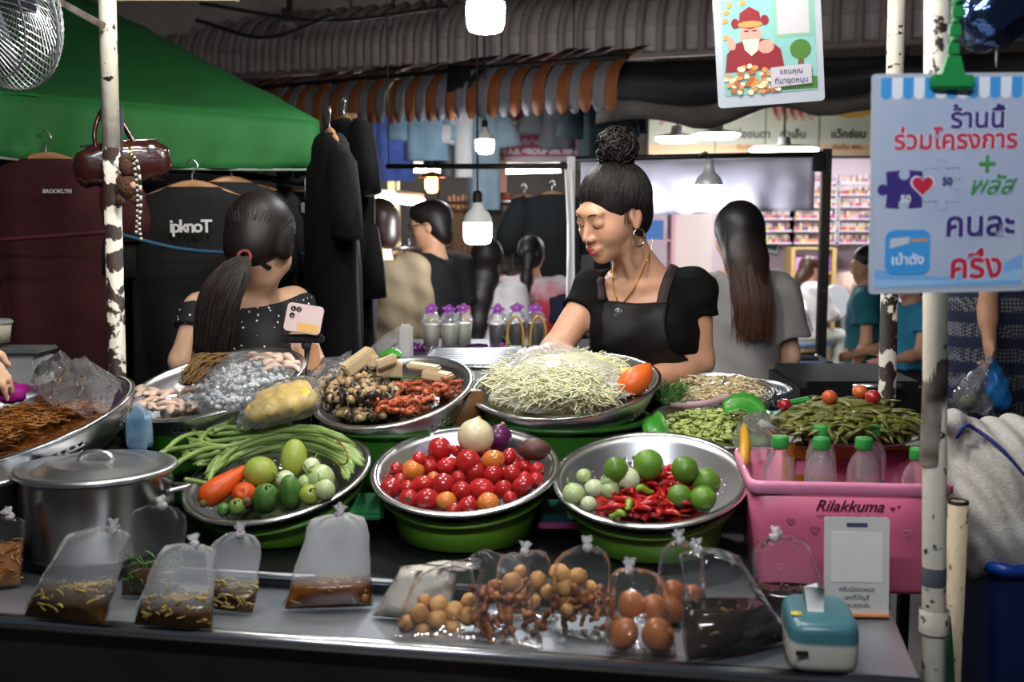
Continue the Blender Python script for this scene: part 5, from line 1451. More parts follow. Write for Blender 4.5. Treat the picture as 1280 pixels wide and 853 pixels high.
Rv, Cv, Nv, Mv = colander(346, 593, 2.36, .202, .105, 15, 8, 'stainless bowl of long beans, carrots and cucumbers', tiny, cone=.8, nth=96, rows=16, hole=.2)
Rt, Ct, Nt, Mt = colander(581, 584, 2.33, .199, .11, 15.5, 3, 'stainless bowl heaped with red tomatoes', tiny, cone=.8, nth=96, rows=16, hole=.2)
Rc, Cc, Nc, Mc = colander(813, 595, 2.26, .200, .11, 15.5, 4, 'stainless bowl of limes, round eggplants and red chillies', tiny, cone=.8, nth=96, rows=16, hole=.2)
Rs, Cs, Ns, Ms = colander(268, 478, 2.70, .222, .10, 13, 10, 'perforated colander of squid, shrimp and ice', clus, bot=.55, hole=.33)
Rn, Cn, Nn, Mn = colander(491, 488, 2.62, .192, .11, 16, 9, 'perforated colander of snail meat, crayfish and tofu', clus, bot=.5, hole=.3)
Rk, Ck, Nk, Mk = colander(706, 479, 2.66, .228, .10, 11, 6, 'perforated colander holding the bag of shredded papaya', clus2, bot=.58, hole=.36)
Ro, Co, No, Mo = colander(32, 524, 2.52, .245, .11, 12, 13, 'perforated colander of brown fried noodles', clus, bot=.55, hole=.3)
for c, rt, rb, z1, lab in [(Cv, .152, .138, 1.022, 'green plastic basin under the long bean bowl'), (Ct, .152, .138, 1.028, 'green plastic basin under the tomato bowl'), (Cc, .153, .14, 1.028, 'green plastic basin under the chilli and lime bowl')]:
    tbasin(c, {Cv.x: Mv, Ct.x: Mt, Cc.x: Mc}[c.x], lab, green)
for c, rt, rb, z1, lab in [(Cs, .185, .15, 1.15, 'green basin under the seafood colander'), (Cn, .16, .14, 1.14, 'dark green basin under the snail and tofu colander'), (Ck, .195, .165, 1.15, 'green basin under the shredded papaya colander')]:
    basin(c.x, c.y + .012, ZL, z1, rt, rb, lab, pm('deep_green_plastic', '#2f6a1c', .4))
basin(Co.x, Co.y + .012, ZL, 1.1, .19, .16, 'dark basin under the noodle colander', M_dark)
def on(px, py, c, n, off): return PL(px, py, Vector(c) + Vector(n) * off, n)

# ------------------------------------------------------------------ tomatoes
def fruit_me(r, sc=(1, 1, .93), dim=.18, seg=20, rings=14, amp=.03, seed=0):
    v, f = sphere_vf(1, seg, rings); w = []
    for p in v:
        p = Vector(p); th = math.atan2(p.y, p.x); rad = math.hypot(p.x, p.y)
        k = 1 + amp * noise.noise(p * 1.5 + Vector((seed, 0, 0))) - (dim * math.exp(-(rad / .22) ** 2) if p.z > 0 else .04 * math.exp(-(rad / .2) ** 2))
        w.append((p.x * r * k * sc[0], p.y * r * k * sc[1], p.z * r * k * sc[2]))
    return mk(w, f, True)
tom_red = pm('tomato_red', '#a61a20', .22, col2='#b9302a', vscale=8, rnd=.16, coat=.3, vpow=.55)
tom_or = pm('tomato_orange', '#c9622c', .24, col2='#cf8a3e', vscale=10, rnd=.12, coat=.3)
tms = [fruit_me(1, (1, 1, .95), .12, seed=i) for i in range(4)] + [fruit_me(1, (.9, .9, 1.12), .1, seed=7 + i) for i in range(2)]
tmo = [m.copy() for m in tms]
stem_m = pm('dry_stem', '#3a4a1e', .7)
calyx = MB()
for k in range(5):
    a = k * 2 * PI / 5; calyx.add(*tube_vf([(0, 0, 0), (.25 * math.cos(a), .25 * math.sin(a), .05), (.45 * math.cos(a), .45 * math.sin(a), -.02)], [.07, .05, .01], 4))
calyx = calyx.mesh()
random.seed(41)
TOM = [(460, 240, 75), (145, 490, 65), (180, 370, 45), (290, 375, 68, 'o'), (325, 305, 45), (395, 355, 50), (510, 350, 62), (640, 320, 75), (565, 250, 38), (350, 465, 58), (255, 490, 50), (205, 440, 45), (420, 425, 40, 'o'), (480, 470, 70), (580, 430, 45), (685, 385, 68), (800, 405, 62),
       (800, 310, 68, 'o'), (935, 330, 60), (905, 285, 48), (920, 400, 58), (1080, 380, 52), (1075, 440, 50), (985, 480, 62), (865, 500, 60), (730, 500, 72), (600, 510, 60), (500, 575, 60, 'o'), (380, 570, 72), (260, 565, 60, 's'), (640, 605, 55), (770, 590, 65, 'o'), (550, 630, 42), (910, 555, 42), (1000, 420, 36), (1005, 350, 45),
       (420, 300, 50), (720, 440, 50), (650, 570, 48), (880, 440, 48), (150, 420, 40), (720, 250, 45)]
def ordn(n): return ['first', 'second', 'third', 'fourth', 'fifth', 'sixth', 'seventh', 'eighth', 'ninth', 'tenth', 'eleventh', 'twelfth', 'thirteenth', 'fourteenth'][n]
def rowlabels(pts, rows, fmt):
    """labels that count along the rows of a heap, back row first, from the left"""
    idx = sorted(range(len(pts)), key=lambda i: pts[i][1]); out = {}
    n = math.ceil(len(idx) / len(rows))
    for r, nm in enumerate(rows):
        for k, i in enumerate(sorted(idx[r * n:(r + 1) * n], key=lambda i: pts[i][0])): out[i] = fmt % (ordn(k), nm)
    return out
tomlab = rowlabels(TOM, ['backmost row', 'second row', 'third row', 'fourth row', 'front row'], 'red tomato, %s from left in the %s')
names_o = iter(['orange tinged tomato near the left rim of the tomato bowl', 'small yellowish tomato in the middle of the heap', 'orange shouldered tomato just below the white onion', 'orange tomato low in the front of the heap', 'long orange tomato at the front rim of the tomato bowl'])
for i, t in enumerate(TOM):
    cx, cy, r = t[:3]; px, py = 460 + cx / 5.12, 515 + cy / 5.12; rr = r / 5.12 * PX(2.35) * 1.1
    hi_ = .018 if i >= 36 else .0
    o_me = random.choice(tms if len(t) < 4 or t[3] == 's' else tmo)
    p = on(px, py, Ct, Nt, -.008 + .02 * (cy < 330) - hi_)
    o = ob('tomato', o_me, tom_red if o_me in tms else tom_or); o.scale = (rr,) * 3; o.location = p
    o.rotation_euler = (random.uniform(-1.6, 1.6), random.uniform(-1.2, 1.2), random.uniform(0, 6))
    lab = tomlab[i]
    if len(t) > 3: lab = next(names_o) if t[3] == 'o' else 'red tomato with a dark star shaped stem at the front left'
    tag(o, lab, 'tomato', 'tomatoes in the bowl')
    if len(t) > 3 and t[3] == 's':
        o.rotation_euler = (1.2, 0, 0); ob('stem', calyx, stem_m, o, False).location = (0, 0, .9)
random.seed(42)
for i in range(34):
    a = random.uniform(0, 2 * PI); q = math.sqrt(random.random()) * .108
    o = ob('tomato', random.choice(tms), tom_red); rr = random.uniform(.018, .022); o.scale = (rr,) * 3
    o.location = Mt @ Vector((q * math.cos(a), q * math.sin(a), -.05 - .0 * q)); o.rotation_euler = (random.uniform(0, 6), random.uniform(0, 6), 0)
    tag(o, 'red tomato in the covered lower layer of the tomato bowl', 'tomato', 'tomatoes in the bowl')
p = on(460 + 690 / 5.12, 515 + 160 / 5.12, Ct, Nt, .04)
on_ = thing('onion', 'peeled white onion resting on top of the tomatoes', 'onion', p, (-.5, .15, 0))
ob('bulb', fruit_me(.0395, (1, 1, .97), -.12, 24, 16, .02), pm('onion_white', '#d9cfae', .3, col2='#c9bd94', vscale=5, stretch=(6, 6, 1), coat=.2), on_, False)
ob('root_tip', blob(.006, .2, 2, 8, 6), pm('onion_root', '#b59a5e', .6), on_, False, loc=(0, 0, .041))
p = on(460 + 835 / 5.12, 515 + 185 / 5.12, Ct, Nt, .012)
on_ = thing('onion', 'purple red onion half hidden behind the white onion', 'onion', p + Vector((0, .03, 0)), (-.3, .3, 0))
ob('bulb', fruit_me(.03, (1, 1, 1), -.15, 20, 14, .03, 3), pm('onion_purple', '#4a1640', .3, col2='#5d2050', vscale=6), on_, False)
ob('root_tip', blob(.005, .2, 2, 8, 6), pm('onion_root', ''), on_, False, loc=(0, 0, .032))
p = on(528, 564, Ct, Nt, .012)
single('plastic_packet', box((-.012, -.006, -.016), (.012, .006, .016), .004, Matrix.Translation(p) @ Matrix.Rotation(.6, 4, 'Y')), pm('packet_lilac', '#a9a3b8', .3), 'small lilac plastic packet behind the tomatoes', 'packet')
p = on(668, 576, Ct, Nt, .0)
o = single('beetroot', blob(.028, .1, 2, 16, 10, (1.25, .9, .85), 3), pm('dusky_purple', '#5a2a30', .5, col2='#4a3a28', vscale=9), 'dusky purple root vegetable at the right side of the tomato bowl', 'vegetable'); o.location = p

# ------------------------------------------------------------------ chilli bowl
def cpx(x, y): return 680 + x / 4.83, 520 + y / 4.83
lime_m = pm('lime_green', '#48751f', .35, col2='#648a2c', vscale=14, rnd=.15, bump=.15, bscale=90, coat=.15)
lime_me = [fruit_me(1, (1, 1, 1.03), -.06, 20, 14, .04, i) for i in range(3)]
for i, (x, y, r, lab) in enumerate([(630, 295, 92, 'large dark green lime standing highest in the chilli bowl'), (435, 325, 76, 'lime behind the white eggplant in the chilli bowl'), (850, 325, 80, 'lime at the back right of the chilli bowl'), (975, 400, 88, 'yellowish lime near the right rim of the chilli bowl'), (960, 500, 76, 'lime lowest at the right of the chilli bowl'), (818, 485, 70, 'brown speckled lime resting among the chillies')]):
    p = on(*cpx(x, y), Cc, Nc, .012 + .03 * (y < 340)); rr = r / 4.83 * PX(2.28)
    o = ob('lime', lime_me[i % 3], lime_m if i != 5 else pm('lime_brown', '#5c6a28', .4, col2='#6d5a30', vscale=9)); o.scale = (rr,) * 3; o.location = p; o.rotation_euler = (random.uniform(0, 3), random.uniform(0, 3), 0); tag(o, lab, 'lime', 'limes in the chilli bowl')
egg_w = pm('eggplant_white', '#c9cdb0', .3, col2='#b9c49a', vscale=6, coat=.2)
egg_g = pm('eggplant_green', '#8aa860', .3, col2='#c3cda0', vscale=14, stretch=(3, 3, .6), coat=.2, vwidth=.12)
egg_me = fruit_me(1, (1, 1, 1.02), .04, 18, 12, .02, 2)
cap_me = MB()
for k in range(5):
    a = k * 2 * PI / 5; cap_me.add(*tube_vf([(0, 0, 1.02), (.3 * math.cos(a), .3 * math.sin(a), 1.0), (.55 * math.cos(a), .55 * math.sin(a), .84)], [.16, .16, .03], 5, flat=.4))
cap_me.add(*tube_vf(curve_pts([(0, 0, .98), (.02, 0, 1.25), (.15, .05, 1.6)], 5), [.09, .08, .07, .07, .07, .09], 6)); cap_me = cap_me.mesh(True)
def eggplant(p, r, mat, label, group, rot, cap=True):
    t = ob('round_eggplant', egg_me.copy(), mat); t.location = p; t.scale = (r,) * 3; t.rotation_euler = rot; tag(t, label, 'eggplant', group)
    if cap: ob('stem', cap_me, pm('stem_green', '#6f8f3e', .5), t, False)
    return t
for x, y, r, m, lab, rot, cp in [(512, 385, 70, egg_w, 'large white round eggplant in front of the limes', (.8, 2.5, 0), False), (302, 440, 58, egg_w, 'white round eggplant in the left group of the chilli bowl', (2, .5, 0), False), (180, 475, 68, egg_g, 'striped green eggplant nearest the left rim of the chilli bowl', (-.6, -.5, 0), True),
                         (240, 365, 46, egg_g, 'small green eggplant with a long stalk at the left', (-.3, 1.1, 0), True), (400, 445, 60, egg_g, 'pale green eggplant between white ones in the chilli bowl', (1.9, .4, 0), False), (270, 535, 48, egg_w, 'smallest white eggplant at the front left of the chilli bowl', (2.2, -.3, 0), False), (385, 395, 45, egg_g, 'green eggplant tucked behind the pale green one', (.4, -.4, 0), True)]:
    eggplant(on(*cpx(x, y), Cc, Nc, .006 + .015 * (y < 400)), r / 4.83 * PX(2.28), m, lab, 'round eggplants in the chilli bowl', rot, cp)
chm = pm('chilli_red', '#a3141a', .28, col2='#b8261c', vscale=12, rnd=.25, coat=.25)
ch_me = []
random.seed(51)
for k in range(5):
    L = random.uniform(.05, .075); b_ = random.uniform(-.018, .018)
    c = curve_pts([(-L / 2, 0, 0), (-L / 5, b_ * .7, .003), (L / 5, b_, -.002), (L / 2, b_ * .3, .0)], 8)
    ch_me.append(mk(*tube_vf(c, [.0028, .0052, .006, .006, .0057, .0052, .0043, .003, .0008], 7), True))
chst = mk(*tube_vf(curve_pts([(0, 0, 0), (-.008, .001, .001), (-.016, .004, .002)], 4), [.0022, .0013, .001, .001, .0013], 5), True)
cnt = 0
for i in range(900):
    if cnt >= 135: break
    x, y = random.uniform(215, 1130), random.uniform(330, 640)
    inside = ((x - 560) / 400) ** 2 + ((y - 520) / 130) ** 2 < 1 or ((x - 700) / 190) ** 2 + ((y - 400) / 70) ** 2 < 1 or ((x - 1090) / 50) ** 2 + ((y - 490) / 40) ** 2 < 1 or ((x - 740) / 40) ** 2 + ((y - 345) / 40) ** 2 < 1
    if not inside or (x < 430 and y < 520): continue
    k = random.randrange(5); p = on(*cpx(x, y), Cc, Nc, -.018 + random.uniform(0, .022))
    if (Mc.inverted() @ p).to_2d().length > .138: continue
    o = ob('chilli', ch_me[k], chm); o.location = p; o.rotation_euler = (random.uniform(-.3, .5), random.uniform(-.35, .35), random.uniform(0, 6.28)); tag(o, 'thin red chilli in the loose heap under the limes', 'chilli', 'red chillies in the bowl'); cnt += 1
    if cnt % 4 == 0:
        s_ = ob('stem', chst, stem_m, o, False); v0 = ch_me[k].vertices[0].co; s_.location = (-.03, 0, 0)
for x, y, lab in [(510, 540, 'yellow green chilli at the front of the red heap'), (610, 450, 'green chilli beside the white eggplant'), (440, 600, 'green chilli near the front rim')]:
    p = on(*cpx(x, y), Cc, Nc, .012); o = ob('chilli', ch_me[0].copy(), pm('chilli_green', '#7a9a30', .3)); o.data.materials.clear(); o.data.materials.append(pm('chilli_green', '')); o.location = p; o.scale = (.7, 1.3, 1.3); o.rotation_euler = (0, .2, random.uniform(0, 6)); tag(o, lab, 'chilli')
# bed hidden under the chillies
single('chilli_layer', (lambda m: (m.transform(Mc @ Matrix.Translation((.0, -.02, -.052))), m)[1])(blob(.12, .08, 3, 24, 10, (1, .9, .22))), chm, 'lower layer of the heaped red chillies', 'chillies', kind='stuff')

# ------------------------------------------------------------------ vegetables with long beans
def vpx(x, y): return 215 + x / 4.873, 515 + y / 4.873
SV = PX(2.38) / 4.873
def vp(x, y, off): return on(*vpx(x, y), Cv, Nv, off)
bean_m = pm('bean_green', '#6f8a42', .45, col2='#8ba35e', vscale=30, rnd=.22, coat=.1)
random.seed(61)
def bean(path, label, off0=.03, r=.0058):
    P = [vp(x, y, o) for x, y, o in path]; P = curve_pts(P, 26)
    rs = [r * (1 + .12 * math.sin(i * 1.9)) for i in range(27)]; rs[0] = r * .5; rs[-1] = r * .4; rs[-2] = r * .8
    o = single('long_bean', tube(P, rs, 7), bean_m, label, 'bean', 'long beans in the bundle'); return o
for i in range(30):
    j = random.uniform; k = i / 29
    y0 = 190 + 190 * k + j(-15, 15); x0 = 1120 + 70 * math.sin(PI * k) * .6 - 60 * (k > .6) + j(-15, 15)
    lift = .055 - .045 * k
    path = [(x0, y0 + 30, .012), (1010 + j(-10, 10), 150 + 150 * k + j(-15, 15), lift * .9), (830, 95 + 130 * k + j(-12, 12), lift), (600, 110 + 120 * k + j(-12, 12), lift), (400, 180 + 110 * k + j(-20, 20), lift * .8)]
    if i % 3 == 0: path += [(280, 280 + 110 * k + j(-20, 20), lift * .6), (205 + j(-20, 20), 400 + j(-40, 40), .01)]
    elif i % 3 == 1: path += [(260, 250 + 70 * k, lift * .8), (110 + j(-40, 40), 290 + j(-60, 40), .03)]
    else: path += [(250, 200 + 100 * k, lift), (90 + j(-60, 60), 180 + j(-50, 120), .045)]
    bean(path, 'green long bean tied in the bundle at the back of the bowl')
for path, lab in [([(300, 205, .04), (190, 160, .045), (110, 100, .05), (45, 30, .055)], 'long bean sticking up left beyond the bowl'), ([(480, 120, .05), (300, 135, .05), (130, 135, .05), (30, 175, .05), (-60, 260, .05)], 'long bean bent over the left rim'),
                  ([(330, 215, .05), (180, 235, .05), (40, 310, .05), (-60, 400, .04), (-150, 500, .02), (-240, 590, -.0)], 'long bean drooping lowest over the pot at left'), ([(400, 25, .06), (330, 70, .06), (230, 110, .055), (160, 190, .05)], 'long bean pointing up beneath the yellow packet'),
                  ([(215, 440, .015), (150, 425, .02), (70, 412, .03)], 'short bean end pointing left over the front rim'), ([(440, 160, .05), (280, 180, .05), (100, 215, .05), (-40, 240, .05), (-130, 300, .05)], 'long bean lying flat beyond the left rim'), ([(470, 110, .06), (340, 95, .06), (250, 120, .06)], 'long bean short cut at upper left')]:
    bean(path, lab)
ob_ = thing('rubber_band', 'brown rubber band tying the long beans', 'band', vp(1010, 200, .06))
ob('band', tube([vp(1010 + 50 * math.sin(a) - 35 * math.cos(a), 240 + 80 * math.cos(a) * -1, .03 + .03 * math.sin(a)) for a in np.linspace(0, 2 * PI, 20, endpoint=False)], .0018, 5, closed=True), pm('rubber', '#8a4a22', .6), ob_)
car_m = pm('carrot', '#d0561c', .42, col2='#c24a14', vscale=8, bump=.25, bscale=30, stretch=(1, 1, 1))
def carrot(P, rs, label):
    o = thing('carrot', label, 'carrot', P[len(P) // 2]); ob('root', tube(curve_pts(P, len(rs) - 1), rs, 20), car_m, o)
    return o
c1 = carrot([vp(165, 545, .012), vp(240, 500, .022), vp(340, 430, .03), vp(450, 350, .032)], [s_ * SV for s_ in (20, 52, 68, 74, 76, 74, 68, 60, 52, 42, 30)], 'big orange carrot lying along the left of the bean bowl')
ob('cut_end', (lambda m: (m.transform(Matrix.Translation(vp(190, 560, .018))), m)[1])(blob(.008, .2, 2, 8, 6)), pm('carrot_top', '#5a4a28', .7), c1)
c2 = thing('carrot', 'carrot pointing its dark stem end forward', 'carrot', vp(445, 520, .01))
ob('root', (lambda m: (m.transform(Matrix.Translation(vp(445, 510, .012)) @ Matrix.Rotation(1.1, 4, 'X')), m)[1])(fruit_me(76 * SV, (1, 1, 1.4), .2, 22, 16)), car_m, c2)
tp_ = vp(452, 548, .018)
ob('stem', (lambda m: (m.transform(Matrix.Translation(tp_) @ Matrix.Rotation(1.2, 4, 'X')), m)[1])(mk(*lathe_vf([(.011, 0), (.009, .004), (.006, .006), (.003, .012), (.001, .012)], 12), True)), pm('carrot_top', ''), c2)
def veg(name, x, y, off, r, sc, rot, mat, label, cat, stem=None, me=None):
    o = thing(name, label, cat, vp(x, y, off), rot)
    ob('flesh', me or fruit_me(r * SV, sc, .05, 22, 16, .03, x), mat, o, False)
    if stem: ob('stem', mk(*tube_vf(curve_pts([(0, 0, r * SV * sc[2] * .95), (.002, 0, r * SV * sc[2] + .012), (.008, .004, r * SV * sc[2] + stem)], 6), [.003, .0022, .002, .002, .002, .0024, .003], 6), True), pm('stem_green', ''), o, False)
    return o
mango = pm('green_mango', '#8aa545', .4, col2='#a3a84a', vscale=5, bump=.05)
veg('green_mango', 540, 370, .034, 102, (1, .95, .95), (.3, .2, 0), pm('mango_blush', '#8aa545', .4, col2='#b08a3c', vscale=18, vpow=.66), 'round green mango with an orange blush beside the big carrot', 'mango')
veg('green_mango', 742, 285, .034, 84, (.95, .9, 1.45), (-.25, .05, 0), mango, 'tall pale green mango standing against the beans', 'mango')
gr = 'round eggplants in the bean bowl'
for x, y, r, m, lab, rot in [(850, 335, 56, egg_w, 'white round eggplant with a stalk behind the green ones', (-.5, .3, 0)), (690, 415, 58, egg_w, 'white round eggplant left of the upright cucumber', (.3, -1.0, 0)), (905, 405, 84, egg_g, 'largest pale green eggplant at the right of the bean bowl', (.2, -.9, 0)), (930, 475, 62, egg_g, 'pale green eggplant at the right rim of the bean bowl', (-.2, -.5, 0)), (812, 430, 44, egg_g, 'small green eggplant between the cucumber and the largest eggplant', (-.5, .1, 0))]:
    eggplant(vp(x, y, .02), r * SV, m, lab, gr, rot)
veg('yellow_eggplant', 840, 505, .012, 62, (1, 1, .95), (.9, .3, 0), pm('yellow_green', '#9aa63c', .35, col2='#87983a', vscale=5, coat=.2), 'yellow green round eggplant at the front rim', 'eggplant', .01)
cuc = pm('cucumber', '#2f5a22', .4, col2='#5f8a3e', vscale=12, stretch=(4, 4, .5), bump=.15, bscale=40)
veg('cucumber', 570, 530, .012, 78, (1, 1, 1.5), (.75, .25, 0), cuc, 'dark green cucumber lying beside the carrot stem end', 'cucumber', .006)
veg('cucumber', 722, 495, .018, 68, (1, .95, 1.75), (.35, .0, 0), cuc, 'dark green cucumber standing upright in the middle front', 'cucumber')
veg('cucumber', 395, 580, .012, 48, (1, 1, 1.15), (.9, 0, 0), pm('pale_cucumber', '#7a9440', .4, col2='#5f7c34', vscale=10), 'small yellowish cucumber at the front rim of the bean bowl', 'cucumber', .005)
veg('cucumber', 315, 595, .004, 40, (1, 1, 1.2), (1.2, .8, 0), cuc, 'small dark cucumber under the big carrot', 'cucumber')
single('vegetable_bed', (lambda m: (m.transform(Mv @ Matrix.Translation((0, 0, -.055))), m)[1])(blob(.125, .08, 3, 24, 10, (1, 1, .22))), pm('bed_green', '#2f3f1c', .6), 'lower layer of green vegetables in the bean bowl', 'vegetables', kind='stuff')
# ------------------------------------------------------------------ seafood colander
def mound(M, r, h, z, name, mat, label, cat, off=(0, 0), sc=(1, 1), seed=0, kind='stuff'):
    me = blob(1, .18, 2.5, 30, 14, (r * sc[0], r * sc[1], h), seed); me.transform(M @ Matrix.Translation((off[0], off[1], z)))
    return single(name, me, mat, label, cat, kind=kind)
squid_m = pm('squid_flesh', '#d3bfae', .3, col2='#cfa99a', vscale=12, rnd=.1, coat=.3, sss=.1)
random.seed(71)
sq = []
for k in range(5):
    c = curve_pts([(-.03, 0, 0), (-.01, random.uniform(-.01, .01), .006), (.012, random.uniform(-.01, .01), .004), (.032, random.uniform(-.012, .012), -.004)], 8)
    sq.append(mk(*tube_vf(c, [.004, .008, .011, .012, .012, .011, .009, .006, .002], 10, flat=.6), True))
for i in range(30):
    px, py = random.uniform(166, 246), random.uniform(486, 514)
    if ((px - 205) / 46) ** 2 + ((py - 500) / 17) ** 2 > 1: continue
    o = ob('squid_piece', random.choice(sq), squid_m); o.location = on(px, py, Cs, Ns, -.02 + random.uniform(0, .02)); o.rotation_euler = (random.uniform(-.4, .4), random.uniform(-.3, .3), random.uniform(0, 6)); tag(o, 'pale squid piece at the left of the seafood colander', 'squid', 'squid pieces in the seafood colander')
mound(Ms, .15, .03, -.06, 'seafood_bed', pm('seafood_grey', '#8d8a86', .4, col2='#b7a79b', vscale=14), 'bed of mixed seafood at the bottom of the colander', 'seafood')
# shrimp under ice in a plastic bag
shr = pm('raw_shrimp', '#7d858c', .3, col2='#a8adb0', vscale=30, rnd=.15, coat=.3)
def shrimp_me(L=.05, r=.008):
    B_ = MB(); P = [(L * .5 * math.cos(a), 0, L * .5 * math.sin(a)) for a in np.linspace(-.4, 2.6, 10)]
    B_.add(*tube_vf(P, [.004, .008, .0095, .0095, .009, .0085, .0075, .006, .0045, .002], 8))
    for k in range(6): B_.add(*tube_vf([P[1], (P[1][0] + .01 * (k % 3), .008 * (k - 2.5), -.02 - .004 * k)], .0006, 3))
    for k in (-1, 1): B_.add(*tube_vf([P[0], (P[0][0] + .012, k * .01, -.012), (P[0][0] - .01, k * .016, -.03)], .0005, 3)); B_.add(*tube_vf([P[-1], (P[-1][0] - .008, k * .007, P[-1][2] - .008)], [.003, .005], 5, flat=.3))
    return B_.mesh(True)
sme = shrimp_me()
for i in range(26):
    px, py = random.uniform(240, 350), random.uniform(470, 512)
    if (px - 240) * -.35 + py < 440: continue
    o = ob('shrimp', sme, shr); o.location = on(px, py - (px - 240) * .12, Cs, Ns, -.012 + random.uniform(0, .012)); o.rotation_euler = (random.uniform(1, 2), random.uniform(-.5, .5), random.uniform(0, 6)); tag(o, 'grey raw shrimp under the crushed ice', 'shrimp', 'raw shrimps in the seafood colander')
ice = MB()
for i in range(420):
    px, py = random.uniform(238, 368), random.uniform(452, 512)
    q = ((px - 300) / 62) ** 2 + ((py - 482 + (px - 300) * .16) / 27) ** 2
    if q > 1: continue
    p = on(px, py, Cs, Ns, .004 + .028 * (1 - q) + random.uniform(-.006, .006)); r = random.uniform(.004, .01)
    bm_v, bm_f = sphere_vf(r, 5, 4, (random.uniform(.6, 1.3), random.uniform(.6, 1.3), random.uniform(.5, 1)))
    Mq = Matrix.Translation(p) @ Matrix.Rotation(random.uniform(0, 6), 4, Vector((random.random(), random.random(), random.random())))
    ice.add(xf(bm_v, Mq), bm_f)
single('crushed_ice', ice.mesh(), pm('ice', '#d3dae0', .2, trans=.25, ior=1.31, spec=.6), 'crushed ice heaped over the shrimps', 'ice', kind='stuff')
def film_dome(c, n, pxs, h, name, mat, label, seed=0, base=.0, res=22, crumple=.012, cat='bag'):
    """crumpled clear sheet over an outline of pixels on a bowl plane"""
    cx = sum(p[0] for p in pxs) / len(pxs); cy = sum(p[1] for p in pxs) / len(pxs); v = []; f = []; m = len(pxs); dense = []
    for i in range(m):
        for k in range(4):
            a, b = pxs[i], pxs[(i + 1) % m]; dense.append((a[0] + (b[0] - a[0]) * k / 4, a[1] + (b[1] - a[1]) * k / 4))
    N_ = len(dense); rings = 9
    for r in range(rings + 1):
        t = r / rings
        for i in range(N_):
            x = cx + (dense[i][0] - cx) * t; y = cy + (dense[i][1] - cy) * t
            p = on(x, y, c, n, base); nn = noise.noise(p * 28 + Vector((seed, 0, 0))) + .6 * noise.noise(p * 60)
            v.append(p + Vector(n) * (h * (1 - t ** 2.2) + crumple * nn))
    for r in range(rings):
        for i in range(N_): f.append([r * N_ + i, r * N_ + (i + 1) % N_, (r + 1) * N_ + (i + 1) % N_, (r + 1) * N_ + i])
    return single(name, mk(v, f, True), mat, label, cat)
clear = film('clear_film')
film_dome(Cs, Ns, [(236, 500), (262, 455), (330, 440), (372, 460), (352, 490), (300, 516), (252, 518)], .05, 'plastic_bag', clear, 'clear plastic bag over the iced shrimps', 3, .006)
dr = MB()
for i in range(120):
    p0 = on(random.uniform(226, 250), random.uniform(462, 480), Cs, Ns, random.uniform(.01, .04)); p1 = on(random.uniform(262, 290), random.uniform(441, 452), Cs, Ns, random.uniform(.01, .035))
    pm_ = p0.lerp(p1, .5) + Vector((random.uniform(-.015, .015), random.uniform(-.015, .015), random.uniform(0, .02)))
    dr.add(*tube_vf(curve_pts([p0, pm_, p1], 6), .0016, 4))
single('dried_herb_bundle', dr.mesh(True), pm('dry_brown', '#5e4320', .7, col2='#7a5a2c', vscale=40), 'bundle of brown dried stalks at the back of the seafood colander', 'herbs')
for i in range(14):
    o = ob('squid_piece', random.choice(sq), pm('fish_pale', '#b9ada2', .35, col2='#8d8378', vscale=20)) if i else ob('squid_piece', sq[0].copy(), None)
    if i == 0: o.data.materials.append(pm('fish_pale', '#b9ada2', .35, col2='#8d8378', vscale=20))
    o.location = on(random.uniform(318, 366), random.uniform(446, 462), Cs, Ns, random.uniform(-.005, .015)); o.rotation_euler = (0, 0, random.uniform(0, 6)); tag(o, 'fish strip behind the iced shrimps', 'fish', 'fish strips at the back of the seafood colander')

# ------------------------------------------------------------------ snail, crayfish and tofu colander
random.seed(81)
sn_dark = pm('snail_dark', '#241d18', .3, col2='#3c3026', vscale=20, coat=.3); sn_pale = pm('snail_pale', '#b89b70', .35, col2='#8d7450', vscale=20, rnd=.2, coat=.3)
sme_ = [blob(.0105, .35, 2.2, 8, 6, (1.2, .9, .8), k) for k in range(4)]; smd = [m.copy() for m in sme_]
for i in range(520):
    px, py = random.uniform(398, 512), random.uniform(454, 526)
    q = ((px - 452) / 54) ** 2 + ((py - 490) / 34) ** 2
    if q > 1: continue
    o = ob('snail_meat', random.choice(sme_ if i % 2 else smd), sn_pale if i % 2 else sn_dark)
    o.location = on(px, py, Cn, Nn, -.012 + .045 * (1 - q) * (py < 500) + random.uniform(-.004, .006)); o.rotation_euler = (random.uniform(0, 6), random.uniform(0, 6), 0)
    tag(o, ('tan' if i % 2 else 'blackish') + ' piece of snail meat in the mixed heap', 'snail', 'snail meat in the colander')
cray = pm('crayfish_red', '#9c3a1e', .35, col2='#b86a42', vscale=26, rnd=.25, coat=.2); cme = shrimp_me()
for i in range(130):
    px, py = random.uniform(470, 572), random.uniform(468, 522)
    q = ((px - 520) / 52) ** 2 + ((py - 493 + (px - 518) * .22) / 20) ** 2
    if q > 1: continue
    o = ob('crayfish', cme, cray); o.location = on(px, py, Cn, Nn, .004 + random.uniform(-.008, .012)); o.rotation_euler = (random.uniform(.9, 2.1), random.uniform(-.6, .6), random.uniform(0, 6)); o.scale = (.62,) * 3
    tag(o, 'small red crayfish in the heap below the tofu', 'crayfish', 'crayfish in the colander')
mound(Mn, .14, .03, -.055, 'snail_bed', sn_dark, 'bed of dark snail meat at the bottom of the colander', 'snail')
tofu = pm('tofu', '#cbb796', .5, col2='#bda683', vscale=12, bump=.1)
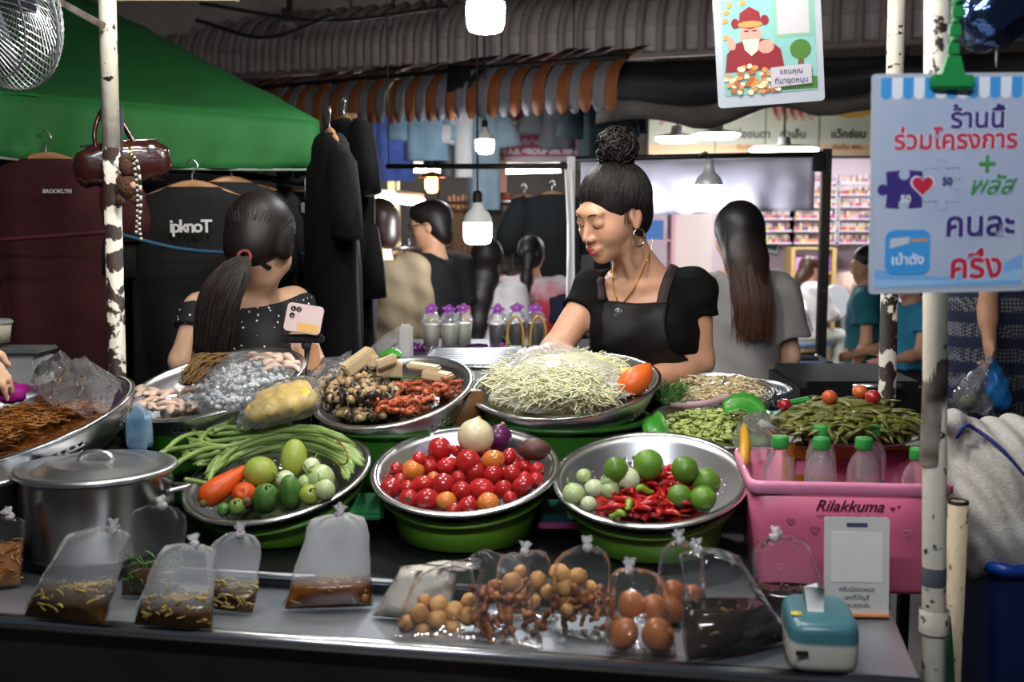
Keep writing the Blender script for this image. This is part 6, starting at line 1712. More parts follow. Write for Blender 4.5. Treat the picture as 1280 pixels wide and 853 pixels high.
for px, py, w, h, d_, rz, ry, lab, off in [(448, 452, .085, .03, .045, .5, -.55, 'tallest tofu block leaning at the left', .05), (487, 462, .06, .036, .05, .1, .0, 'tofu block in the middle of the row', .032), (483, 452, .05, .02, .04, .2, -.35, 'tofu slice lying over the middle block', .062), (530, 459, .075, .014, .05, -.15, .12, 'flat tofu slab at the back right', .036), (547, 470, .065, .022, .05, -.2, .16, 'tofu block nearest the right rim', .018), (466, 452, .03, .03, .03, .4, .1, 'small tofu cube beside the banana leaf', .045)]:
    o = single('tofu_block', box((-w / 2, -d_ / 2, -h / 2), (w / 2, d_ / 2, h / 2), .004, Matrix.Translation(on(px, py, Cn, Nn, off)) @ Matrix.Rotation(rz, 4, 'Z') @ Matrix.Rotation(ry, 4, 'Y')), tofu, lab, 'tofu', 'tofu blocks in the snail colander')
def leaf_mesh(P, wv, nrm, fold=.3, ribs=True):
    """leaf blade along centre line P, half width wv(u)"""
    P = curve_pts(P, 14); v = []; f = []
    for i, p in enumerate(P):
        u = i / 14; t = (P[min(i + 1, 14)] - P[max(i - 1, 0)]).normalized(); sd = t.cross(Vector(nrm)).normalized(); w = wv(u)
        for k in (-1, -.5, 0, .5, 1): v.append(p + sd * (k * w) + Vector(nrm) * (fold * w * abs(k) + .002 * math.sin(u * 40 + k * 3)))
    for i in range(14):
        for k in range(4): f.append([i * 5 + k, i * 5 + k + 1, (i + 1) * 5 + k + 1, (i + 1) * 5 + k])
    return mk(v, f, True)
leafm = pm('banana_leaf', '#2f7a24', .35, col2='#3c8a2c', vscale=30, stretch=(1, 6, 1), coat=.2)
solid(single('banana_leaf', leaf_mesh([on(474, 446, Cn, Nn, .055), on(488, 442, Cn, Nn, .06), on(502, 446, Cn, Nn, .055)], lambda u: .018 * math.sin(PI * min(1, u * .9 + .1)) ** .5, Nn), leafm, 'small piece of banana leaf tucked behind the tofu', 'leaf'), .001)
solid(single('green_stalk', tube(curve_pts([on(468, 473, Cn, Nn, .02), on(510, 472, Cn, Nn, .02), on(558, 475, Cn, Nn, .014)], 8), .004, 6, flat=.5), leafm, 'flat green stalk under the tofu blocks', 'stalk'), .0005)
# ------------------------------------------------------------------ shredded papaya
random.seed(91)
pap = MB()
for i in range(1500):
    px, py = random.uniform(608, 800), random.uniform(436, 516)
    q = ((px - 702) / 94) ** 2 + ((py - 477) / 39) ** 2
    if q > 1: continue
    hh = .005 + .11 * (1 - q) * (1.0 if px < 740 else .75); p = on(px, py, Ck, Nk, hh * .6 + random.uniform(-.006, .008)); L = random.uniform(.015, .032); a = random.uniform(0, 6.28); b_ = random.uniform(-.6, .6)
    d_ = Vector((math.cos(a), math.sin(a), b_)) * L; s_ = Vector((random.uniform(-.008, .008), random.uniform(-.008, .008), random.uniform(0, .01)))
    pap.add(*tube_vf(curve_pts([p - d_, p + s_, p + d_], 4), .0015, 4))
single('shredded_papaya', pap.mesh(True), pm('papaya_pale', '#dcdcae', .45, col2='#e8e8cc', vscale=30, sss=.1), 'pale shredded green papaya heaped in its bag', 'papaya', kind='stuff')
me = blob(1, .12, 2.2, 34, 16, (.175, .155, .082), 4); me.transform(Mk @ Matrix.Translation((-.008, .0, -.022)))
single('papaya_mound', me, pm('papaya_inner', '#ccce92', .5, col2='#dadbb0', vscale=60, bump=.5, bscale=90), 'dense core of the shredded papaya heap', 'papaya', kind='stuff')
film_dome(Ck, Nk, [(612, 500), (622, 462), (650, 437), (700, 428), (745, 448), (790, 470), (793, 492), (765, 505), (720, 514), (660, 517)], .062, 'plastic_bag', film('hazy_film', haze=.25, gloss=.15, bump=.3), 'hazy plastic bag wrapped over the shredded papaya', 7, .012, crumple=.006)
P = [on(774, 492, Ck, Nk, .01), on(790, 480, Ck, Nk, .025), on(803, 468, Ck, Nk, .04), on(812, 456, Ck, Nk, .055)]
c3 = thing('carrot', 'peeled orange carrot stub leaning on the right rim', 'carrot', P[1]); ob('root', tube(curve_pts(P, 8), [.008, .026, .031, .032, .031, .028, .023, .016, .006], 18), pm('carrot_bright', '#e0682a', .38, col2='#d8601f', vscale=10, bump=.1, bscale=20), c3)
single('papaya_wedge', (lambda m: (m.transform(Matrix.Translation(on(783, 466, Ck, Nk, .03))), m)[1])(blob(.016, .15, 2, 12, 8, (1.2, .8, .8))), pm('papaya_yellow', '#c9c25a', .4), 'yellow papaya wedge beside the orange carrot stub', 'papaya')
# ------------------------------------------------------------------ fried noodles
random.seed(101)
nd = MB()
for i in range(1100):
    px, py = random.uniform(-75, 138), random.uniform(503, 572)
    q = ((px - 40) / 105) ** 2 + ((py - 540 + (px - 40) * .12) / 36) ** 2
    if q > 1: continue
    p = on(px, py, Co, No, -.012 + .035 * (1 - q) + random.uniform(-.004, .006))
    if (Mo.inverted() @ p).to_2d().length > .178: continue
    a = random.uniform(0, 6.28); c = [p]
    kc = random.uniform(-1.1, 1.1)
    for k in range(8):
        a += kc + random.uniform(-.25, .25); c.append(c[-1] + Vector((math.cos(a) * .0095, math.sin(a) * .0095, random.uniform(-.003, .003))))
    nd.add(*tube_vf(curve_pts(c, 14), .0022, 4))
single('fried_noodles', nd.mesh(True), pm('noodle_brown', '#7d4a1a', .4, col2='#9a6428', vscale=30, coat=.3), 'heap of shiny brown fried noodles', 'noodles', kind='stuff')
me = blob(1, .1, 2.5, 34, 16, (.185, .17, .05), 6); me.transform(Mo @ Matrix.Translation((0.0, -.02, -.05)))
single('noodle_mound', me, pm('noodle_dark', '#7a4416', .45, col2='#8d5420', vscale=50, bump=.6, bscale=90), 'dense underside of the brown fried noodles', 'noodles', kind='stuff')
film_dome(Co, No, [(40, 482), (48, 462), (72, 446), (100, 458), (150, 472), (152, 492), (128, 520), (90, 516), (60, 506)], .05, 'plastic_bag', film('shiny_film', haze=.1, gloss=.3, bump=.9, bscale=50), 'crumpled clear plastic bag resting on the noodles', 11, .035, crumple=.028)

# ------------------------------------------------------------------ pots
def pot(px, py, Y, R, z0, label, lidlabel):
    c = W(px, py, Y); M = Matrix.Translation((c.x, c.y, 0)); zt = c.z
    t = thing('cooking_pot', label, 'pot', (c.x, c.y, z0))
    ob('body', lathe([(.001, z0), (R * .9, z0), (R * .95, z0 + .012), (R * .95, zt - .02), (R * .97, zt - .012), (R * .93, zt - .012), (R * .92, z0 + .02), (.001, z0 + .02)], 56, M=M), pm('pot_steel', '#a8a5a2', .25, 1, col2='#8d8884', vscale=3, stretch=(1, 1, .1)), t)
    for q in (-1, 1): ob('handle', tube(curve_pts([(c.x + q * R * .94, c.y - .03, zt - .05), (c.x + q * (R + .03), c.y, zt - .045), (c.x + q * R * .94, c.y + .03, zt - .05)], 8), .005, 6), M_steel, t)
    l = thing('pot_lid', lidlabel, 'lid', (c.x, c.y, zt - .01))
    ob('lid_plate', lathe([(R, zt - .012), (R * 1.01, zt - .008), (R, zt - .003), (R * .9, zt - .002), (R * .82, zt - .008), (R * .74, zt - .006), (R * .62, zt + .006), (R * .5, zt + .007), (R * .46, zt + .004), (R * .35, zt + .008), (.001, zt + .009)], 64, M=M), M_steel, l)
    ob('handle', tube(curve_pts([(c.x - .035, c.y, zt + .006), (c.x - .02, c.y, zt + .022), (c.x + .02, c.y, zt + .022), (c.x + .035, c.y, zt + .006)], 10), .006, 8), M_steel, l)
pot(120, 580, 2.25, .157, ZL, 'large stainless cooking pot left of the bean bowl', 'shiny stainless lid with a loop handle on the large pot')
pot(-66, 590, 2.22, .16, ZL, 'stainless cooking pot cut off by the left edge', 'stainless lid on the pot at the left edge')

# ------------------------------------------------------------------ herbs, sprouts, sliced beans, pickles at the right
mesh_m = lambda i, j: i % 2 == 0 or j % 2 == 0
Rh, Ch, Nh, Mh = colander(893, 488, 2.80, .152, .06, 9, 2, 'fine mesh strainer of bean sprouts behind the chilli bowl', lambda i, j: 1 <= i <= 6 and (i + j) % 2 == 0, nth=96, rows=12, hole=.4, name='strainer', lip=.008)
R2, C2, N2, M2 = colander(930, 484, 2.95, .125, .05, 4, 0, 'second strainer rim behind the bean sprouts', lambda i, j: 1 <= i <= 6 and (i + j) % 2 == 0, nth=72, rows=8, hole=.4, name='strainer', lip=.008)
Rb, Cb, Nb, Mb = colander(897, 528, 2.55, .158, .06, 10, 0, 'steel bowl of sliced green beans behind the limes', lambda i, j: False, nth=48, rows=8, name='steel_bowl', lip=.008)
for c, z1, lab in [(Ch, Ch.z - .055, 'dark tub under the bean sprout strainer'), (Cb, Cb.z - .055, 'dark tub under the sliced bean bowl'), (C2, C2.z - .045, 'dark tub under the second strainer')]:
    basin(c.x, c.y + .01, ZL, z1, .1, .09, lab, pm('tub_blue', '#23405a', .4), name='plastic_tub')
random.seed(111)
sp = MB()
for i in range(300):
    px, py = random.uniform(835, 955), random.uniform(468, 506)
    if ((px - 897) / 58) ** 2 + ((py - 488) / 18) ** 2 > 1: continue
    p = on(px, py, Ch, Nh, random.uniform(-.012, .014)); a = random.uniform(0, 6); L = random.uniform(.01, .022); d_ = Vector((math.cos(a) * L, math.sin(a) * L, random.uniform(-.005, .008)))
    sp.add(*tube_vf(curve_pts([p - d_, p + Vector((0, 0, .006)), p + d_], 4), [.0012, .0018, .002, .002, .0034], 4))
single('bean_sprouts', sp.mesh(True), pm('sprout', '#cbb98e', .4, col2='#ded2b0', vscale=40), 'pale bean sprouts loosely heaped in the strainer', 'sprouts', kind='stuff')
mound(Mh, .12, .02, -.03, 'sprout_bed', pm('sprout', ''), 'lower layer of bean sprouts', 'sprouts')
single('lotus_stem', tube(curve_pts([on(838, 507, Ch, Nh, .012), on(880, 505, Ch, Nh, .018), on(915, 496, Ch, Nh, .02)], 8), .0085, 10), pm('lotus_pink', '#b3959c', .45, col2='#a58790', vscale=12), 'pinkish lotus stem lying in front of the sprouts', 'stem')
sb_ = MB()
for i in range(620):
    px, py = random.uniform(815, 955), random.uniform(510, 552)
    if ((px - 888) / 62) ** 2 + ((py - 531) / 20) ** 2 > 1: continue
    p = on(px, py, Cb, Nb, -.008 + random.uniform(-.006, .012)); Mq = Matrix.Translation(p) @ Matrix.Rotation(random.uniform(0, 6), 4, 'Z') @ Matrix.Rotation(random.uniform(-1.2, 1.2), 4, 'X')
    v, f = lathe_vf([(.003, -.002), (.0055, -.0018), (.0055, .0018), (.003, .002)], 7, True, True); sb_.add(xf([(x * 1.5, y, z) for x, y, z in v], Mq), f)
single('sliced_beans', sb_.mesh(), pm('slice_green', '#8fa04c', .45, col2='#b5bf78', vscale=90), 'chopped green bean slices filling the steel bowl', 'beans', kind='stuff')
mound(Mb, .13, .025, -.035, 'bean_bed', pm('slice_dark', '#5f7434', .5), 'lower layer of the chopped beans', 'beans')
dl = MB()
for i in range(170):
    p0 = on(random.uniform(822, 852), random.uniform(490, 505), Ch, Nh, random.uniform(0, .03)); a = random.uniform(0, 6.28); L = random.uniform(.015, .045)
    p1 = p0 + Vector((math.cos(a) * L, math.sin(a) * L * .6, random.uniform(0, L * 1.0))); dl.add(*tube_vf([p0, p0.lerp(p1, .5) + Vector((0, 0, .006)), p1], .0007, 3))
    for k in range(7):
        q = p0.lerp(p1, random.uniform(.3, 1)); a2 = random.uniform(0, 6.28); dl.add(*tube_vf([q, q + Vector((math.cos(a2) * .008, math.sin(a2) * .008, random.uniform(-.002, .008)))], .0006, 3))
single('dill', dl.mesh(), pm('dill_green', '#3a6a24', .6, col2='#2a5018', vscale=30), 'feathery bunch of dill between the papaya and the sprouts', 'herb')
solid(single('banana_leaf', leaf_mesh([on(815, 520, Cb, Nb, .03), on(820, 534, Cb, Nb, .02), on(832, 550, Cb, Nb, .0)], lambda u: .028 * math.sin(PI * (u * .8 + .15)) ** .6, Vector((-.5, -.6, .5)).normalized()), leafm, 'banana leaf folded at the left of the sliced beans', 'leaf'), .001)
solid(single('banana_leaf', leaf_mesh([on(903, 512, Cb, Nb, .03), on(930, 506, Cb, Nb, .045), on(955, 520, Cb, Nb, .03)], lambda u: .032 * math.sin(PI * (u * .85 + .1)) ** .6, Vector((0, -.5, .85)).normalized()), pm('leaf_bright', '#3a8a2c', .35, col2='#2f7a24', vscale=20, coat=.2), 'bright banana leaf arching over the sliced beans', 'leaf'), .001)
# clear bag with yellow stick and pale bits
film_dome(Cb, Nb, [(915, 555), (920, 530), (940, 522), (975, 530), (985, 555), (960, 575), (935, 580)], .05, 'plastic_bag', film('shiny_film', ''), 'clear bag beside the sliced beans holding a yellow pickle', 4, .0, crumple=.012)
single('yellow_pickle', tube(curve_pts([on(928, 585, Cb, Nb, .0), on(931, 560, Cb, Nb, .03), on(930, 530, Cb, Nb, .05)], 8), [.008, .012, .012, .011, .011, .011, .01, .008, .003], 10), pm('pickle_yellow', '#c9962a', .35, coat=.2), 'yellow pickle standing upright in the clear bag', 'pickle')
# pickle plate on a yellow crate
cP_ = W(1062, 530, 2.42); Mp = tiltM(cP_, 6, 1); Np = (Mp.to_3x3() @ Vector((0, 0, 1)))
pt = thing('steel_plate', 'round stainless plate of pickled greens behind the pink bin', 'plate', Mp @ Vector((0, 0, -.02)))
ob('dish', lathe([(.001, -.02), (.115, -.02), (.13, -.014), (.15, -.002), (.166, .0), (.168, .002), (.164, .003), (.148, .001), (.128, -.011), (.001, -.017)], 64, M=Mp), M_steel, pt)
yb = cP_.y + .02
cr_ = thing('yellow_crate', 'yellow plastic crate supporting the plate of pickles', 'crate', (cP_.x, yb, ZT)); ym = pm('yellow_plastic', '#b3761c', .4, col2='#a0661a', vscale=5)
zc = cP_.z - .035
for q in (-1, 1):
    for w in (-1, 1): ob('corner_post', box((cP_.x + q * .15 - .012, yb + w * .1 - .012, ZT), (cP_.x + q * .15 + .012, yb + w * .1 + .012, zc), .003), ym, cr_)
for k in range(4):
    z = ZT + .02 + (zc - ZT - .03) * k / 3
    for w in (-1, 1): ob('slat', box((cP_.x - .15, yb + w * .1 - .004, z - .014), (cP_.x + .15, yb + w * .1 + .004, z + .014), .002), ym, cr_)
    for q in (-1, 1): ob('slat', box((cP_.x + q * .15 - .004, yb - .1, z - .014), (cP_.x + q * .15 + .004, yb + .1, z + .014), .002), ym, cr_)
ob('crate_top', box((cP_.x - .16, yb - .11, zc - .004), (cP_.x + .16, yb + .11, zc + .004), .003), ym, cr_)
pk = pm('pickled_olive', '#5f6224', .35, col2='#454a1a', vscale=20, rnd=.3, coat=.3)
random.seed(121); pks = []
for k in range(5):
    L = random.uniform(.045, .08); c = curve_pts([(-L / 2, 0, 0), (-L / 6, random.uniform(-.015, .015), .008), (L / 6, random.uniform(-.015, .015), .006), (L / 2, random.uniform(-.02, .02), -.006)], 9)
    pks.append(mk(*tube_vf(c, [.0015, .0045, .0062, .007, .007, .0066, .006, .005, .003, .001], 8, flat=.6), True))
for i in range(330):
    px, py = random.uniform(972, 1152), random.uniform(495, 552)
    q = ((px - 1060) / 86) ** 2 + ((py - 530) / 30) ** 2
    if q > 1: continue
    o = ob('pickled_pod', random.choice(pks), pk); o.location = on(px, min(py, 545), cP_, Np, .004 + .045 * (1 - q) + random.uniform(-.004, .006)); o.rotation_euler = (random.uniform(-.4, .4), random.uniform(-.5, .5), random.uniform(0, 6)); tag(o, 'olive green pickled pod in the heap on the plate', 'pickle', 'pickled pods on the plate')
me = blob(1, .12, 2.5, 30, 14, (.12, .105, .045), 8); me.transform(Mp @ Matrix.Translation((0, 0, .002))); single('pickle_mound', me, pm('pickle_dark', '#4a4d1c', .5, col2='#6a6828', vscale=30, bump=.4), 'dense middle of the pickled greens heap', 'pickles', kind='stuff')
for px, py, c, lab in [(1037, 497, '#b8542c', 'orange red tomato on top of the pickles'), (1075, 490, '#c2602e', 'larger orange tomato at the peak of the pickles'), (1091, 497, '#a01c1e', 'red tomato at the right of the pickles')]:
    o = ob('tomato', tms[1].copy(), None); o.data.materials.clear(); o.data.materials.append(pm('pt' + c, c, .25, coat=.3)); o.location = on(px, py, cP_, Np, .055); o.scale = (.017,) * 3; tag(o, lab, 'tomato')
bt = ob('tomato', tms[2].copy(), None); bt.data.materials.clear(); bt.data.materials.append(pm('pt_deep', '#8c141c', .2, coat=.4)); bt.location = W(981, 507, 2.5); bt.scale = (.016,) * 3; tag(bt, 'small deep red tomato left of the pickle plate', 'tomato')
for px, py, lab in [(996, 502, 'bright green plastic handle behind the deep red tomato'), (977, 516, 'bright green plastic clip beside the pickle plate')]:
    single('plastic_peg', box((-.03, -.008, -.006), (.03, .008, .006), .004, Matrix.Translation(W(px, py, 2.56)) @ Matrix.Rotation(-.2, 4, 'Y')), pm('bright_green', '#2f9a3c', .4), lab, 'peg')

# ------------------------------------------------------------------ pink bin with water bottles
ptl, ptr, pbl, pbr = W(940, 592, 2.055), W(1196, 600, 2.0), W(952, 592, 2.36), W(1188, 598, 2.32)
zr = 1.13; Pc = [Vector((ptl.x, 2.06, zr)), Vector((ptr.x, 2.03, zr)), Vector((ptr.x + .03, 2.33, zr)), Vector((ptl.x + .03, 2.36, zr))]
cen = sum(Pc, Vector()) / 4
def quad_ring(k, z): return [Vector((cen.x + (p.x - cen.x) * k, cen.y + (p.y - cen.y) * k, z)) for p in Pc]
def rounded(Q, r=.03, n=5):
    out = []
    for i in range(4):
        p, a, b = Q[i], Q[i - 1], Q[(i + 1) % 4]; s0 = p + (a - p).normalized() * r; s1 = p + (b - p).normalized() * r
        for k in range(n + 1):
            t = k / n; out.append(s0 * (1 - t) ** 2 + p * 2 * t * (1 - t) + s1 * t * t)
    return out
pinkm = pm('pink_plastic', '#d2688c', .42, col2='#c85f83', vscale=3, coat=.15)
pb = thing('pink_bin', 'pink plastic bin with cursive lettering holding water bottles', 'bin', (cen.x, cen.y, ZT))
solid(ob('bin_body', loft([rounded(quad_ring(k, z)) for k, z in ((.86, ZT + .001), (.88, ZT + .01), (.93, 1.03), (.985, zr))]), pinkm, pb), .003, 1)
rimv = [rounded(quad_ring(k, z)) for k, z in ((.985, zr - .022), (1.03, zr - .02), (1.035, zr - .004), (1.02, zr + .004), (.985, zr + .002))]
ob('bin_rim', loft(rimv, False), pm('pink_rim', '#de86ac', .35, coat=.15), pb)
for q in (1,):
    hx = (Pc[1 if q else 0] + Pc[2 if q else 3]) / 2 + Vector(((.02 if q else -.02), 0, -.03)); ob('handle', box((-.014, -.05, -.02), (.014, .05, .012), .008, Matrix.Translation(hx)), pinkm, pb)
# front face frame for the lettering
f0 = quad_ring(.93, 1.03); a_, b_ = f0[0], f0[1]; ex = (b_ - a_).normalized(); g0 = quad_ring(.985, zr); upv = ((g0[0] + g0[1]) / 2 - (a_ + b_) / 2).normalized(); ey = upv.cross(ex).normalized()
fc = (a_ + b_) / 2
MF = Matrix(((ex.x, ey.x, upv.x, fc.x), (ex.y, ey.y, upv.y, fc.y), (ex.z, ey.z, upv.z, fc.z), (0, 0, 0, 1)))
MF = Matrix.Translation(-ey * .006 if ey.y > 0 else ey * .006) @ MF
inkm = pm('ink_dark', '#4a1a2c', .5); whm = pm('ink_pale', '#e6a9c0', .5)
text_on(pb, MF, 'lettering', 'Rilakkuma', .0, .05, .03, inkm, y=-.001, shear=.35, bold=.0003)
text_on(pb, MF, 'lettering', "Let's enjoy your happy time with smile", .0, .038, .0075, inkm, y=-.001)
def heart_pts(s, cx=0, cz=0, n=24): return [(cx + s * 16 * math.sin(t) ** 3 / 16, cz + s * (13 * math.cos(t) - 5 * math.cos(2 * t) - 2 * math.cos(3 * t) - math.cos(4 * t)) / 16) for t in np.linspace(0, 2 * PI, n, endpoint=False)]
def heart(parent, M, s, cx, cz, mat, y=-.001, outline=False, name='heart'):
    P = heart_pts(s, cx, cz)
    if outline: me = tube([M @ Vector((x, y, z)) for x, z in P], .0006, 4, closed=True)
    else: me = mk(xf([(x, y, z) for x, z in P], M), [list(range(len(P)))])
    return ob(name, me, mat, parent)
heart(pb, MF, .005, .078, .056, pm('ink_red', '#a8284a', .5)); heart(pb, MF, .0035, .089, .06, pm('ink_red', ''))
for x, z, s_, m in ((-.105, .028, .007, inkm), (-.095, -.015, .006, whm), (.105, .01, .008, whm), (-.06, .012, .008, inkm), (.07, -.05, .007, whm), (-.12, -.06, .006, whm)): heart(pb, MF, s_, x, z, m, outline=True)
# bottles
clearb = film('bottle_plastic', haze=.1, gloss=.22, bump=.15, bscale=20)
capm = pm('cap_green', '#2f8a3a', .4)
bprof = [(.001, 0), (.027, .0), (.03, .006), (.03, .09), (.0305, .1), (.03, .11), (.0285, .125), (.022, .142), (.013, .153), (.0125, .162)]
bme = lathe(bprof, 28); wme = lathe([(.001, .002), (.028, .003), (.0288, .09), (.0285, .118), (.001, .118)], 24)
cme_ = lathe([(.0135, .0), (.0162, .001), (.0165, .004), (.0165, .02), (.015, .0225), (.001, .0228)], 28)
lme = lathe([(.0303, .02), (.0308, .02), (.0308, .065), (.0303, .065)], 28)
for px, py, Y, lab in [(975, 551, 2.13, 'water bottle at the left front of the pink bin'), (1027, 553, 2.11, 'water bottle in the middle front of the pink bin'), (1080, 553, 2.11, 'water bottle at the right front of the pink bin'), (1027, 537, 2.22, 'water bottle in the middle back of the pink bin'), (1090, 537, 2.22, 'water bottle at the right back of the pink bin'), (1148, 566, 2.13, 'water bottle hidden behind the white pole')]:
    p = W(px, py, Y); z0 = p.z - .172
    t = thing('water_bottle', lab, 'bottle', (p.x, Y, z0), group='water bottles in the pink bin')
    for nm, me, m in (('bottle', bme, clearb), ('cap', cme_, capm), ('label', lme, pm('label_white', '#d5dcd8', .5))):
        q = ob(nm, me, m, t, False); q.location = (0, 0, .158) if nm == 'cap' else (0, 0, 0)
# card stand (its code left blank)
qc = thing('payment_card', 'white card in a clear stand leaning on the pink bin', 'card', T(1070, 772))
Mq = Matrix.Translation(T(1070, 772) + Vector((0, 0, .002))) @ Matrix.Rotation(-.06, 4, 'Z') @ Matrix.Rotation(-.1, 4, 'X')
ob('card', plate(rrect(.112, .172, .006), .003, Mq @ Matrix.Translation((0, 0, .088))), pm('card_white', '#c9c8c6', .45), qc)
ob('foot', box((-.056, -.012, 0), (.056, .02, .006), .002, Mq), pm('card_orange', '#c58a5a', .5), qc)
ob('white_square', box((-.044, -.003, .06), (.044, -.0018, .148), 0, Mq), pm('card_bright', '#dcdbd8', .5), qc)
ob('logo_bar', box((-.018, -.003, .157), (.018, -.0018, .164), .0005, Mq), pm('card_navy', '#3c4a66', .5), qc)
for k, t_ in enumerate(['ครัวเมืองเพชร', 'เลขที่บัญชี', 'ขอบคุณค่ะ']): text_on(qc, Mq, 'lettering', t_, 0, .044 - k * .014, .011, pm('card_grey', '#6f7274', .5), y=-.003)
# tissue pack
tc_ = T(1040, 872); Mtp = Matrix.Translation(Vector((tc_.x, 1.665, ZT))) @ Matrix.Rotation(-.12, 4, 'Z')
tp_ = thing('tissue_pack', 'teal and white soft pack of tissues at the counter corner', 'tissue', Mtp @ Vector((0, .08, 0)))
def pillow(w, d_, h, M, n=14, bul=.12):
    v, f = sphere_vf(1, 24, 14); o = []
    for p in v:
        q = [math.copysign(abs(c) ** .38, c) for c in p]; o.append((q[0] * w / 2, q[1] * d_ / 2 + d_ / 2, q[2] * h / 2 + h / 2))
    return mk(xf(o, M), f, True)
tl2 = bpy.data.materials.new('tissue_wrap'); tl2.use_nodes = True; nt = tl2.node_tree; tcn = nt.nodes.new('ShaderNodeTexCoord'); sx = nt.nodes.new('ShaderNodeSeparateXYZ'); nt.links.new(tcn.outputs['Object'], sx.inputs[0])
cr = nt.nodes.new('ShaderNodeValToRGB'); cr.color_ramp.elements[0].position = .55; cr.color_ramp.elements[1].position = .62; cr.color_ramp.elements[0].color = (*lin('#b9b4aa'), 1); cr.color_ramp.elements[1].color = (*lin('#3c6a74'), 1)
mr = nt.nodes.new('ShaderNodeMapRange'); mr.inputs[1].default_value = 0; mr.inputs[2].default_value = .085; nt.links.new(sx.outputs[2], mr.inputs[0]); nt.links.new(mr.outputs[0], cr.inputs[0]); nt.links.new(cr.outputs[0], nt.nodes['Principled BSDF'].inputs['Base Color']); nt.nodes['Principled BSDF'].inputs['Roughness'].default_value = .3
wp = ob('wrapper', pillow(.108, .16, .085, Matrix.Identity(4)), tl2, tp_, False); wp.location = Vector((0, -.08, 0)); wp.rotation_euler = (0, 0, -.12)
ob('tissue', mk(xf([(-.012, .05, .08), (.012, .05, .08), (.016, .08, .115), (-.014, .085, .115), (-.01, .06, .082), (.01, .06, .082), (.006, .09, .12), (-.018, .095, .11)], Mtp), [[0, 1, 2, 3], [4, 5, 6, 7], [0, 4, 7, 3], [1, 5, 6, 2]], True), pm('tissue_paper', '#d9dde0', .8), tp_)
ob('yellow_seal', lathe([(.001, .001), (.009, .001), (.009, .0)], 16, M=Mtp @ Matrix.Translation((-.03, .045, .084))), pm('seal_yellow', '#c9b53a', .5), tp_)
ob('dark_tab', box((-.036, -.004, .035), (-.018, -.002, .042), 0, Mtp), pm('ink_black', '#1a2226', .5), tp_)

# ------------------------------------------------------------------ bags of cooked food
film_m = film('bag_film', haze=.015, gloss=.2, bump=.55, bscale=30)
film_h = film('bag_film_steamy', haze=.32, gloss=.2, bump=.5, bscale=30, hz=(.962, .985))
def bag(BL, BR, TL, TR, K, label, fm=None, thick=.34, lean=.03, fill=None, liquid=None, bits=None, group=None, seed=0, knot=True, zb=ZT, name='food_bag', liqlabel=None):
    rnd = random.Random(seed)
    bl, br = TZ(*BL, zb + .004), TZ(*BR, zb + .004); mid = (bl + br) / 2; Yt = mid.y + lean
    tl, tr, kk = W(*TL, Yt), W(*TR, Yt), W(*K, Yt)
    root = thing(name, label, 'bag', (mid.x, mid.y, zb), group=group)
    ax = (br - bl); ax.z = 0; dv = Vector((-ax.y, ax.x, 0)).normalized()
    Wd = max((br - bl).length, (tr - tl).length * 1.0); th = thick * Wd
    nseg = 36; ts = [0, .03, .07, .13, .2, .3, .42, .55, .68, .8, .88, .94, .98, 1.0]
    def ring(t, k=1.0, wob=1.0):
        c0, c1 = (bl + br) / 2, (tl + tr) / 2; h0, h1 = (br - bl) / 2, (tr - tl) / 2
        if t <= .8: u = t / .8; c = c0.lerp(c1, u); h = h0.lerp(h1, u); cl = 1
        else:
            u = (t - .8) / .2; cl = max(.09, math.cos(u * PI / 2) ** .8); c = c1.lerp(kk, math.sin(u * PI / 2)); h = h1 * cl
        d_ = th * min(1, .03 + 1.15 * math.sqrt(min(1, t / .28))) * (cl if t > .8 else 1) * (1 - .25 * t)
        out = []
        for j in range(nseg):
            a = 2 * PI * j / nseg; ca, sa = math.cos(a), math.sin(a); px_ = math.copysign(abs(ca) ** .9, ca)
            p = c + h * (px_ * k) + dv * (sa * d_ * k * .5)
            nn = noise.noise(p * 34 + Vector((seed * 2.3, 0, 0))) * .5 + noise.noise(p * 80) * .25
            p += (dv * sa + h.normalized() * ca) * (nn * .008 * wob) + (Vector((0, 0, 1)) * (.006 * nn * wob) if t > .7 else Vector())
            if t > .82: p += dv * (sa * .004 * math.sin(a * 9 + seed)) * 1
            if p.z < zb + .002: p.z = zb + .002
            out.append(p)
        return out
    ob('bag_skin', loft([ring(t) for t in ts], True, False), fm or film_m, root)
    if knot:
        kv = blob(.009, .5, 2.5, 12, 8, (1, 1, .9), seed); kv.transform(Matrix.Translation(kk)); kn = ob('knot', kv, film('knot_film', haze=.45, gloss=.3, bump=.6), root)
        fl = lathe([(.003, 0), (.006, .004), (.009, .008), (.0095, .013)], 14, M=Matrix.Translation(kk + Vector((0, 0, .004))) @ Matrix.Rotation(rnd.uniform(-.6, .6), 4, 'Y') @ Matrix.Rotation(rnd.uniform(-.5, .5), 4, 'X'), wob=lambda a, z: .4 * math.sin(a * 4 + seed) * z / .011)
        ob('bag_tail', fl, film('knot_film', ''), root)
        ob('rubber_band', tube([kk + Vector((.0055 * math.cos(a), .0055 * math.sin(a), .004)) for a in np.linspace(0, 2 * PI, 12, endpoint=False)], .0013, 5, closed=True), pm('band_red', '#a8443a', .5), root)
    if fill:
        zf = W(*fill, mid.y).z; rs = []
        for t in ts:
            r = [Vector((p.x, p.y, min(p.z, zf))) for p in ring(t, .955, .6)]; rs.append(r)
            if min(p.z for p in ring(t, .955, .6)) >= zf: break
        lq = ob('filling', loft(rs, True, True), liquid, root)
        if bits:
            B_ = MB(); bits(B_, ring, zf, rnd)
            ob('pieces', B_.mesh(True), B_.mat, root)['kind'] = 'stuff'
    return root, ring
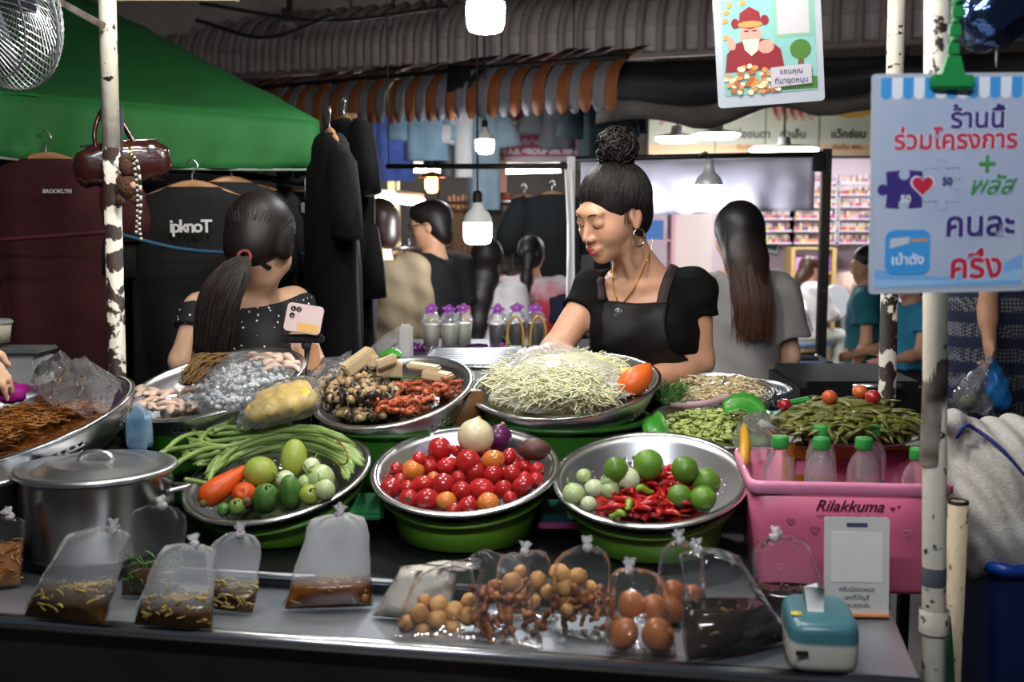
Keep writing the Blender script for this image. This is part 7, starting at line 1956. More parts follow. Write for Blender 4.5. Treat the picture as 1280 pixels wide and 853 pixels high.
def strands_bits(mat, n=70, L=.02, r=.0014, up=.01):
    def fn(B_, ring, zf, rnd):
        B_.mat = mat
        for i in range(n):
            rg = ring(rnd.uniform(.08, .6), .86, .6); j = rnd.randrange(36); p = rg[j] - Vector((0, .003 if rg[j].y < sum(q.y for q in rg) / 36 else 0, 0))
            if p.z > zf + up: p = Vector((p.x, p.y, zf)); c = sum(rg, Vector()) / 36; p = p.lerp(Vector((c.x, c.y, zf)), rnd.random())
            a = rnd.uniform(0, 6.28); d_ = Vector((math.cos(a), .25 * math.sin(a * 3), math.sin(a) * .7)) * rnd.uniform(.4, 1) * L
            q = [p - d_ * .5, p + Vector((rnd.uniform(-.003, .003), -.001, rnd.uniform(-.002, .004))), p + d_ * .5]
            for w in q: w.z = max(w.z, ZT + .004)
            B_.add(*tube_vf(curve_pts(q, 5), r * rnd.uniform(.6, 1.4), 4))
    return fn
broth = pm('brown_broth', '#2e1c07', .2, col2='#5c4014', vscale=34, coat=.2); yel = pm('yellow_strand', '#b0923e', .4, col2='#857030', vscale=40); orangeb = pm('orange_broth', '#6a3a0c', .2, col2='#8d5514', vscale=30, coat=.2)
darkb = pm('black_broth', '#0e0907', .1, col2='#2a1a0c', vscale=14, coat=.5)
bag((-30, 738), (26, 733), (-22, 652), (32, 655), (12, 646), 'bag of orange brown noodles at the left edge of the counter', fill=(5, 684), liquid=pm('noodle_fill', '#8a5420', .5, col2='#a8692c', vscale=40), bits=strands_bits(pm('noodle_brown', ''), 90, .025, .0018), seed=1)
bag((26, 770), (131, 783), (84, 668), (158, 680), (140, 662), 'biggest front bag of brown curry leaning left, with green herbs', fill=(90, 738), liquid=broth, bits=strands_bits(yel, 70, .03, .002), seed=2, fm=film('bag_film_a', haze=.12, gloss=.2, bump=.5, bscale=30, hz=(.955, .99)))
bag((150, 744), (224, 746), (158, 652), (233, 660), (203, 632), 'bag of brown soup with green herbs behind the leaning curry bag', fill=(190, 712), liquid=broth, bits=strands_bits(pm('herb_bits', '#4a7a2c', .5), 40, .03, .0016, .03), seed=3)
bag((164, 781), (264, 787), (198, 690), (270, 698), (243, 681), 'bag of pickled mustard curry in front, steamy above', fill=(220, 752), liquid=broth, bits=strands_bits(yel, 120, .02, .0022, .012), seed=4, fm=film('bag_film_b', haze=.2, gloss=.2, bump=.5, bscale=30, hz=(.95, .98)))
bag((262, 761), (317, 767), (258, 690), (326, 694), (300, 667), 'small bag of bamboo shoot strips beside the green basin', fill=(290, 738), liquid=broth, bits=strands_bits(pm('shoot_strip', '#a08a50', .45), 90, .022, .002, .015), seed=5, fm=film('bag_film_b', ''))
def veg_bits(B_, ring, zf, rnd):
    strands_bits(pm('shoot_strip', ''), 50, .022, .0016, .0)(B_, ring, zf, rnd)
rt5, ring5 = bag((353, 762), (467, 758), (384, 660), (460, 655), (424, 643), 'upright bag of clear orange soup with vegetables, steamed up above', fill=(410, 727), liquid=orangeb, bits=veg_bits, seed=6, fm=film_h)
random.seed(6)
for k, (px, py, c, sc) in enumerate([(385, 745, '#2f5a1c', (1.6, .5, .7)), (395, 738, '#b06a1a', (1.8, .5, .8)), (421, 733, '#b03a1c', (1.1, .6, .8)), (372, 738, '#b5801e', (1.2, .5, .7)), (441, 742, '#4a6a1e', (.9, .5, 1.2)), (404, 731, '#a88a3a', (1.3, .5, .6)), (455, 748, '#8a5a1a', (1, .5, .9)), (365, 752, '#8d4a12', (1, .5, .7))]):
    m = blob(.009, .2, 2, 10, 7, sc, k); m.transform(Matrix.Translation(W(px, py, T(410, 760).y - .012 - .004 * (k % 3)))); ob('vegetable_slice', m, pm('soup' + c, c, .35), rt5)
bag((465, 770), (562, 778), (500, 712), (575, 704), (585, 712), 'flat bag of white shredded dough behind the fried balls', thick=.42, fill=(520, 712), liquid=pm('white_fill', '#c9c4b8', .6, col2='#b8b3a8', vscale=20, bump=.4), seed=7, knot=False)
# fried balls, rinds, eggs: pieces are things of their own inside their bags
fb_m = pm('fried_ball', '#c9985a', .55, col2='#a5713a', vscale=16, bump=.3, bscale=60, rnd=.18); fr_m = pm('fried_rind', '#8f5424', .5, col2='#6e3c16', vscale=18, bump=.4, bscale=50, rnd=.2)
fbm = [blob(.0155, .18, 2.4, 14, 10, (1.05, 1, .95), k) for k in range(4)]; frm = []
for k in range(4):
    random.seed(200 + k); c = [Vector((0, 0, 0))]
    for q in range(5): c.append(c[-1] + Vector((random.uniform(-.012, .014), random.uniform(-.01, .01), random.uniform(-.009, .009))))
    frm.append(mk(*tube_vf(curve_pts(c, 12), [.004 + .004 * abs(math.sin(q * 1.3 + k)) for q in range(13)], 8, flat=.6), True))
def pieces(lst, meshes, mat, name, label, cat, group, Yb, seed):
    random.seed(seed)
    labs = rowlabels(lst, ['upper half', 'lower half'] if len(lst) < 15 else ['top layer', 'upper middle layer', 'lower middle layer', 'bottom layer'], label + ', %s from left in %s')
    for i_, (px, py, sc, dy) in enumerate(lst):
        o = ob(name, random.choice(meshes), mat); o.location = W(px, py, Yb + dy); o.scale = (sc,) * 3; o.rotation_euler = (random.uniform(0, 6), random.uniform(0, 6), random.uniform(0, 6)); tag(o, labs[i_], cat, group)
Yb = T(550, 796).y + .03
pieces([(508, 780, .9, 0), (525, 768, 1.1, 0), (528, 788, .8, -.01), (547, 775, 1.15, -.005), (548, 757, 1.0, .01), (568, 765, 1.1, 0), (566, 785, .95, -.01), (585, 770, 1.1, .0), (587, 752, .9, .01), (510, 792, .6, 0), (540, 792, .7, 0), (575, 793, .7, .0), (530, 752, .8, .02), (600, 760, .8, .01)], fbm, fb_m, 'fried_ball', 'golden fried ball in the front bag', 'snack', 'fried balls in the front bag', Yb, 5)
bag((486, 797), (600, 800), (520, 722), (592, 712), (585, 700), 'clear bag of golden fried balls at the front middle', thick=.45, seed=8, knot=False)
Yb = T(640, 802).y + .04
random.seed(77); lst = [(random.uniform(600, 672), random.uniform(742, 802), random.uniform(.8, 1.2), random.uniform(-.02, .03)) for i in range(34)]
pieces(lst, frm, fr_m, 'fried_rind', 'curled fried rind in the middle bag', 'snack', 'fried rinds in the middle bag', Yb, 6)
bag((590, 800), (678, 812), (600, 715), (660, 712), (603, 690), 'clear bag of curled fried rinds beside the fried balls', thick=.5, seed=9, knot=False)
Yb = T(660, 775).y + .05
pieces([(640, 728, 1.1, 0), (655, 738, 1.2, 0), (672, 725, 1.0, .01), (620, 735, 1.0, 0), (665, 752, 1.1, 0), (642, 750, 1.1, .01), (685, 740, .9, .0), (650, 715, .8, .02)], fbm, fb_m, 'fried_ball', 'fried ball in the bag behind the rinds', 'snack', 'fried balls in the rear tied bag', Yb, 7)
bag((606, 772), (694, 776), (622, 706), (690, 702), (656, 690), 'tied clear bag of fried balls behind the rinds', thick=.5, seed=10)
Yb = T(735, 795).y + .035
random.seed(78); lst = [(random.uniform(694, 762), random.uniform(742, 785), random.uniform(.7, 1.2), random.uniform(-.02, .02)) for i in range(26)]
pieces(lst, frm, fr_m, 'fried_rind', 'fried rind in the bag left of the eggs', 'snack', 'fried rinds left of the eggs', Yb, 8)
pieces([(706, 735, 1.1, 0), (722, 722, 1.1, .01), (700, 718, 1.2, .01), (712, 750, 1, 0), (738, 735, .8, .02), (708, 763, .8, -.02)], fbm, fb_m, 'fried_ball', 'pale fried ball among rinds beside the eggs', 'snack', 'fried balls left of the eggs', Yb, 9)
bag((686, 786), (766, 806), (695, 700), (760, 704), (734, 684), 'tied clear bag of rinds and balls left of the eggs', thick=.45, seed=11)
egg_m = pm('brown_egg', '#b06a3c', .35, col2='#9c5a30', vscale=5, coat=.2)
v, f = sphere_vf(1, 24, 16); egv = [(x * (1 - .12 * z), y * (1 - .12 * z), z * 1.22) for x, y, z in v]; egg_me2 = mk(egv, f, True)
for px, py, Y_, r, lab in [(779, 792, T(800, 822).y + .02, .0245, 'brown egg at the front left of the egg bag'), (822, 794, T(800, 822).y + .015, .0265, 'brown egg at the front right of the egg bag'), (790, 757, T(800, 822).y + .06, .024, 'brown egg at the back left of the egg bag'), (818, 762, T(800, 822).y + .07, .024, 'brown egg at the back right of the egg bag'),
                          (842, 742, T(850, 780).y + .02, .023, 'brown egg at the left of the rear egg bag'), (866, 748, T(850, 780).y + .02, .023, 'brown egg at the right of the rear egg bag'), (838, 764, T(850, 780).y - .0, .023, 'brown egg lowest in the rear egg bag')]:
    o = ob('egg', egg_me2, egg_m); p = W(px, py, Y_); p.z = max(p.z, ZT + r * 1.1); o.location = p; o.scale = (r,) * 3; o.rotation_euler = (.5, .35 if px % 2 else -.35, 0); tag(o, lab, 'egg', 'brown eggs in bags')
bag((757, 818), (846, 822), (764, 728), (832, 726), (787, 712), 'tied clear bag with four brown eggs at the counter front', thick=.62, seed=12, lean=.05)
bag((816, 778), (886, 784), (822, 706), (880, 700), (850, 676), 'tied clear bag of eggs behind the front egg bag', thick=.6, seed=13)
bag((857, 828), (990, 800), (856, 712), (920, 694), (872, 688), 'big tied bag of black herbal stew at the front right', fill=(900, 762), liquid=darkb, bits=strands_bits(pm('stew_bits', '#6a4a1c', .3, col2='#2a1a0c', vscale=40), 18, .02, .0035, 0), seed=14, thick=.42)
bag((945, 774), (1042, 782), (940, 696), (1012, 684), (968, 672), 'bag of dark stew behind, leaning against the white card', fill=(985, 738), liquid=darkb, bits=strands_bits(pm('stew_bits', ''), 14, .02, .0035, 0), seed=15, thick=.42)
# yellow packet lying across the colander rims
yc = W(352, 503, 2.46)
yp = thing('yellow_packet', 'plastic packet of yellow tofu lying across the seafood colander rim', 'packet', yc)
MY = Matrix.Translation(yc) @ Matrix.Rotation(math.radians(-14), 4, 'Y') @ Matrix.Rotation(math.radians(28), 4, 'X')
def puffy(w, d_, h, M, seed, pw=.5):
    v, f = sphere_vf(1, 30, 16); o = []
    for p in v:
        q = Vector([math.copysign(abs(c) ** pw, c) for c in p]); nn = noise.noise(Vector(p) * 2.5 + Vector((seed, 0, 0)))
        o.append((q[0] * w / 2 * (1 + .05 * nn), q[1] * d_ / 2 * (1 + .05 * nn), q[2] * h / 2 * (1 + .3 * nn) * (1.1 - .4 * abs(q[0]))))
    return mk(xf(o, M), f, True)
FY = Field((-.1, -.07, -.05), (.1, .07, .06), .004)
for q, (x_, y_, r_) in enumerate([(-.055, -.015, .026), (-.02, -.02, .03), (.02, -.018, .031), (.055, -.012, .026), (-.035, .02, .026), (.0, .022, .03), (.04, .022, .028)]): FY.add(('ell', (x_, y_, .002), (r_, r_ * 1.05, r_ * .85)), .012)
FY = FY.mesh(); FY.transform(MY); ob('filling', FY, pm('yellow_tofu', '#d3a92c', .4, col2='#dcc05a', vscale=14), yp)
ob('wrapper', puffy(.175, .115, .058, MY, 3, .4), film('wrap_film', haze=.1, gloss=.4, bump=1.0, bscale=45), yp)
ob('wrapper_end', mk(xf([(-.08, -.05, .0), (-.105, -.055, -.012), (-.1, .03, -.006), (-.08, .04, 0)], MY), [[0, 1, 2, 3]]), film('wrap_film', ''), yp)
# small items between the basins
for px, py, Y, c, lab in [(452, 632, 2.35, '#2f7a4a', 'green plastic grater lid between the bean and tomato basins'), (705, 640, 2.36, '#1d5a66', 'teal plastic lid between the tomato and chilli basins')]:
    p = W(px, py, Y); single('grater_plate', box((-.05, -.05, -.012), (.05, .05, .006), .006, Matrix.Translation(p) @ Matrix.Rotation(.25, 4, 'X')), pm('lid' + c, c, .45), lab, 'grater')
basin(W(452, 655, 2.37).x, 2.42, ZL, 1.0, .06, .06, 'dark tub under the green grater lid', M_dark, name='plastic_tub')
basin(W(703, 655, 2.39).x, 2.45, ZL, 1.0, .06, .06, 'dark tub under the teal lid', M_dark, name='plastic_tub')
p = W(700, 657, 2.3); single('pink_strap', box((-.045, -.01, -.006), (.045, .01, .006), .003, Matrix.Translation(p)), pm('strap_pink', '#8a3a6a', .5), 'pink plastic edge between the tomato and chilli basins', 'strap')
p = W(174, 540, 2.44); single('snack_packet', puffy(.055, .03, .1, Matrix.Translation(p), 5, .4), pm('packet_print', '#3a6f92', .25, col2='#8fa3b0', vscale=20), 'shiny blue printed packet between the noodles and the seafood', 'packet')
single('wooden_stump', lathe([(.05, -.05), (.055, .0), (.05, .05), (.001, .05)], 16, M=Matrix.Translation(W(577, 516, 2.62))), pm('brown_crock', '#6a4a24', .5, col2='#4f3518', vscale=20), 'brown clay crock between the two perforated colanders', 'crock')
# ------------------------------------------------------------------ unseen canvas roof, added for soft top fill and reflections in the steel
struct('ceiling_bounce', box((-2.6, -.4, 2.95), (2.6, 3.35, 2.97), 0), pm('bounce_canvas', '#6a675f', .85, col2='#5c5953', vscale=2), 'added canvas roof out of view, bouncing lamp light onto the food stall')['category'] = 'roof'
# ------------------------------------------------------------------ poles
def pole(px0, py0, px1, py1, Y0, Y1, r, label, mats, split=None, sides=20, floor=True, name='steel_pole'):
    a, b = W(px0, py0, Y0), W(px1, py1, Y1); d = (b - a)
    if floor: b = a + d * ((0.0 - a.z) / d.z)
    a = a - d.normalized() * .35
    if a.z > 2.94: a = b + (a - b) * ((2.94 - b.z) / (a.z - b.z))
    t = thing(name, label, 'pole', b)
    if split:
        m = a.lerp(b, (a.z - W(px0, split, Y0).z) / (a.z - b.z))
        ob('upper_shaft', tube([a, m], r, sides), mats[0], t); ob('lower_shaft', tube([m, b], r, sides), mats[1], t)
    else: ob('shaft', tube([a, b], r, sides), mats[0], t)
    return t, a, b
speck = pm('speckled_white', '#cfcabb', .55, col2='#2a211b', vscale=42, vpow=.655, vwidth=.02, bump=.2, bscale=40, detail=5)
tl_, a, b = pole(122 + 12, 0, 147, 470, 2.75, 2.75, .0205, 'white painted pole at left with rust flaking its lower half', [speck, M_rustpaint2], split=185)
ob('cross_arm', box((0, -.015, -.02), (.3, .015, .012), .003, Matrix.Translation(W(140, -9, 2.78))), pm('dull_cream', '#8a8270', .6), tl_)
tr_, a, b = pole(1121, 0, 1109, 480, 2.72, 2.72, .0205, 'thin rusty white pole behind the blue sign', [speck, M_rustpaint2], split=330)
tk_, a, b = pole(1171, 0, 1167, 853, 1.86, 1.86, .0195, 'thick white pole in front of the pink bin', [speck, speck])
for py, h, r, m, nm in [(720, .016, .0202, pm('grey_tape', '#4b5158', .5), 'tape_band'), (776, .02, .0245, speck, 'collar'), (515, .09, .0199, pm('worn_patch', '#3f342e', .7, col2='#8a8276', vscale=30), 'worn_patch')]:
    c = W(1167.5, py, 1.86); ob(nm, lathe([(r * .98, -h), (r, -h * .9), (r, h * .9), (r * .98, h)], 24, M=Matrix.Translation(c)), m, tk_)
sp_ = thing('short_post', 'short rust pitted post right of the thick pole', 'pole', (W(1198, 850, 1.98).x, 1.98, 0))
c = W(1198, 627, 1.98)
ob('shaft', tube([c, Vector((c.x, 1.98, 0))], .0175, 20), pm('pitted_cream', '#b9ac92', .6, col2='#3a261a', vscale=30, vpow=.63, vwidth=.03, bump=.3), sp_)
ob('open_end', lathe([(.0178, -.004), (.0178, .002), (.014, .002), (.014, -.004)], 20, M=Matrix.Translation(c)), M_dark, sp_)
single('green_strap', tube(curve_pts([W(1180, 770, 1.95), W(1183, 810, 1.93), W(1186, 870, 1.92)], 6), .012, 8, flat=.3, up=(0, -1, 0)), pm('strap_green', '#22553a', .6), 'dark green strap hanging between the two right posts', 'strap')

# ------------------------------------------------------------------ big sign
YSG = 1.63; MS = Matrix.Translation(W(1187, 230, YSG)) @ Matrix.Rotation(-.018, 4, 'Y') @ Matrix.Rotation(.06, 4, 'Z'); s = PX(YSG) * 1.005
sg = thing('price_sign', 'laminated blue and white sign in Thai clipped to the thick pole', 'sign', MS @ Vector((0, 0, -134 * s)))
def SX(x): return (x - 1187) * s
def SZ(y): return (230 - y) * s
ob('laminate', plate(rrect(200 * s, 268 * s, 5 * s), .0016, MS), pm('laminate_edge', '#a9b2c0', .25, coat=.3), sg)
ob('sheet', box((-94 * s, -.0014, -128 * s), (94 * s, -.0009, 128 * s), 0, MS), pm('sign_paper', '#9aa8c2', .4, col2='#aeb6c8', vscale=9), sg)
PU, RD, BL_, GN, WH = pm('sign_purple', '#35286e', .5), pm('sign_red', '#b32340', .5), pm('sign_blue', '#3a8fd0', .5), pm('sign_green', '#3f8a4a', .5), pm('sign_white', '#d9dde6', .5)
def poly(parent, M, pts, mat, y, name): return ob(name, mk(xf([(x, y, z) for x, z in pts], M), [list(range(len(pts)))]), mat, parent)
for k in range(14):
    x0 = 1098 + k * 13.6; pts = [(SX(x0), SZ(101)), (SX(x0), SZ(120))] + [(SX(x0 + 6.8 - 6.8 * math.cos(PI * i / 8)), SZ(120 + 7 * math.sin(PI * i / 8))) for i in range(1, 8)] + [(SX(x0 + 13.6), SZ(120)), (SX(x0 + 13.6), SZ(101))]
    if x0 + 13.6 < 1282: poly(sg, MS, pts, BL_ if k % 2 == 0 else WH, -.0018, 'awning_stripe')
def stext(t, x, y, h, m, bold=.0006, **k):
    text_on(sg, MS, 'lettering_edge', t, SX(x) + .0006, SZ(y) - .0006, h * s, WH, y=-.0019, bold=bold + .0009, **k); text_on(sg, MS, 'lettering', t, SX(x), SZ(y), h * s, m, y=-.0024, bold=bold, **k)
stext('ร้านนี้', 1220, 162, 33, PU, .0010); stext('ร่วมโครงการ', 1193, 187, 31, RD, .0009); stext('คนละ', 1226, 294, 42, PU, .0013); stext('ครึ่ง', 1222, 346, 42, RD, .0013)
text_on(sg, MS, 'lettering', '+', SX(1233), SZ(221), 42 * s, GN, y=-.0024, bold=.0005); text_on(sg, MS, 'lettering', 'พลัส', SX(1238), SZ(243), 31 * s, GN, y=-.0024, bold=.0003, shear=.35)
def jig(x0, y0, x1, y1, knobs):
    """jigsaw outline; knobs: side -> +1 tab, -1 notch"""
    P = []; C_ = [(x0, y1), (x1, y1), (x1, y0), (x0, y0)]
    for i in range(4):
        a, b = C_[i], C_[(i + 1) % 4]; P.append(a); kk = knobs.get(i, 0)
        if kk:
            mx, my = (a[0] + b[0]) / 2, (a[1] + b[1]) / 2; L = math.hypot(b[0] - a[0], b[1] - a[1]); ux, uy = (b[0] - a[0]) / L, (b[1] - a[1]) / L; nx, ny = -uy * kk, ux * kk; r = 7
            for q in range(9):
                t = math.radians(225 - 270 * q / 8) if True else 0
                P.append((mx + ux * r * math.cos(t) * 1.0 + nx * -(r * math.sin(t) + r * .5), my + uy * r * math.cos(t) + ny * -(r * math.sin(t) + r * .5)))
    return [(SX(x), SZ(y)) for x, y in P]
poly(sg, MS, jig(1106, 214, 1152, 258, {0: 1, 2: 1, 3: -1}), PU, -.0020, 'puzzle_piece')
ob('puzzle_outline', tube([MS @ Vector((x, -.002, z)) for x, z in jig(1154, 210, 1198, 252, {0: -1, 1: 1, 2: -1})], .0004, 4, closed=True), pm('sign_grey', '#9aa3b5', .5), sg)
heart(sg, MS, .0178, SX(1152), SZ(231), WH, y=-.0025); heart(sg, MS, .0155, SX(1152), SZ(231), RD, y=-.0029)
text_on(sg, MS, 'lettering', '50', SX(1131), SZ(252), 13 * s, WH, y=-.0026, bold=.0004); text_on(sg, MS, 'lettering', '50', SX(1183), SZ(231), 13 * s, PU, y=-.0026, bold=.0004)
ob('app_square', plate(rrect(57 * s, 55 * s, 11 * s), .0004, MS @ Matrix.Translation((SX(1135), -.0022, SZ(313)))), BL_, sg)
text_on(sg, MS, 'lettering', 'เป๋าตัง', SX(1135), SZ(328), 17 * s, WH, y=-.0028, bold=.0003)
poly(sg, MS, [(SX(1112), SZ(308)), (SX(1136), SZ(302)), (SX(1137), SZ(294)), (SX(1113), SZ(296))], pm('sign_brush', '#b9bcc4', .5), -.0028, 'brush_mark'); poly(sg, MS, [(SX(1138), SZ(300)), (SX(1160), SZ(300)), (SX(1160), SZ(296)), (SX(1138), SZ(297))], pm('sign_orange', '#c98a5a', .5), -.0028, 'brush_handle')
poly(sg, MS, [(SX(1094), SZ(356)), (SX(1281), SZ(356)), (SX(1281), SZ(318)), (SX(1240), SZ(338)), (SX(1180), SZ(345)), (SX(1094), SZ(334))], pm('sign_swash', '#6fa3d6', .5), -.0016, 'blue_swash')
poly(sg, MS, [(SX(1094), SZ(356)), (SX(1281), SZ(350)), (SX(1281), SZ(336)), (SX(1200), SZ(350)), (SX(1094), SZ(346))], pm('sign_swash2', '#8fb6dd', .5), -.00175, 'blue_swash')
# green clip with its chain of links
cl = thing('green_clip', 'green plastic clip holding the top of the blue sign', 'clip', W(1190, 100, YSG - .01)); gcm = pm('clip_green', '#177a3c', .4)
Mc_ = Matrix.Translation(W(1190, 102, YSG - .008))
ob('jaw', box((-26 * s, -.008, -9 * s), (26 * s, .01, 8 * s), .003, Mc_), gcm, cl); ob('neck', plate([(-14 * s, 8 * s), (14 * s, 8 * s), (8 * s, 30 * s), (-8 * s, 30 * s)], .01, Mc_), gcm, cl)
for k in range(4): ob('link', box((-7 * s, -.005, (30 + k * 22) * s), (7 * s, .005, (48 + k * 22) * s), .003, Mc_ @ Matrix.Rotation(.02 * k, 4, 'Y')), gcm, cl); ob('hinge', lathe([(.0035, -.008), (.0035, .008)], 10, True, True, M=Mc_ @ Matrix.Translation((0, 0, (50 + k * 22) * s)) @ Matrix.Rotation(PI / 2, 4, 'X')), gcm, cl)
# ------------------------------------------------------------------ poster
YPO = 2.3; MP = Matrix.Translation(W(961, 56, YPO)) @ Matrix.Rotation(-.075, 4, 'Y'); s = PX(YPO)
po = thing('fortune_poster', 'laminated teal poster with a bearded red-robed figure above a gold pile', 'poster', MP @ Vector((0, 0, -72 * s)))
ob('laminate', plate(rrect(131 * s, 144 * s, 5 * s), .0018, MP), pm('poster_white', '#a9b0ba', .3), po)
ob('sheet', box((-57 * s, -.0016, -58 * s), (57 * s, -.001, 72 * s), 0, MP), pm('poster_teal', '#6fa8a4', .4, col2='#82b3ae', vscale=14), po)
def pp(pts, mat, y, name): return poly(po, MP, [(x * s, z * s) for x, z in pts], mat, y, name)
def el(cx, cz, rx, rz, n=18, rot=0): return ellp(cx, cz, rx, rz, rot, n)
pr_, pg_, ps_, pw_, pgr = pm('poster_red', '#7d1c28', .5), pm('poster_gold', '#c98a4a', .5), pm('poster_face', '#cf8f80', .5), pm('poster_cream', '#e2d2b0', .5), pm('poster_leaf', '#44702c', .5)
pp([(-55, -30), (-52, -8), (-40, 4), (-20, 10), (0, 6), (14, -6), (18, -30)], pr_, -.002, 'robe')
pp(el(-22, 14, 13, 15), ps_, -.0024, 'face'); pp([(-36, 24), (-34, 40), (-22, 47), (-10, 40), (-8, 24), (-22, 20)], pr_, -.0027, 'hat'); pp(el(-22, 26, 15, 4), pg_, -.0028, 'hat_band'); pp(el(-40, 28, 5, 6), pr_, -.0026, 'hat_wing'); pp(el(-4, 30, 5, 6), pr_, -.0026, 'hat_wing')
pp([(-32, 8), (-12, 8), (-14, -6), (-22, -12), (-30, -4)], pw_, -.0028, 'beard'); pp(el(-46, 4, 5, 8, rot=.3), ps_, -.0028, 'raised_hand'); pp(el(-4, -2, 10, 8), ps_, -.0026, 'hand')
for q in (-27, -17): pp(el(q, 18, 3, 1), pm('poster_dark', '#4a2a2a', .5), -.0028, 'smiling_eye')
random.seed(17)
for i in range(70):
    x = random.uniform(-55, 8); z = random.uniform(-56, -24)
    if z > -24 - abs(x + 25) * .15: continue
    pp(el(x, z, random.uniform(3, 5), random.uniform(2, 3.4), 10, random.uniform(-.6, .6)), [pg_, pw_, pm('poster_bronze', '#a85f38', .5)][i % 3], -.0029 - .00002 * i, 'gold_piece')
for x, z in [(-50, 42), (-52, 32), (-46, 50), (-52, 12), (-30, 52)]: pp(el(x, z, 4, 3, 10, .5), pg_, -.0026, 'gold_piece')
pp([(8, 62), (53, 62), (53, 8), (8, 8)], pm('poster_frame', '#7fae8e', .5), -.002, 'code_frame'); pp([(11, 52), (50, 52), (50, 11), (11, 11)], pm('poster_blank', '#b3b4b8', .5), -.0024, 'blank_square')
pp(el(38, -8, 13, 12), pgr, -.0022, 'tree_crown'); pp([(35, -18), (41, -18), (43, -34), (33, -34)], pm('poster_trunk', '#6a4a30', .5), -.002, 'tree_trunk'); pp([(10, -56), (57, -56), (57, -42), (30, -38), (10, -46)], pgr, -.0019, 'grass')
pp([(0, -52), (50, -50), (50, -26), (0, -28)], pm('poster_box', '#b3b0b8', .5), -.0046, 'text_box')
text_on(po, MP, 'lettering', 'ขอบคุณ', 25 * s, -36.5 * s, 9 * s, pm('poster_ink', '#3c3260', .5), y=-.005); text_on(po, MP, 'lettering', 'ที่มาอุดหนุน', 25 * s, -47.5 * s, 9 * s, pm('poster_ink', ''), y=-.005)
pp([(-56, 70), (8, 70), (8, 56), (-56, 56)], pm('poster_box', ''), -.0022, 'text_box'); text_on(po, MP, 'lettering', 'ชื่อบัญชี : คุณ', -24 * s, 59.5 * s, 10 * s, pm('poster_ink', ''), y=-.003)
ob('hanging_string', tube([MP @ Vector((0, 0, 72 * s)), MP @ Vector((0, .02, 72 * s)) + Vector((0, 0, .6))], .0015, 5), M_cord, po)
# shiny blue foil bag top right
fo = single('foil_balloon', puffy(.2, .1, .13, Matrix.Translation(W(1262, -4, 1.9)) @ Matrix.Rotation(-.75, 4, 'Y'), 9, .7), pm('blue_foil', '#5a74a8', .12, 1, bump=.8, bscale=18), 'shiny blue foil hanging at the top right corner', 'foil')
ob('foil_string', tube([W(1246, 40, 1.9), W(1246, 84, 1.9)], .002, 5), M_chrome, fo)
# ------------------------------------------------------------------ fan top left
fc = W(-22, -14, 2.35); fn_ = thing('wall_fan', 'grey wire cage fan in the top left corner', 'fan', fc)
MFa = Matrix.Translation(fc) @ Matrix.Rotation(math.radians(-35), 4, 'Z') @ Matrix.Rotation(math.radians(25), 4, 'X')    # fan axis = local -y
wire = pm('fan_wire', '#a9adb3', .35, .8); R_ = .21
def prof(u): return R_ * math.sin(u * PI / 2) , .075 * (math.cos(u * PI / 2))      # radius, depth
for side in (-1, 1):
    B_ = MB()
    for k in range(72):
        a = 2 * PI * k / 72; B_.add(*tube_vf([MFa @ Vector((prof(u)[0] * math.cos(a + .5 * (1 - u)), side * prof(u)[1], prof(u)[0] * math.sin(a + .5 * (1 - u)))) for u in (.16, .35, .55, .75, .9, 1)], .0011, 4))
    ob('cage_wires', B_.mesh(), wire, fn_)
    for u in (.16, .6, .99): ob('cage_ring', tube([MFa @ Vector((prof(u)[0] * math.cos(a), side * prof(u)[1], prof(u)[0] * math.sin(a))) for a in np.linspace(0, 2 * PI, 40, endpoint=False)], .0022, 5, closed=True), wire, fn_)
for k in range(3):
    a = k * 2 * PI / 3; v = []
    for i in range(7):
        for j in range(5):
            r = .03 + .15 * i / 6; b_ = a + (-.5 + j / 4) * (.9 - .2 * i / 6); v.append(MFa @ Vector((r * math.cos(b_), .02 * (j - 2) / 2, r * math.sin(b_))))
    solid(ob('blade', mk(v, [[i * 5 + j, i * 5 + j + 1, (i + 1) * 5 + j + 1, (i + 1) * 5 + j] for i in range(6) for j in range(4)], True), pm('fan_blade', '#5a6068', .4), fn_), .002)
ob('motor', lathe([(.001, -.03), (.03, -.03), (.034, .02), (.05, .06), (.055, .12), (.04, .15), (.001, .15)], 20, M=MFa @ Matrix.Rotation(-PI / 2, 4, 'X')), M_dark, fn_)
ob('mount', box((-.012, -.04, 0), (.012, .04, .3), .004, Matrix.Translation(W(0, -30, 2.5))), M_dark, fn_)
single('metal_bracket', box((-.07, -.01, -.008), (.07, .01, .008), .002, Matrix.Translation(W(96, 14, 2.7)) @ Matrix.Rotation(.5, 4, 'Y')), pm('raw_bracket', '#a3a09a', .4, .7, col2='#6b5a48', vscale=30), 'short grey metal bracket slanting beside the left pole', 'bracket')
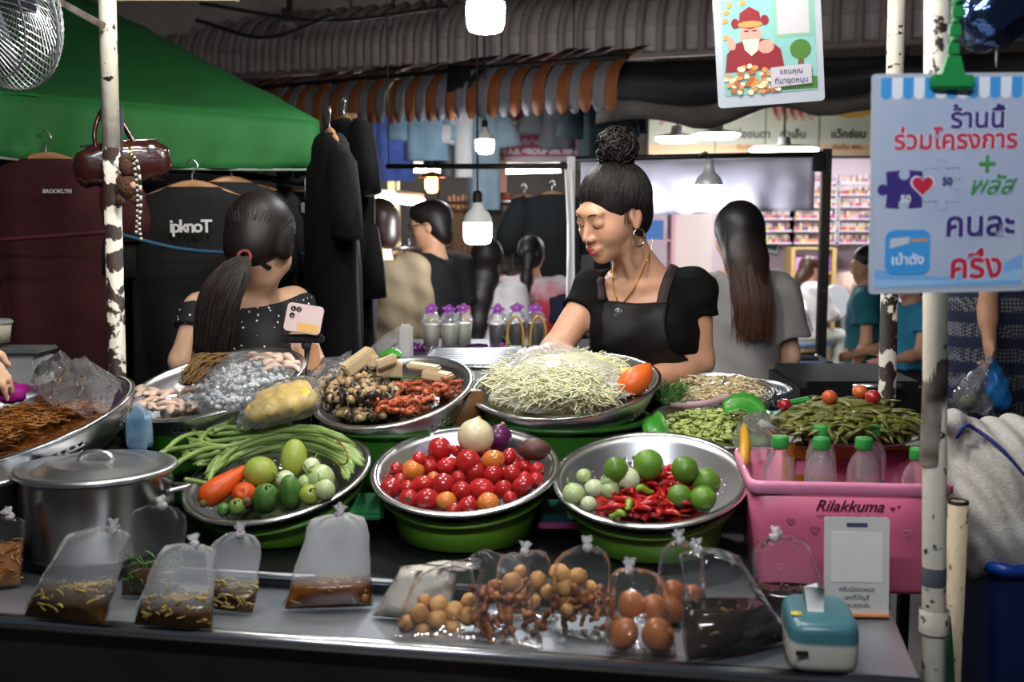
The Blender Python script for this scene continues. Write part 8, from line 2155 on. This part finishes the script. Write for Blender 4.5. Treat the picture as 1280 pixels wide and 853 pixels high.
# ------------------------------------------------------------------ handbag with charms
hb = thing('handbag', 'dark brown leather handbag hanging on the left pole', 'bag', W(155, 232, 2.85)); lea = pm('brown_leather', '#260d0a', .22, col2='#361612', vscale=8, coat=.5, bump=.08, bscale=120)
Mhb = Matrix.Translation(W(153, 206, 2.83)) @ Matrix.Rotation(.35, 4, 'Z') @ Matrix.Rotation(-.12, 4, 'Y')
ob('bag_body', puffy(.235, .1, .112, Mhb, 4, .45), lea, hb)
for q in (-1, 1):
    ob('handle', tube(curve_pts([Mhb @ Vector((-.055, q * .035, .03)), Mhb @ Vector((-.05, q * .03, .09)), Mhb @ Vector((-.012, q * .01, .145)), Mhb @ Vector((.02, q * .02, .09)), Mhb @ Vector((.04, q * .035, .03))], 16), .006, 8), lea, hb)
ob('zip', tube([Mhb @ Vector((-.09, -.01, .052)), Mhb @ Vector((0, -.012, .057)), Mhb @ Vector((.09, -.01, .052))], .003, 6), M_chrome, hb)
ob('end_panel', lathe([(.001, .0), (.036, .0), (.038, -.004)], 24, M=Mhb @ Matrix.Translation((.106, 0, 0)) @ Matrix.Rotation(PI / 2, 4, 'Y')), lea, hb)
ob('badge', lathe([(.001, .002), (.009, .002), (.01, 0)], 16, M=Mhb @ Matrix.Translation((.07, -.05, .03)) @ Matrix.Rotation(PI / 2, 4, 'X')), M_chrome, hb)
ob('strap', tube(curve_pts([W(149, 135, 2.8), W(150, 165, 2.77), W(147, 205, 2.76)], 6), .010, 8, flat=.25, up=(0, -1, 0)), pm('grey_webbing', '#2a2c33', .8), hb)
tb = thing('teddy_charm', 'brown furry teddy charm with a white braided cord on the handbag', 'charm', W(160, 252, 2.72)); fur = pm('teddy_fur', '#4a2f20', .9, col2='#5d3d2a', vscale=60, bump=.9, bscale=160)
for px, py, r, nm in [(160, 208, .017, 'head'), (161, 234, .020, 'torso'), (152, 250, .011, 'foot'), (170, 249, .011, 'foot'), (151, 226, .009, 'arm'), (153, 200, .007, 'ear'), (168, 199, .007, 'ear')]:
    m = blob(r * 1.3, .06, 3, 16, 10, (1, .9, 1.05)); m.transform(Matrix.Translation(W(px, py, 2.72))); ob(nm, m, fur, tb)
m = blob(.009, .1, 2, 10, 7); m.transform(Matrix.Translation(W(167, 232, 2.705))); ob('pink_patch', m, pm('charm_pink', '#c9a087', .8), tb)
for k, pts in enumerate([[(160, 190), (172, 205), (176, 250), (174, 280), (177, 303)], [(166, 196), (171, 230), (172, 262), (170, 295)]]):
    P = curve_pts([W(x, y, 2.7 + .004 * k) for x, y in pts], 30); cm = [pm('braid_white', '#cfc9bd', .8), pm('braid_black', '#1a1818', .8)]
    for c_ in (0, 1):
        B_ = MB()
        for i in range(c_, 30, 2): B_.add(*tube_vf([P[i], P[i + 1]], .0036, 6))
        ob('braided_cord', B_.mesh(True), cm[c_], tb)
ob('gold_chain', tube(curve_pts([W(156, 180, 2.73), W(164, 188, 2.715), W(160, 200, 2.71)], 8), .003, 6), gold, tb)
# ------------------------------------------------------------------ phone on its clamp
Mph = Matrix.Translation(W(380, 399, 2.86)) @ Matrix.Rotation(.16, 4, 'Y') @ Matrix.Rotation(-.35, 4, 'X')
ph = thing('phone', 'pale pink phone seen from its camera side above the seafood colander', 'phone', W(378, 418, 2.86))
ob('case', plate(rrect(.092, .074, .01), .009, Mph), pm('phone_case', '#c9b3b0', .3, col2='#b9a3a4', vscale=3, coat=.3), ph)
ob('gold_panel', box((-.012, -.0055, -.034), (.042, -.0046, -.012), .0, Mph), pm('phone_gold', '#c99a4a', .3, coat=.4), ph)
for x, z in ((-.03, .022), (-.03, .004), (-.016, .022)):
    ob('camera_lens', lathe([(.0065, 0), (.0068, .002), (.004, .0022), (.001, .0012)], 16, M=Mph @ Matrix.Translation((x, -.0048, z)) @ Matrix.Rotation(PI / 2, 4, 'X')), pm('lens', '#141014', .15, coat=.5), ph)
pc_ = thing('phone_clamp', 'black clamp stand holding the phone', 'stand', W(380, 470, 2.9));
ob('cradle', box((-.055, -.012, -.016), (.055, .012, .006), .005, Matrix.Translation(W(378, 421, 2.88))), pm('clamp_black', '#1b1c20', .4), pc_); ob('joint', mk(xf(sphere_vf(.016, 14, 10)[0], Matrix.Translation(W(384, 431, 2.89))), sphere_vf(.016, 14, 10)[1], True), pm('clamp_grey', '#4a4d52', .4), pc_)
ob('stem', tube([W(384, 431, 2.89), Vector((W(384, 431, 2.89).x, 2.89, ZT))], .008, 10), pm('clamp_black', ''), pc_)
single('cardboard_flap', mk([W(384, 462, 2.82), W(403, 464, 2.8), W(398, 432, 2.84), W(390, 428, 2.86)], [[0, 1, 2, 3]]), pm('tan_card', '#b5835f', .7), 'tan cardboard flap beside the snail colander', 'cardboard')
# clear bag and plastic tube behind the tofu
film_dome(Cn, Nn, [(385, 470), (400, 455), (440, 440), (440, 462), (415, 475), (395, 480)], .02, 'plastic_bag', film('shiny_film', ''), 'clear bag tucked behind the snail meat', 5, .02, crumple=.012)
film_dome((W(470, 440, 3.0)), Vector((0, -.8, .6)), [(452, 446), (480, 420), (500, 410), (503, 430), (500, 446)], .02, 'plastic_bag', film('shiny_film', ''), 'pointed clear bag standing behind the tofu', 6, .0, crumple=.012)
single('plastic_sleeve', box((-.017, -.01, ZT + .001 - W(508, 427, 2.9).z), (.017, .01, .045), .006, Matrix.Translation(W(508, 427, 2.9))), film('sleeve_film', haze=.3, gloss=.2), 'upright clear plastic sleeve behind the tofu', 'sleeve')
# ------------------------------------------------------------------ left edge containers
tub = thing('clear_container', 'clear lidded plastic container at the left edge', 'container', W(20, 478, 2.95)); Mtb = Matrix.Translation(W(22, 462, 2.95))
ob('box', box((-.09, -.06, -.045), (.075, .06, .045), .01, Mtb), film('container_plastic', haze=.35, gloss=.15, bump=.1), tub); ob('lid', box((-.095, -.065, .045), (.085, .065, .058), .005, Mtb), pm('lid_grey', '#5a605f', .4), tub)
ob('contents', box((-.08, -.05, -.04), (.065, .05, .0), .01, Mtb), pm('green_contents', '#5a6a3c', .6), tub); ob('base_stand', box((-.08, -.05, -.3), (.07, .05, -.046), .004, Mtb), M_dark, tub)
cpw = thing('paper_tub', 'pale tub with lid on top of the clear container', 'tub', W(0, 428, 2.97)); Mcp = Matrix.Translation(W(-6, 428, 2.97))
ob('tub_body', lathe([(.001, 0), (.036, 0), (.043, .05), (.001, .05)], 24, M=Mcp), pm('tub_cream', '#b9b39c', .5), cpw); ob('lid', lathe([(.046, .05), (.047, .056), (.04, .06), (.001, .06)], 24, M=Mcp), pm('lid_white', '#8f908c', .4), cpw)
single('magenta_cloth', puffy(.12, .08, .05, Matrix.Translation(W(4, 492, 2.74)), 3), pm('magenta', '#a81c8a', .6), 'bright magenta bag behind the noodle colander', 'bag')
# ------------------------------------------------------------------ drinks on the stand behind
ZD = W(600, 436, 4.4).z
ds = thing('drink_stand', 'dark stand with chilled drinks behind the colanders', 'table', (W(600, 436, 4.45).x, 4.45, 0)); ob('top', box((-.95, 4.2, ZD - .03), (.45, 4.75, ZD), .004), pm('stand_steel', '#77797d', .3, .8), ds)
for x in (-.9, .4):
    for y in (4.25, 4.7): ob('leg', box((x - .02, y - .02, 0), (x + .02, y + .02, ZD - .03)), M_dark, ds)
cupm = film('cup_plastic', haze=.12, gloss=.2, bump=.05); cup_me = lathe([(.027, 0), (.03, .002), (.038, .1), (.04, .104)], 24, cap0=True); lid_me = lathe([(.042, .1), (.042, .107), (.036, .112), (.033, .128), (.022, .14), (.012, .143)], 24)
petal = leaf_mesh([(0, 0, 0), (.014, 0, .006), (.03, 0, .004)], lambda u: .012 * math.sin(PI * (u * .85 + .1)), Vector((0, 0, 1)), .12)
def orchid(p, parent=None, sc=1.0, label=None):
    if parent is None: parent = thing('orchid_flower', label, 'flower', p, (random.uniform(-.4, .4), random.uniform(-.4, .4), random.uniform(0, 6)), 'orchids along the drink stand'); base = Vector()
    else: base = Vector(p)
    for k in range(5): q = ob('petal', petal, pm('orchid_purple', '#6a1c80', .5, col2='#9a4aa8', vscale=60), parent, False); q.location = base; q.rotation_euler = (Matrix.Rotation(base.x, 3, 'Z') @ Matrix.Rotation(.8, 3, 'X') @ Matrix.Rotation(random.uniform(-.35, .35), 3, 'Y') @ Matrix.Rotation(k * 2 * PI / 5 + .3 + random.uniform(-.3, .3), 3, 'Z')).to_euler(); q.scale = (sc * random.uniform(.85, 1.15),) * 3
    q = ob('flower_centre', mk(*sphere_vf(.004, 8, 6), True), pm('orchid_white', '#d9c9dc', .5), parent, False); q.location = base + Vector((0, 0, .006))
random.seed(19)
for px, c, lab in [(539, '#e6e4d4', 'pale milky drink at the left of the row with an orchid on its lid'), (562, '#e0dfcc', 'speckled pale drink second from the left with an orchid'), (578, '#d6dac4', 'speckled greenish drink third from the left with an orchid'), (622, '#2b2a2c', 'dark drink at the middle of the row with an orchid'), (646, '#1d1c1f', 'dark drink behind the left hoop handled basket'), (670, '#1d1c1f', 'dark drink behind the right hoop handled basket')]:
    p = W(px, 436, 4.4); p.z = ZD + .001; p.y = 4.4 + (.06 if px in (578, 646, 670) else 0)
    t = thing('drink_cup', lab, 'drink', p)
    ob('cup', cup_me, cupm, t, False); ob('lid', lid_me, cupm, t, False); ob('drink', lathe([(.001, .003), (.0265, .004), (.0365, .094), (.001, .094)], 20), pm('drink' + c, c, .4, col2='#5a5a50' if c[1] != '1' and c[1] != '2' else None, vscale=70, vpow=.68, vwidth=.05), t, False); orchid((0, 0, .148), t)
for px in (520, 530, 552, 588, 596, 604, 614, 632, 660, 684): orchid(Vector((W(px, 436, 4.3).x, 4.28 + random.uniform(-.03, .03), ZD + .012)), None, 1, 'purple orchid bloom lying along the drink stand')
bam = pm('bamboo_yellow', '#b58d3c', .5)
for px, lab in [(644, 'left small bamboo basket with a hoop handle'), (673, 'right small bamboo basket with a hoop handle')]:
    p = W(px, 434, 4.25); t = thing('bamboo_basket', lab, 'basket', (p.x, 4.25, ZD)); ob('tray', lathe([(.001, 0), (.03, 0), (.036, .012), (.034, .014), (.001, .004)], 20, M=Matrix.Translation((p.x, 4.25, ZD))), bam, t)
    ob('hoop_handle', tube(curve_pts([(p.x - .032, 4.25, ZD + .01), (p.x - .026, 4.25, ZD + .1), (p.x + .0, 4.25, ZD + .14), (p.x + .026, 4.25, ZD + .1), (p.x + .032, 4.25, ZD + .01)], 16), .005, 6), bam, t)
    for k in range(3): m = blob(.012, .3, 3, 9, 6); m.transform(Matrix.Translation((p.x - .016 + .016 * k, 4.24, ZD + .018))); ob('white_flower', m, pm('flower_white', '#d5d0cc', .6), t)
for k, (px, lab) in enumerate([(488, 'short black straw lying left of the steel tray'), (640, 'black spoon handle leaning by the dark drink')]):
    single('black_handle', tube([Vector((W(px, 437, 4.26).x, 4.26, ZD + .007)), W(px - 12, 421, 4.3)] if k else [Vector((W(px - 4, 437, 4.26).x, 4.26, ZD + .007)), W(px + 10, 428, 4.3)], .006, 6), M_dark, lab, 'utensil')
tz = W(640, 452, 3.6).z
M_tray = pm('tray_dim', '#8d9094', .4, .9)
tr2 = thing('steel_tray', 'stainless serving tray with slats behind the colanders', 'tray', W(640, 470, 3.6)); ob('pan', box((-.28, 3.45, tz - .01), (.22, 3.95, tz), .004), M_tray, tr2)
for k in range(9): ob('slat', box((-.26, 3.48 + k * .05, tz + .001), (.05, 3.5 + k * .05, tz + .008), .002), M_tray, tr2)
ob('pan_rim', tube([(-.28, 3.45, tz), (.22, 3.45, tz), (.22, 3.95, tz), (-.28, 3.95, tz)], .006, 6, closed=True), M_chrome, tr2)
for x in (-.25, .19):
    for y in (3.48, 3.92): ob('leg', box((x - .012, y - .012, 0), (x + .012, y + .012, tz - .01)), M_dark, tr2)
single('red_cloth', puffy(.1, .1, .02, Matrix.Translation((W(672, 447, 3.6).x, 3.65, tz + .016)), 2), pm('coral', '#c04a5a', .6), 'folded coral cloth on the steel tray', 'cloth')
for k in range(4): single('green_packet', puffy(.06, .05, .02, Matrix.Translation((W(716 + k * 12, 446, 3.55).x, 3.58 + .02 * (k % 2), tz + .014)), k), pm('gpk%d' % (k % 2), ['#3f7a34', '#c3cbb8'][k % 2], .4), ['green leaf packet left of the vendor apron', 'pale leaf packet behind the papaya', 'green leaf packet in front of the vendor apron', 'pale leaf packet by the vendor apron'][k], 'packet')
sh_ = thing('side_shelf', 'narrow steel shelf carrying leaf packets before the vendor', 'shelf', (W(735, 450, 3.58).x, 3.58, 0)); ob('board', box((.2, 3.5, tz - .02), (.42, 3.66, tz), .003), M_dsteel, sh_); ob('leg', box((.3, 3.57, 0), (.32, 3.59, tz - .02)), M_dark, sh_)
# ------------------------------------------------------------------ right side: sack, blue bin, bags, small table
Ysk = 2.3
F = Field(np.array(W(1170, 760, Ysk)) - [.06, .2, 0.0], np.array(W(1330, 500, Ysk)) + [.06, .25, .05], .007)
cS = W(1255, 640, Ysk)
F.add(('ell', cS, [.145, .15, .15]), .03); F.add(('ell', W(1262, 580, Ysk), [.12, .12, .1]), .05); F.add(('cap', W(1230, 560, Ysk), W(1192, 530, Ysk - .02), .05, .022), .04); F.add(('ell', W(1190, 527, Ysk - .02), [.03, .03, .02]), .02)
F.warp(lambda X, Y, Z: .006 * np.sin((X * 1.2 + Z) * 70) * np.sin(Z * 30 + X * 50) + .004 * np.sin(X * 140 + Z * 40))
sk_ = thing('white_sack', 'white woven sack tied with blue string on the blue bin', 'sack', (cS.x, Ysk, cS.z - .15)); ob('sack_cloth', F.mesh(), pm('woven_white', '#bfbeba', .75, col2='#abaaa6', vscale=120, bump=.3, bscale=220), sk_)
ob('tie_string', tube(curve_pts([W(1196, 548, Ysk - .06), W(1206, 533, Ysk - .07), W(1218, 536, Ysk - .06), W(1250, 560, Ysk - .1), W(1285, 600, Ysk - .13)], 14), .004, 6), pm('blue_string', '#1c2a7a', .6), sk_)
bz = W(1250, 703, 2.2).z
bb = thing('blue_bin', 'dark blue plastic bin under the white sack', 'bin', (W(1285, 800, 2.3).x, 2.3, 0)); cx = W(1285, 800, 2.3).x - .0
ob('bin_body', loft([rounded([Vector((cx - k, 2.3 - k * 1.0, z)), Vector((cx + k, 2.3 - k, z)), Vector((cx + k, 2.3 + k, z)), Vector((cx - k, 2.3 + k, z))], .04) for k, z in ((.1, 0), (.11, .02), (.125, bz))]), pm('navy_plastic', '#0d2350', .4), bb)
ob('bin_rim', loft([rounded([Vector((cx - k, 2.3 - k, z)), Vector((cx + k, 2.3 - k, z)), Vector((cx + k, 2.3 + k, z)), Vector((cx - k, 2.3 + k, z))], .04) for k, z in ((.125, bz - .02), (.137, bz - .02), (.139, bz), (.128, bz + .004), (.11, bz))], False), pm('blue_plastic', '#123c96', .35), bb)
hp_ = W(1238, 446, 4.5)
b1 = thing('shopping_bag', 'blue plastic bag held by the shopper', 'bag', W(1250, 515, 4.5)); F = Field(np.array(W(1225, 525, 4.5)) - .1, np.array(W(1275, 440, 4.5)) + .1, .006)
F.add(('cap', W(1248, 492, 4.5), W(1250, 500, 4.5), .045, .045), .02); F.add(('cap', hp_, W(1247, 478, 4.5), .012, .036), .03); F.warp(lambda X, Y, Z: .004 * np.sin(X * 120) * np.sin(Z * 60)); ob('bag_skin', F.mesh(), pm('blue_bag', '#1c6ab0', .3, coat=.2), b1)
b2 = thing('shopping_bag', 'clear plastic bag of greens held by the shopper', 'bag', W(1210, 520, 4.45)); F = Field(np.array(W(1180, 535, 4.45)) - .12, np.array(W(1250, 440, 4.45)) + .1, .007)
F.add(('cap', W(1208, 498, 4.45), W(1226, 505, 4.45), .05, .045), .03); F.add(('cap', hp_ + Vector((-.01, -.03, 0)), W(1216, 480, 4.45), .01, .04), .03); F.warp(lambda X, Y, Z: .005 * np.sin(X * 110) * np.sin(Z * 70)); ob('bag_skin', F.mesh(), film('shop_film', haze=.12, gloss=.3, bump=.9, bscale=40), b2)
m = blob(.04, .25, 3, 16, 10, (1.1, .8, .8)); m.transform(Matrix.Translation(W(1214, 503, 4.45))); ob('greens', m, pm('dark_greens', '#3a4a2a', .6, col2='#5a5a3a', vscale=30), b2)
# small side table with blue cloth and a foil tray
zt_ = W(985, 447, 4.75).z; xt = W(990, 450, 4.75).x
t2 = thing('side_table', 'small table under a blue cloth beside the dark frame post', 'table', (xt, 4.8, 0)); ob('top', box((xt - .12, 4.62, zt_ - .03), (xt + .14, 5.0, zt_ - .002), .004), M_dark, t2)
for q in (-.1, .12):
    for y in (4.65, 4.97): ob('leg', box((xt + q - .015, y - .015, 0), (xt + q + .015, y + .015, zt_ - .03)), M_dark, t2)
solid(single('blue_cloth', drape((xt - .13, 4.6, zt_ + .002), (xt + .1, 4.6, zt_ + .002), .12, .01, 14, .02, 3), cloth('dusty_blue', '#3c4f78', '#34466c'), 'dusty blue cloth hanging from the side table edge', 'cloth'), .004)
ft = thing('foil_tray', 'foil tray of skewers on the blue cloth table', 'tray', (xt - .0, 4.75, zt_)); ob('tray', box((-.1, -.07, 0), (.1, .07, .016), .005, Matrix.Translation((xt, 4.75, zt_ + .001))), M_chrome, ft)
for k in range(7): ob('skewer', tube([(xt - .085, 4.7 + k * .016, zt_ + .022), (xt + .085, 4.7 + k * .016 + .01, zt_ + .024)], .007, 6), pm('skewer', '#b59a6a', .5, col2='#7a5a34', vscale=60), ft)
# dark griddle cart behind the pickles
gcz = W(1050, 472, 3.4).z
gc = thing('griddle_cart', 'black griddle cart behind the pickle plate', 'cart', (W(1060, 480, 3.5).x, 3.5, 0)); gx = W(1062, 480, 3.5).x
ob('hood', box((gx - .2, 3.3, gcz - .12), (gx + .17, 3.75, gcz), .02), pm('cart_black', '#0c0c0d', .65, spec=.25), gc)
for q in (-.17, .14):
    for y in (3.35, 3.7): ob('leg', box((gx + q - .015, y - .015, 0), (gx + q + .015, y + .015, gcz - .12)), M_dark, gc)
ob('handle', tube([(gx - .06, 3.27, gcz - .01), (gx + .08, 3.27, gcz - .005)], .01, 8), M_chrome, gc)
# salon chairs
def chair(px, py, Y, yaw, label, m, folding=False):
    p = W(px, py, Y); p.z = 0; t = thing('folding_chair' if folding else 'salon_chair', label, 'chair', p, (0, 0, yaw))
    ob('seat', box((-.2, -.2, .43), (.2, .2, .46), .012), m, t, False)
    ob('backrest', plate(ellp(0, .78, .19, .17), .03, Matrix.Translation((0, .2, 0))), m, t, False)
    for q in (-.18, .18):
        ob('leg', tube([(q, -.2, 0), (q, .02, .44), (q, .2, .85)] if folding else [(q, -.18, 0), (q, -.16, .43)], .013, 6), M_chrome, t, False); ob('leg', tube([(q, .24, 0), (q, .16, .43)], .013, 6), M_chrome, t, False)
chair(1003, 420, 10.45, PI / 2 + .6, 'blue folding chair under the seated woman', pm('chair_blue', '#5a6f94', .5), True)
chair(1062, 400, 10.9, .5, 'white oval backed chair behind the teal shirt', pm('chair_white', '#c9cbd0', .4))
chair(1128, 395, 10.0, 1.0, 'white oval backed chair between the two poles', pm('chair_white', ''))
o = single('framed_picture', plate(rrect(.16, .2, .01), .01, Matrix.Translation(W(965, 304, 11.9)) @ Matrix.Rotation(.2, 4, 'Y')), pm('frame_white', '#cfd6d2', .4), 'small green and white framed picture on the salon wall', 'picture')
ob('print', box((-.06, -.009, -.07), (.06, -.006, .05), 0, Matrix.Translation(W(965, 304, 11.9)) @ Matrix.Rotation(.2, 4, 'Y')), pm('print_green', '#2a6a58', .4), o)
